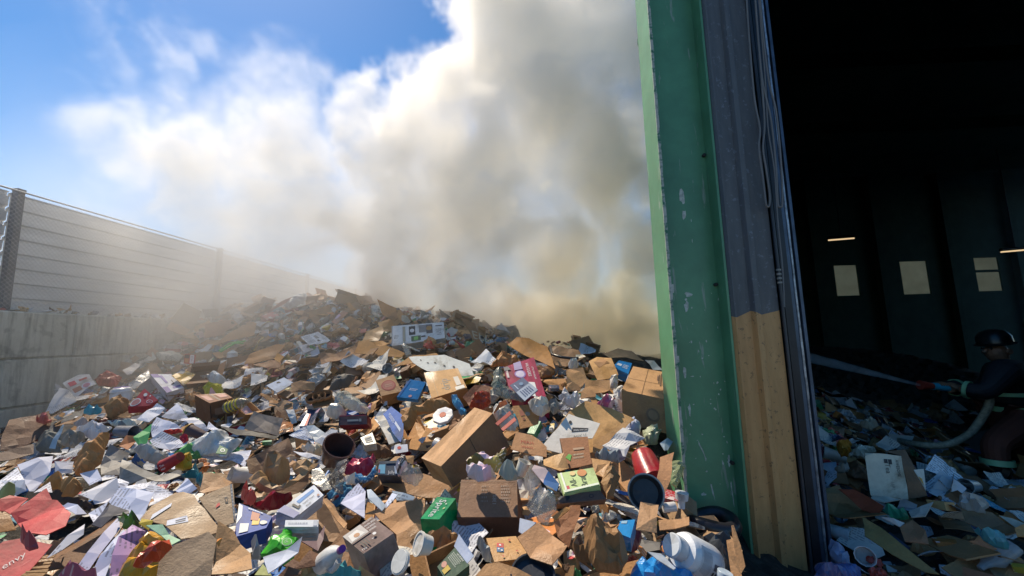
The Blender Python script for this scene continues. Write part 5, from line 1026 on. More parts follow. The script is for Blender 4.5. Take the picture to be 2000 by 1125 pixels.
for k, (a_, b_, c2) in enumerate(((745,770,(.5,.55,.62)),(772,800,(.55,.6,.7)),(802,822,(.4,.44,.5)))):
    W_ = [(540+k*3,b_+22),(765-k*3,b_+22),(770,a_),(545,a_+2)]
    box('E', W_, .035, c2, 'small_carton', 'carton', ['uppermost of three small pale cartons stacked above the green shopping bag','middle of three small pale cartons stacked above the green shopping bag','lowest of three small pale cartons stacked above the green shopping bag'][k], m='plain', lift=.3-.035*k, pr=[('l',.1,.3,.8,.7,1,(.25,.3,.4)),('r',.85,.1,.97,.9,(.3,.35,.45))])
sheet('E', [(570,825),(760,850),(810,780),(800,880),(760,960),(660,900)], (.13,.07,.09), 'dark_card', 'card', 'dark plum card behind the three small pale cartons', m='plain', lift=.16)
lump('E', [(385,975),(420,910),(540,808),(640,888),(600,945),(580,1060),(540,1050),(400,990)], (.06,.45,.03), 'green_bag', 'bag', 'lime green shopping bag with a white ring emblem at the bottom left of centre', m='plastic', lift=.24, bulge=.04, rnd=.012, short='the lime green bag')
into(sheet('E', [(505,900),(555,850),(610,890),(560,945)], (.06,.45,.03), 'emblem', 'print', 'white ring emblem printed on the lime green shopping bag', m='plastic', lift=.32, amp=0, jag=0, t=.001, pr=[('c',.5,.5,.42,(.6,.75,.55)),('c',.5,.5,.37,(.06,.45,.03)),('t',.3,.42,.2,'Lifta',W1,.9),('t',.34,.6,.14,'JUST',W1,.9)], prq=[(520,935),(600,920),(588,860),(510,870)]), 'the lime green bag')
sheet('E', [(393,1010),(560,935),(668,873),(640,960),(480,1085),(430,1125)], (.55,.6,.72), 'white_sheet', 'paper', 'white folded paper slanting across the lime green shopping bag', m='plain', lift=.36)
sheet('E', [(330,1125),(395,1050),(450,1125)], (.5,.52,.2), 'yellow_sheet', 'paper', 'pale yellow sheet corner at the bottom edge left of centre', m='plain', lift=.26)
lump('E', [(325,990),(300,900),(345,870),(385,960),(370,1000)], (.33,.37,.42), 'magazine', 'magazine', 'grey magazine corner left of the lime green shopping bag', m='print', lift=.24)
rm, A_, B_, r_ = lathe('E', (790,1045), (925,945), 64, [(0,0),(0,.85),(.05,.98),(.1,1),(.5,1),(.56,.97),(.72,.72),(.86,.36),(.93,.27),(1,.27),(1,0)], (.66,.67,.68), 'milk_jug', 'jug', 'white milk jug with a purple cap beside the coffee pod box', lift=.3, dY=-.15, n=16, parts=[('cap', [(.93,.34),(1.04,.34),(1.04,.0)], (.2,.04,.3), 'plastic')], short='the white milk jug')
g = G(); ax_ = (B_-A_).normalized(); tc = (CP-A_).normalized(); nn_ = (tc-ax_*tc.dot(ax_)).normalized(); up_ = nn_.cross(ax_); Lh = (B_-A_).length
hn_ = (nn_*.5-up_*.85).normalized(); g.tube([A_+ax_*(Lh*(.4+.5*t_))+hn_*r_*(.8+.42*math.sin(t_*math.pi)) for t_ in [q/8 for q in range(9)]], .011, (.62,.63,.64), 8); g.build('handle', 'plastic', rm, tuple(A_))
for k, P_ in enumerate(([(475,1125),(555,1058),(655,1105),(650,1125)],[(608,1075),(705,952),(803,985),(762,1062)],[(540,1050),(600,1000),(660,1040),(600,1080)])):
    sheet('E', P_, (.14,.075,.05), 'dark_flap', 'cardboard', ['dark brown flap at the bottom edge below the white paper','dark brown flap touching the white milk jug','small dark brown flap between the two larger dark flaps'][k], lift=.3-.03*k, tilt=.9)
lump('E', [(745,1135),(790,1075),(880,1040),(955,1010),(962,1080),(1100,1085),(1150,1135)], (.05,.3,.36), 'teal_film', 'film', 'teal blue film crumpled under the milk jug at the bottom edge', m='bag', lift=.2)
lathe('E', (1520,920), (1440,960), 66, [(0,0),(0,.8),(.8,.95),(.81,1.04),(.9,1.04),(.91,.98),(.92,1.06),(1,1.06),(1,.9),(.93,.88),(.93,0)], (.66,.66,.64), 'white_tub', 'tub', 'white ribbed plastic tub tipped on its side right of the coffee pod box', lift=.26, ax=(-.75,-.5,.4))
lathe('E', (1330,1030), (1395,1015), 72, [(0,0),(0,1),(.3,1),(.3,.9),(.36,.88),(.36,.0)], (.62,.64,.64), 'tub_cover', 'lid', 'round white lid on edge between the coffee pod box and the white tub', lift=.26, ax=(-.5,-.6,.5))
box('E', [(1572,1062),(1640,1170),(1790,1050),(1692,930)], .05, (.03,.08,.05), 'menu_carton', 'carton', 'dark green pictured menu carton with fine lettering at the bottom edge', m='plain', lift=.26, pr=[('l',.1,.5,.75,.85,5,(.35,.4,.35)),('c',.2,.25,.12,(.5,.25,.2)),('r',.35,.05,.6,.35,(.5,.35,.05)),('t',.3,.86,.1,'LA MORNI',W1,.8)], short='the dark green menu carton')
sheet('F', [(124,925),(158,843),(260,990),(215,1042)], (.58,.63,.76), 'white_card', 'card', 'clean bluish white card standing on the dark green menu carton', m='plain', lift=.36, tilt=1.)
lump('F', [(265,885),(310,880),(390,960),(385,1030),(330,1010)], (.4,.42,.42), 'fruit_carton', 'carton', 'pale carton with an orange picture left of the pizza carton', m='print', lift=.2)
# --- lower left
sheet('D', [(72,738),(182,660),(250,610),(292,588),(330,648),(358,650),(462,770),(430,862),(288,932),(180,880)], (.5,.045,.05), 'red_fruit_box', 'box', 'bright red fruit box lid folded up at the left edge', m='plain', lift=.26, tilt=.7, fold=(1.2,.1,.25), short='the red fruit box lid')
into(sheet('D', [(0,640),(60,610),(180,640),(72,735),(30,700),(0,700)], (.5,.05,.05), 'red_box_flap', 'box', 'narrow red flap behind the red fruit box lid at the left edge', m='plain', lift=.3), 'the red fruit box lid')
into(sheet('D', [(-40,690),(45,700),(98,840),(-40,850)], (.3,.17,.07), 'box_inside', 'cardboard', 'tan box inside showing left of the red fruit box lid', lift=.18), 'the red fruit box lid')
sheet('D', [(-60,960),(20,910),(120,885),(328,930),(240,1040),(140,1140),(-60,1140)], (.52,.04,.05), 'red_fruit_box', 'box', 'red fruit box side lettered envy in the lower left corner', m='plain', lift=.24, pr=[('t',.1,.42,.3,'envy',(.72,.6,.58),1.),('r',.62,.12,.97,.13,(.6,.2,.2))], prq=[(10,1170),(215,1030),(175,905),(-30,1010)], short='the envy-lettered red box')
lump('D', [(120,890),(185,870),(250,930),(170,945)], (.25,.05,.09), 'twisted_ribbon', 'wrapper', 'twisted pink and white net resting on the red fruit box', m='print', lift=.34)
for k in range(6):
    sheet('D', [(240-k*18,1000+k*22),(360-k*14,985+k*24),(352-k*14,1000+k*24),(225-k*18,1016+k*22)], (.3,.19,.09), 'cardboard_sheet', 'cardboard', ['topmost','second','third','fourth','fifth','lowest'][k]+' edge of the stack of six cardboard sheets right of the envy lettering', lift=.2, amp=0)
lump('D', [(468,470),(490,345),(560,285),(640,222),(705,230),(668,300),(640,402),(560,470),(500,482)], (.4,.24,.12), 'paper_bag', 'bag', 'standing golden brown paper lunch bag on the left', m='card', lift=.36, bulge=.09, rnd=.03, short='the golden paper lunch bag')
sheet('D', [(848,236),(965,158),(958,210),(930,298),(882,302)], (.08,.42,.13), 'green_paper', 'paper', 'bright green paper triangle sticking up on the left', m='plain', lift=.36, tilt=1.1, short='the green paper triangle')
sheet('D', [(752,300),(808,228),(855,240),(862,270),(812,320)], (.6,.23,.09), 'orange_card', 'card', 'orange card square touching the green paper triangle', m='plain', lift=.34, tilt=.9)
rc, A_, B_, r_ = lathe('D', (1150,362), (1042,425), 40, [(0,0),(0,.72),(.02,.75),(.96,1),(1,1.05),(1,.95),(.1,.7),(.1,0)], [(.2,.015,.02)]*2+[(.3,.02,.025)]*2+[(.55,.5,.5)]*4, 'coffee_cup', 'cup', 'red paper coffee cup with white lettering lying on grey paper', m='plain', lift=.36, short='the red coffee cup')
ax_ = (A_-B_).normalized(); tc = (CP-A_).normalized(); nn_ = (tc-ax_*tc.dot(ax_)).normalized(); up_ = nn_.cross(ax_)
pg = G(); ce = (A_+B_)/2+nn_*(r_*.88); Lc = (A_-B_).length
prints(pg, [ce-ax_*Lc*.3-up_*r_*.5, ce+ax_*Lc*.35-up_*r_*.5, ce+ax_*Lc*.35+up_*r_*.5, ce-ax_*Lc*.3+up_*r_*.5], nn_, [('t',.05,.5,.55,'Tim',W1,.8),('t',.05,.0,.5,'Hor',W1,.8)], off=.02); pg.build('print', 'ink', rc, tuple(A_))
lathe('D', (1300,235), (1200,190), 34, OPEN, (.1,.06,.06), 'brown_cup', 'cup', 'small dark brown cup with a yellow rim among white papers', lift=.34, m='plain', parts=[('rim', [(.97,1.),(.98,1.12),(1.02,1.12),(1.03,1.)], (.7,.4,.05), 'plastic')], short='the small yellow-rimmed cup')
lathe('D', (745,200), (850,208), 38, OPEN, (.2,.22,.27), 'roll_core', 'tube', 'grey cardboard roll with a dark hollow end on the left', lift=.3, m='plain')
lump('D', [(1040,205),(1100,185),(1178,200),(1110,222),(1060,215)], RED, 'red_ribbon', 'ribbon', 'bright red ribbon scrap on the white papers left of the yellow-rimmed cup', m='plain', lift=.36, bulge=.02)
lump('D', [(1145,240),(1190,225),(1200,265),(1170,275)], (.45,.02,.05), 'red_scrap', 'wrapper', 'small crimson scrap below the yellow-rimmed cup', m='plain', lift=.38, bulge=.02)
PP = [([(110,420),(240,380),(335,360),(320,470),(215,575),(185,580)],'stack of white printed pages on the far left'),
 ([(0,520),(110,430),(170,575),(60,600),(-20,590)],'bluish plastic-covered papers left of the stack of white pages'),
 ([(690,650),(760,575),(980,598),(888,782),(800,740)],'large punched white page with printed lines at the lower left'),
 ([(510,605),(690,520),(745,515),(760,585),(690,655),(605,658),(590,640)],'white page left of the large punched page'),
 ([(600,800),(560,720),(690,660),(640,740)],'narrow white page hanging below the large punched page'),
 ([(805,545),(960,530),(1110,590),(985,660),(965,600),(800,580)],'pale blue page above the large punched page on its right'),
 ([(1113,570),(1190,503),(1252,575),(1168,612)],'small square white page leaning above the kraft parcel'),
 ([(345,400),(470,400),(460,465),(350,460)],'pale blue folded page right of the stack of white pages'),
 ([(510,480),(620,440),(650,520),(570,540)],'small white page below the golden paper lunch bag'),
 ([(950,270),(1030,215),(1200,260),(1180,310),(980,310)],'white papers above the red coffee cup'),
 ([(960,160),(1000,110),(1160,180),(1040,230),(970,235)],'large white sheet behind the red ribbon scrap'),
 ([(1150,120),(1240,110),(1330,190),(1300,215),(1210,165)],'white sheet behind the yellow-rimmed cup'),
 ([(1315,190),(1330,140),(1420,195),(1370,215)],'small white sheet right of the yellow-rimmed cup'),
 ([(870,130),(1000,20),(1052,55),(950,150)],'greyish white page below the crimson drinks carton'),
 ([(1025,105),(1130,30),(1215,140),(1180,135)],'grey sheet standing behind the white papers'),
 ([(300,990),(430,870),(540,800),(530,860),(400,950)],'white page right of the envy lettering'),
 ([(385,670),(430,655),(555,720),(480,750)],'white page right of the red fruit box lid'),
 ([(490,1060),(560,980),(760,750),(765,830),(640,1000),(560,1100)],'tall lilac grey page below the large punched page'),
 ([(560,1125),(640,1000),(790,820),(800,900),(700,1040),(670,1125)],'broad pale blue page left of the purple page'),
 ([(210,590),(320,520),(330,600),(260,600)],'small white page between the stack and the red lid'),
 ([(1240,350),(1440,350),(1600,310),(1560,440),(1480,400),(1260,380)],'bluish thin sheet under the white plastic bag'),
 ([(800,580),(690,530),(760,500),(820,540)],'white scrap of page above the large punched page')]
for k, (P_, lab) in enumerate(PP):
    sheet('D', P_, [(.56,.59,.73),(.62,.65,.76),(.5,.55,.72),(.6,.6,.66)][k % 4] if k not in (17,) else (.4,.4,.55), 'paper_sheet', 'paper', lab, m='paper' if k not in (14,) else 'plain', lift=.27+.012*(k % 5), amp=.018, t=.002, jag=.002, short=('the large punched page' if k == 2 else 'the stack of white pages' if k == 0 else None))  # bluish tints put the skylit shade into the page colours
lump('D', [(485,205),(560,165),(640,160),(680,205),(610,245),(540,225)], (.66,.67,.74), 'crumpled_paper', 'paper', 'crumpled white paper ball above the golden paper lunch bag', m='plain', lift=.32, rnd=.035)
lump('D', [(475,150),(540,135),(570,160),(520,175)], (.6,.58,.66), 'paper_scrap', 'paper', 'small white curl above the crumpled white paper ball', m='plain', lift=.32)
lump('D', [(685,135),(760,150),(850,140),(870,165),(760,180)], (.45,.55,.55), 'green_white_wrap', 'wrapper', 'green and white wrap above the grey cardboard roll', m='print', lift=.3)
lump('D', [(385,235),(490,230),(540,250),(470,300),(400,280)], (.36,.33,.29), 'grey_paper', 'paper', 'beige crumpled paper left of the golden paper lunch bag', m='plain', lift=.28)
lump('D', [(215,280),(300,200),(400,240),(390,330),(240,330)], (.2,.21,.2), 'grey_film', 'film', 'grey crumpled film right of the dark open box on the left', m='plain', lift=.22)
sheet('D', [(0,275),(55,150),(130,120),(312,88),(332,165),(300,240),(180,300),(0,335)], (.15,.09,.065), 'dark_open_box', 'box', 'dark brown open box lying against the foot of the wall', lift=.3, tilt=.9, fold=(1.57,.05,.3), short='the dark open box by the wall')
sheet('D', [(-40,350),(0,340),(210,290),(215,345),(80,380),(-40,400)], (.1,.065,.055), 'dark_flap', 'cardboard', 'dark flap in front of the dark brown open box', lift=.24)
sheet('D', [(310,305),(398,160),(410,165),(350,310)], (.4,.5,.6), 'blue_strip', 'card', 'thin pale blue card on edge right of the dark open box', m='plain', lift=.34, tilt=1.1)
lump('D', [(530,80),(560,55),(650,62),(640,80),(560,95)], (.05,.33,.52), 'blue_bag', 'bag', 'small bright blue bag near the wall foot', m='bag', lift=.28)
lump('D', [(228,125),(300,110),(330,135),(280,148)], (.5,.15,.14), 'pink_bag', 'bag', 'small salmon pink bag on the dark open box', m='bag', lift=.38)
sheet('D', [(760,520),(780,400),(900,440),(1010,450),(1155,450),(1150,490),(1062,530),(920,490),(800,540)], (.33,.32,.3), 'grey_paper', 'paper', 'wide grey packing paper under the red coffee cup', m='plain', lift=.28, amp=.04, short='the grey packing paper')
sheet('D', [(640,400),(700,300),(830,330),(790,420),(760,500),(640,480)], (.3,.29,.28), 'grey_paper', 'paper', 'grey packing paper right of the golden paper lunch bag', m='plain', lift=.25, amp=.03)
lump('D', [(848,315),(880,298),(980,302),(1062,355),(1022,412),(920,380)], (.42,.42,.42), 'grey_clamshell', 'container', 'pale grey clamshell lid left of the red coffee cup', m='plastic', lift=.34, rnd=.006)
lump('D', [(1215,275),(1300,230),(1425,198),(1462,240),(1540,262),(1445,362),(1330,345),(1240,350)], (.62,.65,.68), 'plastic_bag', 'bag', 'translucent white plastic bag with a green square mark on the left', m='bag', lift=.36, rnd=.02, short='the white bag with a green mark')
into(sheet('D', [(1378,340),(1402,290),(1455,318),(1435,352)], (.03,.15,.06), 'green_label', 'label', 'dark green square label on the translucent white bag', m='plain', lift=.46, pr=[('c',.5,.5,.25,W1),('c',.5,.5,.17,(.03,.15,.06))]), 'the white bag with a green mark')
lump('D', [(1112,345),(1180,290),(1220,270),(1280,370),(1230,382),(1200,340)], (.12,.4,.14), 'green_tissue', 'tissue', 'pale green tissue leaf left of the translucent white bag', m='plain', lift=.34, bulge=.03)
lump('D', [(1120,430),(1180,350),(1222,375),(1215,430),(1160,442)], (.5,.33,.03), 'yellow_film', 'film', 'mustard yellow film right of the red coffee cup', m='bag', lift=.32)
lump('D', [(1160,480),(1250,440),(1290,500),(1270,550),(1240,490)], (.02,.28,.38), 'teal_wrap', 'wrapper', 'teal wrapper below the mustard yellow film', m='bag', lift=.26)
sheet('D', [(1275,580),(1300,470),(1345,470),(1480,520),(1440,560),(1300,600)], (.38,.25,.15), 'small_carton', 'cardboard', 'tan carton top above the standing kraft side', lift=.28)
sheet('D', [(900,760),(960,680),(1110,600),(1160,590),(1230,610),(1300,700),(1412,840),(1330,865),(1150,892),(1040,800)], (.36,.28,.2), 'kraft_parcel', 'box', 'large opened kraft parcel with white shipping labels at the lower left', lift=.22, pr=[('p',[(.28,.25),(.66,.34),(.69,.52),(.32,.42)],(.55,.6,.75)),('p',[(.44,.32),(.62,.37),(.63,.4),(.45,.35)],INK),('p',[(.45,.38),(.64,.43),(.65,.45),(.46,.4)],INK),('p',[(.04,.5),(.48,.86),(.52,.95),(.1,.7)],(.52,.58,.72)),('r',.1,.5,.96,.51,(.22,.16,.1))], prq=[(950,850),(1380,860),(1230,612),(930,700)], short='the labelled kraft parcel')
sheet('D', [(1268,622),(1478,538),(1502,780),(1408,812),(1350,740)], (.33,.26,.19), 'kraft_board', 'box', 'standing side of the kraft parcel with a black code square and red smear', lift=.34, tilt=.9, pr=[('r',.7,.5,.8,.68,INK),('r',.73,.54,.77,.62,K),('p',[(.3,.35),(.5,.45),(.5,.55),(.4,.5)],(.6,.07,.06)),('r',.93,.03,1.0,1,(.05,.07,.11)),('l',.94,.1,.99,.9,9,W1)], prq=[(1350,740),(1500,778),(1478,540),(1268,622)], short='the standing kraft side')
lump('D', [(265,545),(330,505),(400,500),(400,560),(300,570)], (.4,.26,.13), 'tan_carton', 'cardboard', 'left of two small tan moulded cartons below the stack of pages', m='card', lift=.26)
lump('D', [(385,560),(410,500),(540,560),(470,605),(400,600)], (.38,.25,.13), 'tan_carton', 'cardboard', 'right of two small tan moulded cartons below the stack of pages', m='card', lift=.26)
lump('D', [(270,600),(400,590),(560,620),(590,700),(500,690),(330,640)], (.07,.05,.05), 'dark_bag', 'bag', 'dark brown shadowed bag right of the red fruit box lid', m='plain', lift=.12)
sheet('D', [(590,800),(690,675),(820,700),(830,720),(720,740),(640,820)], (.04,.045,.08), 'dark_folder', 'folder', 'dark slate folder lying across the large punched page', m='plain', lift=.34)
lump('D', [(760,745),(790,728),(885,790),(880,835),(800,800)], (.06,.2,.03), 'leafy_packet', 'packet', 'green pictured packet below the large punched page', m='print', lift=.36)
sheet('D', [(885,795),(900,765),(968,775),(940,820)], (.6,.45,.05), 'yellow_card', 'card', 'small yellow card between the green packet and the kraft parcel', m='plain', lift=.37)
sheet('D', [(700,1135),(715,1020),(760,900),(848,808),(930,850),(940,900),(860,1000),(790,1135)], (.42,.27,.5), 'purple_paper', 'paper', 'lilac purple page with a small emblem at the bottom left', m='paper', lift=.3, amp=.03, short='the lilac purple page')
lump('D', [(740,1135),(820,1000),(900,890),(955,850),(1050,870),(1085,905),(1082,955),(1010,1040),(1000,1135)], (.62,.33,.03), 'yellow_bag', 'bag', 'bright yellow-orange plastic bag crumpled at the bottom left', m='bag', lift=.3, bulge=.05, rnd=.03, short='the yellow-orange bag')
lump('D', [(850,1055),(900,960),(970,920),(1080,898),(1085,940),(1050,985),(930,1060),(870,1075)], (.6,.07,.02), 'orange_bag', 'bag', 'vivid orange-red plastic fold on top of the yellow-orange bag', m='bag', lift=.4, bulge=.04, rnd=.02)
sheet('D', [(940,800),(1042,798),(1080,850),(1148,888),(1092,930),(1030,862)], (.35,.62,.42), 'mint_paper', 'paper', 'mint green paper above the yellow-orange bag', m='plain', lift=.38)
sheet('D', [(1000,1140),(1030,965),(1120,915),(1335,832),(1382,895),(1345,1140)], (.24,.195,.155), 'taupe_flap', 'cardboard', 'wide taupe box flap at the bottom edge left of centre', lift=.34, amp=.005, tilt=.9, short='the wide taupe flap')
sheet('D', [(1345,1140),(1372,960),(1400,825),(1480,860),(1600,985),(1602,1140)], (.36,.235,.13), 'tan_flap', 'cardboard', 'creased tan box flap at the bottom edge right of the taupe flap', lift=.3, fold=(.3,0,.3))
lump('D', [(370,1120),(420,1080),(560,1090),(640,1140),(380,1140)], (.35,.1,.18), 'pink_film', 'film', 'pink and white film at the bottom left edge', m='print', lift=.3)
lump('D', [(1530,600),(1560,580),(1625,640),(1600,665),(1560,650)], (.6,.12,.1), 'salmon_card', 'card', 'salmon card corner right of the standing kraft side', m='plastic', lift=.25)
lump('D', [(0,600),(30,565),(100,590),(60,610),(0,615)], (.4,.55,.3), 'green_tissue', 'tissue', 'pale lime tissue at the left edge', m='plain', lift=.26)
sheet('D', [(1000,1060),(920,1140),(880,1140),(920,1060)][0:0] or [(1380,885),(1410,890),(1392,925),(1375,905)], (.65,.25,.05), 'orange_tag', 'tag', 'tiny orange tag on the creased tan box flap', m='plain', lift=.42)
# --- inside the warehouse
rb = sheet('H', [(400,387),(500,384),(615,400),(640,520),(663,662),(540,650),(430,640)], (.62,.58,.46), 'white_sign_board', 'box', 'square white box panel with sideways print inside the warehouse', m='plain', lift=.3, n=(-.1,-.95,.3), pr=[('t',.2,.52,.2,'Tea',(.12,.1,.08),1.),('r',.1,.62,.22,.72,INK),('r',.1,.5,.2,.6,INK),('t',.1,.82,.13,'AWESOME',INK,.8),('t',.62,.6,.13,'1691',(.3,.28,.25),1.)], prq=[(402,390),(432,640),(660,660),(612,402)], short='the white box panel inside')
into(sheet('H', [(430,660),(450,640),(545,650),(620,660),(520,690)], (.6,.56,.46), 'panel_flap', 'card', 'white flap at the foot of the white panel inside the warehouse', m='plain', lift=.26), 'the white box panel inside')
sheet('H', [(510,372),(640,362),(692,452),(775,642),(665,662),(617,398)], (.22,.13,.08), 'brown_board', 'cardboard', 'brown box side right of the white panel inside the warehouse', lift=.26, n=(0,-.9,.4))
sheet('H', [(695,485),(752,480),(770,612),(740,560)], (.6,.58,.5), 'milk_carton', 'carton', 'white carton edge with an orange patch inside the warehouse', m='plain', lift=.34, n=(0,-.9,.4), pr=[('r',.0,.55,.5,.95,(.6,.3,.03))])
lump('H', [(225,335),(280,318),(318,340),(300,402),(250,400)], (.6,.25,.03), 'orange_bag', 'bag', 'orange plastic bag left of the white panel inside the warehouse', m='plain', lift=.3)
lump('H', [(300,402),(345,345),(450,350),(460,370),(390,410)], (.5,.47,.36), 'printed_bag', 'bag', 'pale speckled bag beside the orange bag inside the warehouse', m='print', lift=.3)
lump('H', [(355,210),(420,190),(488,212),(440,245)], (.5,.45,.35), 'cream_scrap', 'paper', 'cream scrap on the top of the inside rubbish behind the white panel', m='plain', lift=.3)
sheet('H', [(240,605),(340,602),(515,702),(480,762),(380,722)], (.33,.07,.03), 'red_board', 'cardboard', 'rust red panel below the white panel inside the warehouse', lift=.26)
lump('H', [(505,725),(560,712),(665,745),(640,778),(550,770)], (.03,.3,.2), 'green_bag', 'bag', 'green plastic bag below the white panel inside the warehouse', m='bag', lift=.28)
sheet('H', [(655,735),(810,684),(765,772),(680,775)], (.5,.48,.42), 'white_wrap', 'paper', 'white paper wedge right of the green bag inside the warehouse', m='plain', lift=.3)
sheet('H', [(495,760),(640,800),(610,825)], (.58,.55,.5), 'white_sliver', 'paper', 'thin white sliver below the green bag inside the warehouse', m='plain', lift=.32)
sheet('H', [(605,830),(690,782),(770,860),(785,935),(640,912)], (.26,.16,.1), 'brown_piece', 'cardboard', 'brown curled piece in the low middle of the inside rubbish', lift=.3)
sheet('H', [(380,760),(500,830),(640,950),(840,1110),(760,1100),(560,1000),(400,880)], (.24,.2,.09), 'olive_board', 'cardboard', 'long olive brown board sloping down inside the warehouse', lift=.24)
lump('H', [(1070,860),(1240,870),(1270,955),(1150,940)], (.08,.33,.4), 'teal_bag', 'bag', 'pale teal bag at the lower right inside the warehouse', m='bag', lift=.26)
sheet('H', [(1200,752),(1290,770),(1370,805),(1310,840)], (.55,.5,.4), 'cream_board', 'card', 'cream board near the right photo edge inside the warehouse', m='plain', lift=.28)
sheet('H', [(1300,840),(1370,810),(1390,880),(1310,880)], (.45,.28,.13), 'tan_corner', 'cardboard', 'tan corner at the right photo edge inside the warehouse', lift=.28)
sheet('H', [(980,715),(1160,745),(1330,860),(1230,880),(1000,800)], (.24,.18,.12), 'brown_sheet', 'cardboard', 'wide brown sheet at the right inside the warehouse', lift=.22)
sheet('H', [(1025,915),(1100,915),(1190,950),(1160,965)], (.4,.22,.12), 'tan_strip', 'cardboard', 'narrow tan slat with a red edge inside the warehouse', lift=.26)
lump('H', [(945,680),(1060,660),(1140,690),(1110,735),(990,720)], (.45,.48,.48), 'clear_bag', 'bag', 'greyish clear bag at the right inside the warehouse', m='bag', lift=.28)
lump('H', [(180,930),(260,960),(330,1060),(260,1070),(190,1000)], (.2,.3,.5), 'blue_bottle', 'bottle', 'bluish crushed bottle beside the door rail inside the warehouse', m='bag', lift=.24)
lump('H', [(100,1060),(250,1040),(380,1080),(370,1150),(80,1150)], (.05,.1,.3), 'blue_tarp', 'tarp', 'dark blue tarp at the bottom edge beside the door rail', m='bag', lift=.22)
lump('H', [(215,478),(290,445),(305,490),(240,500)], (.5,.47,.42), 'white_scrap', 'paper', 'white scrap left of the white panel inside the warehouse', m='plain', lift=.28)
# ================================================================ loose rubbish
BB = []
for q, Y in FOOT:
    xs_ = [p[0] for p in q]; ys_ = [p[1] for p in q]; BB.append((min(xs_), max(xs_), min(ys_), max(ys_), q, Y))
def covered(x, y, Y=None, pad=8):
    for b in BB:
        if b[0]-pad < x < b[1]+pad and b[2]-pad < y < b[3]+pad and (inpoly(x, y, b[4]) or inpoly(x, y+pad, b[4]) or inpoly(x, y-pad, b[4])): return True
    return False
CARD = [(.42,.26,.14),(.34,.21,.11),(.46,.3,.16),(.28,.17,.1),(.2,.12,.075),(.38,.26,.17),(.5,.31,.15),(.3,.22,.15)]
PAPER = [(.74,.75,.78),(.68,.69,.7),(.6,.62,.68),(.66,.63,.56),(.5,.52,.55),(.72,.72,.72),(.55,.52,.46)]
PRINT = [(.45,.04,.05),(.03,.15,.45),(.03,.3,.12),(.6,.42,.05),(.5,.5,.55),(.04,.28,.4),(.55,.2,.05),(.6,.6,.6),(.06,.08,.15),(.62,.58,.5),(.35,.03,.05)]
DARKC = [(.03,.03,.035),(.05,.045,.04),(.08,.08,.085),(.04,.05,.08),(.07,.04,.03)]
BAGC = [(.6,.62,.64),(.5,.52,.54),(.65,.66,.66),(.1,.3,.5),(.4,.42,.4),(.04,.04,.05),(.3,.32,.33),(.5,.07,.05),(.1,.35,.15)]
Z3 = Vector((0,0,1)); O3 = Vector((0,0,0))
def poly(nn, r, el=1.):
    a = random.uniform(0, 6); return [Vector((math.cos(a+i*2*math.pi/nn+random.uniform(-.25,.25))*r*random.uniform(.75,1.1)*el, math.sin(a+i*2*math.pi/nn+random.uniform(-.25,.25))*r*random.uniform(.75,1.1), 0)) for i in range(nn)]
def rect(w, h): 
    P = [Vector((-w/2,-h/2,0)),Vector((w/2,-h/2,0)),Vector((w/2,h/2,0)),Vector((-w/2,h/2,0))]
    return [p+Vector((random.uniform(-.04,.04),random.uniform(-.04,.04),0)) for p in P]
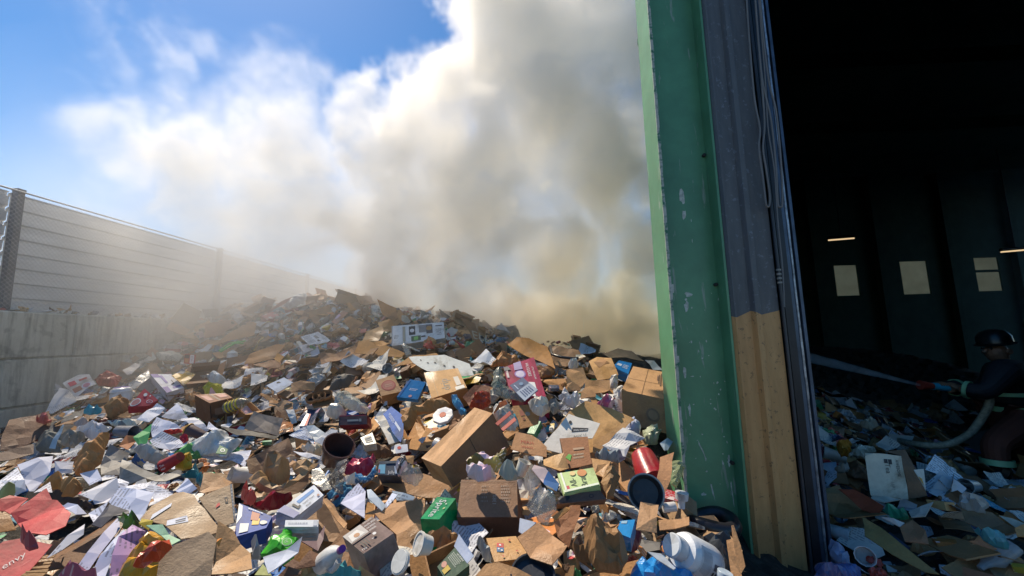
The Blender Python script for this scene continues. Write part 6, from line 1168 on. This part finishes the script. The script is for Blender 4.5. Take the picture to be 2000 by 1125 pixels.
def tpl(kind):
    """unit-size template: verts, faces, uvs, smooth"""
    if kind == 'card':
        P = rect(1, random.uniform(.4,1)) if random.random() < .65 else poly(random.randint(4,6), .55)
        V, F, U = patch(P, Z3, O3, .3, random.uniform(.01,.05), 0, .025, random.uniform(.01,.05), (random.uniform(0,3), random.uniform(-.2,.2), random.choice([0,0,.3,.6,-.4])) )
        return V, F, U, False
    if kind == 'paper':
        V, F, U = patch(rect(1, random.uniform(.6,.8)) if random.random() < .6 else poly(5,.5), Z3, O3, .22, random.uniform(.03,.12), 0, .008, .01, (random.uniform(0,3), 0, random.choice([0,0,.4,.9])))
        return V, F, U, False
    if kind == 'wad':
        V, F, U = patch(poly(8, .5), Z3, O3, .085, 0, random.uniform(.18,.34), .1, .02, None, False, random.uniform(.08,.16)); return V, F, U, False
    if kind == 'strip':
        V, F, U = patch(rect(1.2, random.uniform(.06,.2)), Z3, O3, .15, random.uniform(.01,.08), 0, .02, .01); return V, F, U, False
    g = G()
    if kind == 'box':
        w, d, h = 1, random.uniform(.4,.8), random.uniform(.15,.6)
        V = [Vector((x*w/2+random.uniform(-.04,.04), y*d/2+random.uniform(-.04,.04), z*h/2+random.uniform(-.03,.03))) for x in (-1,1) for y in (-1,1) for z in (-1,1)]
        F = [(0,1,3,2),(4,6,7,5),(0,4,5,1),(2,3,7,6),(0,2,6,4),(1,5,7,3)]
        g.add(V, F, (0,0,0)); U = g.u
        return V, F, U, False
    if kind == 'cup':
        ring(g, Vector((0,0,-.5)), Z3, [(h, r*.38) for h, r in OPEN], (0,0,0), 12); return [Vector(v) for v in g.v], g.f, g.u, True
    if kind == 'bottle':
        ring(g, Vector((0,0,-.5)), Z3, [(h, r*.24*random.uniform(.7,1.1)) for h, r in BOTTLE], (0,0,0), 10, random.uniform(.5,1)); return [Vector(v) for v in g.v], g.f, g.u, True
    if kind == 'openbox':
        w, d, h, t = .5, random.uniform(.3,.45), random.uniform(.25,.5), .025
        o = [(-w,-d),(w,-d),(w,d),(-w,d)]; V = [Vector((x,y,z)) for z in (0,h) for x, y in o]+[Vector((x*(1-t/w),y*(1-t/d),z)) for z in (t,h) for x, y in o]
        F = [(3,2,1,0)]+[(i,(i+1)%4,4+(i+1)%4,4+i) for i in range(4)]+[(8+(i+1)%4,8+i,12+i,12+(i+1)%4) for i in range(4)]+[(8,9,10,11)]+[(4+i,4+(i+1)%4,12+(i+1)%4,12+i) for i in range(4)]
        for i in range(4):
            if random.random() < .8:
                a, b = V[4+i], V[4+(i+1)%4]; out = Vector(((a.x+b.x), (a.y+b.y), 0)).normalized()*random.uniform(.1,.3)+Z3*random.uniform(-.1,.25); k = len(V)
                V += [a+out, b+out]; F += [(4+i,4+(i+1)%4,k+1,k)]
        g.add(V, F, (0,0,0)); return V, F, g.u, False
TP = {k: [tpl(k) for _ in range(n)] for k, n in dict(card=26, paper=16, wad=18, strip=8, box=10, cup=3, bottle=5, openbox=6).items()}
KM = dict(card=('card', CARD), paper=('paper', PAPER), wad=('bag', BAGC), strip=('card', CARD), box=('print', PRINT), cup=('plastic', PAPER), bottle=('film', BAGC), openbox=('card', CARD))
def pick(x, y, inside):
    s = noise2(x, y)
    w_ = dict(card=4.8, paper=3.3, wad=1.8, strip=1.4, box=1.1, cup=.22, bottle=.35, openbox=.35)
    if x < -1.2 and y < 4: w_['paper'] *= 2.6; w_['card'] *= .8
    if s > .3: w_['card'] *= 1.6
    if s < -.3: w_['wad'] *= 1.7
    ks = list(w_); return random.choices(ks, [w_[k] for k in ks])[0]
def noise2(x, y): return math.sin(x*1.7+1)*math.cos(y*2.1+2)*.6+math.sin(x*4.1+y*3.3)*.4
def place(kind, p, size, flat=.45):
    V, F, U, sm = random.choice(TP[kind])
    n = (HN(p.x, p.y)+Vector((random.gauss(0,flat),random.gauss(0,flat)-.12,0))).normalized()
    q = n.to_track_quat('Z','Y').to_matrix() @ Matrix.Rotation(random.uniform(0,6.3), 3, 'Z')
    if kind in ('cup','bottle') : q = q @ Matrix.Rotation(random.uniform(.8,1.9), 3, 'X')
    elif kind == 'box': q = q @ Matrix.Rotation(random.choice([0,0,1.57]), 3, 'X')
    off = random.random()*30
    return [q @ v*size+p for v in V], F, [[(a*size+off, b*size+off) for a, b in u] for u in U] if isinstance(U[0], list) else [(a*size, b*size) for a, b in U], sm
def colour(kind):
    m, pal = KM[kind]
    c = random.choice(pal)
    if kind == 'wad' and random.random() < .5: return 'card', shade(random.choice(CARD), .15)
    if kind in ('card','strip') and random.random() < .16: return 'print', shade(random.choice(PRINT), .2)
    if kind in ('card',) and random.random() < .12: return 'plain', shade(random.choice(DARKC), .2)
    if kind == 'paper' and random.random() < .25: return 'print', shade(random.choice(PRINT), .2)
    if kind == 'box' and random.random() < .3: return 'card', shade(random.choice(CARD), .15)
    return m, shade(c, .15)
SZ = dict(card=(.09,.42), paper=(.1,.28), wad=(.07,.24), strip=(.08,.3), box=(.07,.22), cup=(.1,.15), bottle=(.14,.26), openbox=(.15,.34))
bins = {k: G() for k in ('card','paper','print','plain','bag','plastic','film')}
seeds = []
def inside_b(x, y): return x > x0+.1 and y > YB-.15+0 and x-(x0+.1) > (y-YB)*math.tan(R(27))*1.0
def scatter(n_, xr, yr, zone):
    k = 0
    while k < n_:
        x = random.uniform(*xr); y = random.uniform(*yr)
        if random.random() > 1.25/(.35+.22*y): continue        # denser near the camera
        if H(x, y) < .06 and y > 2.5: continue
        if y < 1.25: continue
        ins = inside_b(x, y)
        if zone == 'out' and ins: continue
        if zone == 'in' and not ins: continue
        if x0-.12 < x < X(1590)+.1 and YB-.14 < y < YB+.35: continue
        if x > .4 and 1445 < proj((x, y, H(x, y)))[0] < 1625 and y < YB+.2: continue
        k += 1
        yield x, y
# ---------------- single pieces told apart by what they are, their colour, size and nearest landmark
def cname(c, m_):
    r, g, b = c; mx_, mn_ = max(c), min(c)
    if m_ == 'card': return 'pale tan' if r > .44 else 'tan' if r > .36 else 'brown' if r > .26 else 'dark brown'
    if mx_ < .1: return 'black' if mx_ < .055 else 'charcoal'
    if mx_-mn_ < .12: return 'white' if mn_ > .56 else 'light grey' if mn_ > .42 else 'grey'
    if r > g*3 and b < r*.4: return 'red' if g < .1 else 'orange'
    if r > g and g > b*3: return 'yellow'
    if r > g*1.6 and b > g: return 'purple'
    if g > r and g > b*1.15: return 'green'
    if b > r*1.2: return 'teal' if g > b*.65 else 'blue'
    return 'cream'
NM = dict(card=('cardboard_piece','cardboard'), paper=('paper_sheet','paper'), wad=('crumpled_wrapper','wrapper'), box=('small_carton','carton'), cup=('plastic_cup','cup'), bottle=('plastic_bottle','bottle'), openbox=('open_box','box'), strip=('cardboard_strip','cardboard'))
DESC = dict(card=['flat {} cardboard piece','torn {} cardboard piece','bent {} cardboard piece','stiff {} cardboard piece'], paper=['loose {} paper sheet','curled {} paper sheet','folded {} paper sheet'], wad=['crumpled {} wrapper','wadded {} wrapper','scrunched {} wrapper'],
            box=['small {} carton','closed {} carton','dented {} carton'], cup=['{} cup'], bottle=['{} bottle'], openbox=['open {} box'], strip=['narrow {} strip'])
GRP = dict(card='cardboard pieces strewn over the heap', paper='paper sheets strewn over the heap', wad='crumpled wrappers strewn over the heap', box='small cartons strewn over the heap', cup='cups strewn over the heap', bottle='bottles strewn over the heap', openbox='open boxes strewn over the heap', strip='cardboard strips strewn over the heap')
used = set(); CAND = []
def label_for(kd, c_, m_, u, v):
    cn = cname(c_, m_); ds = sorted(((a[1]-u)**2+((a[2]-v)*1.4)**2, a) for a in LAND)
    for k in range(5):
        for de in random.sample(DESC[kd], len(DESC[kd])):
            nme, lx, ly = ds[k][1]; dx, dy = u-lx, (v-ly)
            rel = ('right of' if dx > 0 else 'left of') if abs(dx) > abs(dy)*1.6 else ('below' if dy > 0 else 'above') if abs(dy) > abs(dx)*1.6 else ('below' if dy > 0 else 'above')+' and '+('right of' if dx > 0 else 'left of')
            dd = math.hypot(dx, dy); q = 'just ' if dd < 60 else 'a little ' if dd < 110 else 'some way ' if dd < 190 else 'far '
            lab = de.format(cn)+' '+q+rel+' '+nme
            if lab not in used and len(lab.split()) <= 16: used.add(lab); return lab
    return None
noises = 0
for zone, n_, xr, yr in (('out', 6200, (-6.25, 2.6), (1.3, 9.5)), ('in', 1300, (1.3, 8.), (2.3, 7.2))):
    for x, y in scatter(n_, xr, yr, zone):
        kd = pick(x, y, zone == 'in'); lo, hi = SZ[kd]; s_ = (lo+(hi-lo)*random.random()**1.9)*.92
        s_ *= .8+.07*y
        if x+s_*.6 > x0-.02 and y > YB-.1 and zone == 'out' and not (y > 3.6 and x < x0): continue
        if x-s_*.5 < WX+.02: continue
        z = H(x, y); P = Vector((x, y, z+random.uniform(-.04, .1)))
        pp = proj(P); cov = covered(*pp)
        if cov: P.z = z-.03; s_ = min(s_, .14)
        m_, c_ = colour(kd)
        V, F, U, sm = place(kd, P, s_, .36 if not cov else .2)
        sp_ = s_*FPX/y
        if not cov and sp_ > 20 and P.z > z+.015 and 5 < pp[0] < 1990 and 575 < pp[1] < 1120 and not 1290 < pp[0] < 1600 and y < 9:
            CAND.append((sp_*(1.0 if zone == 'out' else .8)*(1+6*(P.z-z)), kd, P, m_, c_, V, F, U, sm, pp)); continue
        bins[m_].add(V, F, c_, U, sm)
CAND.sort(key=lambda q: -q[0]); per_kind = {}
for (sc_, kd, P, m_, c_, V, F, U, sm, pp) in CAND:
    q = per_kind.get(kd, 0); lab = None
    if q < dict(card=230, paper=170, wad=170, box=150, strip=60).get(kd, 60): lab = label_for(kd, c_, m_, *pp)
    if lab is None: bins[m_].add(V, F, c_, U, sm); continue
    per_kind[kd] = q+1; up_ = Vector((0, 0, .02)); g = G(); g.add([v+up_ for v in V], F, c_, U, sm); nm_, cat = NM[kd]
    tag(g.build(nm_, m_, None, tuple(P)), lab, cat, GRP[kd])
for x, y in list(scatter(3600, (-6.2, 2.0), (1.4, 7.5), 'out'))+list(scatter(500, (2.2, 6.), (2.9, 6.), 'in')):
    if x > x0-.08 and y > YB-.12 and not inside_b(x, y): continue
    kd = random.choice(['card','paper','strip','wad','strip','paper','card','box']); P = Vector((x, y, H(x, y)+random.uniform(.02, .12))); pp = proj(P)
    if covered(*pp): continue
    m_, c_ = colour(kd); V, F, U, sm = place(kd, P, random.uniform(.025, .085)*(.8+.06*y), .6); bins[m_].add(V, F, c_, U, sm)
nm = dict(card='cardboard_scraps', paper='paper_scraps', print='packaging_scraps', plain='dark_scraps', bag='plastic_bag_scraps', plastic='plastic_scraps', film='clear_film_scraps')
for k, g in bins.items():
    if g.f: tag(g.build(nm[k], k), kind='stuff')
TAKEN = []; cnt = 0; tries = 0
while cnt < 230 and tries < 12000:
    tries += 1
    u = random.uniform(15, 1300); v = random.uniform(590, 1110)
    if random.random() < .1: u = random.uniform(1610, 1985); v = random.uniform(840, 1110)
    h_ = hit(u, v, .1)
    if h_.z > H(h_.x, h_.y)+.12 or h_.y > 9: continue
    if H(h_.x, h_.y) < .08: continue
    ins = inside_b(h_.x, h_.y)
    if u < 1300 and ins: continue
    if 1290 < u < 1600: continue
    kd = random.choices(['card','paper','wad','box','cup','bottle','openbox','strip'], [5.5,4.2,1.6,1.5,.5,.6,.9,.8])[0]
    lo, hi = SZ[kd]; s_ = (lo+(hi-lo)*(.45+.55*random.random()))*(.82+.08*h_.y)
    if h_.y > 5: s_ *= .66
    if v < 690 and u > 850: continue
    if v < 640 and kd in ('openbox','box'): continue
    rp_ = s_*FPX/h_.y*.5
    if h_.x-s_*.5 < WX+.03 or (u < 1300 and u+rp_ > 1275): continue
    if covered(u, v, pad=rp_*.5) or any(covered(u+rp_*.85*math.cos(a_), v+rp_*.85*math.sin(a_), pad=2) for a_ in [k*.785 for k in range(8)] if kd in ('openbox','box','bottle','cup') or int(a_*10) % 2): continue
    if any((u-a)**2+((v-b)*1.3)**2 < ((rp_+c)*.72)**2 for a, b, c in TAKEN): continue
    m_, c_ = colour(kd); nm_, cat = NM[kd]; ok = label_for(kd, c_, m_, u, v)
    if not ok: continue
    used.add(ok); TAKEN.append((u, v, rp_)); cnt += 1
    P = Vector((h_.x, h_.y, H(h_.x, h_.y)+.12)); V, F, U, sm = place(kd, P, s_, .28)
    g = G(); g.add(V, F, c_, U, sm)
    if kd == 'openbox' or kd == 'cup': pass
    tag(g.build(nm_, m_, None, tuple(P)), ok, cat, GRP[kd])
# scraps caught on the ledge of the block wall
g = G()
for k in range(80):
    y = random.uniform(1.5, 8); V, F, U, sm = place(random.choice(['paper','card','wad','strip']), Vector((WX-.1-random.random()*.1, y, 2.125)), random.uniform(.05,.17), .3); m_, c_ = colour('card')
    V = [Vector((min(p.x, WX+.02), p.y, max(p.z, 2.103))) for p in V]; g.add(V, F, random.choice(CARD+PAPER+[(.6,.45,.1),(.5,.15,.12),(.3,.28,.3)]*1), U, sm)
tag(g.build('ledge_litter', 'plain'), kind='stuff')
# ================================================================ firefighter, hose and water jet inside the warehouse
def skin(name, V, E, Rd, m, parent, sub=2, root=0):
    me = bpy.data.meshes.new(name); me.from_pydata([tuple(v) for v in V], E, []); o = bpy.data.objects.new(name, me); link(o, parent)
    o.modifiers.new('skin', 'SKIN'); me.skin_vertices[0] if len(me.skin_vertices) else None
    sv = me.skin_vertices[0].data if me.skin_vertices else None
    if sv is None: return o
    for k, r in enumerate(Rd): sv[k].radius = (r, r) if not isinstance(r, tuple) else r
    sv[root].use_root = True
    s = o.modifiers.new('sub', 'SUBSURF'); s.levels = s.render_levels = sub
    me.materials.append(m); return o
YP = 4.0; F0 = at(1955, 940, YP); gz = H(F0.x, F0.y)+.02
o_ = Vector((F0.x, F0.y, gz))
per = empty('person', o_, 'crouching firefighter in dark helmet and turnout coat aiming a hose left', 'person')
MSK = m_solid('skin_tone', (.35,.17,.1), .5); MCO = m_solid('turnout_black', (.022,.022,.026), .8); MTR = m_solid('turnout_rust', (.12,.035,.02), .8); MRF = m_solid('reflective_band', (.3,.55,.3), .35); MHE = m_solid('helmet_black', (.02,.02,.02), .3)
def Pz(px_, py_, d=0): return at(px_, py_, YP+d)-o_
hip, chest, neck, head = Pz(1990,800), Pz(1972,735), Pz(1955,706), Pz(1946,684)
sh1, sh2 = Pz(1962,724,-.2), Pz(1965,724,.2); el1, el2 = Pz(1925,768,-.22), Pz(1918,760,.18); ha1, ha2 = Pz(1868,757,-.05), Pz(1830,755,.05)
# body: head, neck, torso, arms to the wrists, one surface
skin('body', [hip, chest, neck, head+Vector((0,0,-.05)), head+Vector((-.01,0,.06)), sh1, el1, ha1, sh2, el2, ha2], [(0,1),(1,2),(2,3),(3,4),(1,5),(5,6),(6,7),(1,8),(8,9),(9,10)], [.13,.14,.06,.085,.095,.08,.055,.04,.08,.055,.04], MSK, per)
g = G(); g.tube([head+Vector((-.095,0,.005)), head+Vector((-.125,0,-.02))], [.018,.014], (.3,.2,.1), 6); g.build('nose', MSK, per)
for s_ in (-1, 1):
    g = G(); ring(g, head+Vector((-.085, s_*.035, .02)), Vector((-1,0,0)), [(0,.014),(.012,.008),(.014,0)], (.02,.02,.02), 8); g.build('eye', MHE, per)
    g = G(); ring(g, head+Vector((.01, s_*.09, -.01)), Vector((0,s_,0)), [(0,.03),(.015,.025),(.018,0)], (.3,.2,.1), 8); g.build('ear', MSK, per)
skin('coat', [hip+Vector((.01,0,-.02)), (hip+chest)/2+Vector((.02,0,0)), chest+Vector((.02,0,.0)), neck+Vector((.04,0,-.03)), sh1, el1, ha1*.85+el1*.15, sh2, el2, ha2*.85+el2*.15], [(0,1),(1,2),(2,3),(2,4),(4,5),(5,6),(2,7),(7,8),(8,9)], [(.2,.2),.2,.2,.11,.115,.08,.065,.115,.08,.065], MCO, per)
kn1, kn2 = Pz(1940,868,-.2), Pz(1985,872,.2); ft1, ft2 = Pz(1955,940,-.22), Pz(2015,938,.22)
skin('trousers', [hip, hip+Vector((-.06,-.12,-.08)), kn1, ft1+Vector((0,0,.1)), hip+Vector((.0,.14,-.08)), kn2, ft2+Vector((0,0,.1))], [(0,1),(1,2),(2,3),(0,4),(4,5),(5,6)], [.17,.14,.1,.085,.14,.1,.085], MTR, per)
for f_ in (ft1, ft2):
    skin('boot', [f_+Vector((.03,0,.16)), f_+Vector((.02,0,.05)), f_+Vector((-.1,0,.03)), f_+Vector((-.17,0,.02))], [(0,1),(1,2),(2,3)], [.08,.075,.06,.045], MHE, per, 1)
g = G(); ring(g, head+Vector((0,0,.055)), Vector((-.12,0,1)), [(0,.14),(.01,.142),(.02,.122),(.08,.118),(.125,.085),(.145,.03),(.147,0)], (.02,.02,.02), 20, 1.0); g.build('helmet', MHE, per)
def band(c, axis, r1, r2, h=.05, name='reflective_band'):
    g = G(); ring(g, c-axis.normalized()*h/2, axis, [(0,r1),(h*.02,r1+.008),(h,r2+.008),(h,r2)], (.3,.5,.3), 24); g.build(name, MRF, per)
band(hip+Vector((.0,0,.03)), (chest-hip), .205, .205, .05); band(hip*.45+chest*.55, (chest-hip), .21, .21, .035)
band(el1*.4+ha1*.6, (ha1-el1), .075, .072, .03); band(el2*.4+ha2*.6, (ha2-el2), .075, .072, .03)
for k_, f_ in ((kn1, ft1), (kn2, ft2)): band(k_*.3+(f_+Vector((0,0,.1)))*.7, f_-k_, .098, .098, .05)
# gloved hands: palm and five bent fingers closed on the nozzle
noz_a, noz_b = Pz(1905,762,.0), Pz(1797,752,.0); nd = (noz_b-noz_a).normalized()
MGL = m_solid('glove', (.25,.13,.07), .7)
for hnd, s_ in ((ha1, -1), (ha2, 1)):
    c0 = noz_a+nd*(hnd-noz_a).dot(nd); side = Vector((0,s_,0)); upv = Vector((0,0,1)); Vh = [hnd, c0+side*.045+upv*-.005]; Eh = [(0,1)]; Rh = [.042,.035]
    for f in range(4):
        b_ = c0+nd*(-.033+.022*f)*1; ln = (.9,1.,.95,.8)[f]
        k0 = len(Vh); Vh += [b_+side*.04+upv*.03, b_+side*.012+upv*.047*ln, b_-side*.022+upv*.04*ln, b_-side*.036+upv*.012]; Eh += [(1,k0),(k0,k0+1),(k0+1,k0+2),(k0+2,k0+3)]; Rh += [.011,.0105,.0095,.008]
    k0 = len(Vh); Vh += [c0+side*.035-upv*.03+nd*.02, c0+side*.0-upv*.045+nd*.04]; Eh += [(1,k0),(k0,k0+1)]; Rh += [.013,.01]
    skin('hand', Vh, Eh, Rh, MGL, per, 1)
nz = empty('hose_nozzle', o_+noz_a, 'red tipped hose nozzle with cyan collar held by the firefighter', 'nozzle')
def seg(a, b, r1, r2, c, nme, m_='plastic'):
    g = G(); A = noz_a.lerp(noz_b, a); B = noz_a.lerp(noz_b, b); ring(g, A-noz_a, B-A, [(0,0),(0,r1),((B-A).length,r2),((B-A).length,0)], c, 14); g.build(nme, m_, nz)
seg(0,.5,.03,.03,(.05,.06,.05),'grip'); seg(.5,.78,.038,.034,(.02,.35,.5),'collar'); seg(.78,1,.03,.045,(.4,.05,.03),'tip')
g = G(); pt = [o_+noz_a+nd*.02, o_+noz_a-nd*.12+Vector((0,0,-.08)), at(1905,835,4.05), at(1880,856,4.1), at(1840,870,4.15), at(1790,868,4.3), at(1745,858,4.6), at(1710,862,4.9)]
for i_ in range(2, 8): pt[i_].z = max(pt[i_].z, H(pt[i_].x, pt[i_].y)+.06)
Q = []
for i_ in range(len(pt)-1):
    p0, p1, p2, p3 = pt[max(i_-1,0)], pt[i_], pt[i_+1], pt[min(i_+2,len(pt)-1)]
    for k in range(6):
        t = k/6; Q.append(.5*((2*p1)+(p2-p0)*t+(2*p0-5*p1+4*p2-p3)*t*t+(3*p1-p0-3*p2+p3)*t**3))
g.tube(Q, .032, (.5,.47,.36), 10); tag(g.build('fire_hose', m_solid('hose_cream', (.4,.37,.27), .8, 0, .5, 30, .6), None, tuple(pt[4])), 'cream fire hose looping over the rubbish to the firefighter', 'hose')
# water: a widening spray, dense at the nozzle
mw = bpy.data.materials.new('water_spray'); mw.use_nodes = True; wt = mw.node_tree; wt.nodes.remove(wt.nodes['Principled BSDF'])
pv = wt.nodes.new('ShaderNodeVolumePrincipled'); pv.inputs['Color'].default_value = (.97,.98,1,1); 
oc = N(wt, 'ShaderNodeTexCoord').outputs['Object']; sx = N(wt, 'ShaderNodeSeparateXYZ'); L(wt, oc, sx.inputs[0]); nz_ = noise(wt, oc, 9, 4, .7).outputs[0]
L(wt, math_(wt, 'MULTIPLY', math_(wt, 'MULTIPLY', math_(wt, 'EXPONENT', math_(wt, 'MULTIPLY', sx.outputs[0], 1.3)), 38.0), math_(wt, 'POWER', nz_, 1.5)), pv.inputs['Density'])
L(wt, pv.outputs[0], wt.nodes['Material Output'].inputs['Volume'])
a_, b_ = o_+noz_b, at(1570, 696, 4.35); g = G(); Q = []; rr_ = []
for k in range(16):
    t = k/15; Q.append(a_.lerp(b_, t)); rr_.append(.012+.045*t*(1+.08*random.uniform(-1,1)))
g.tube(Q, rr_, (1,1,1), 14); tag(g.build('water_jet', mw, None, tuple(a_)), 'pale water spray fanning left from the hose nozzle toward the door jamb', 'water jet')
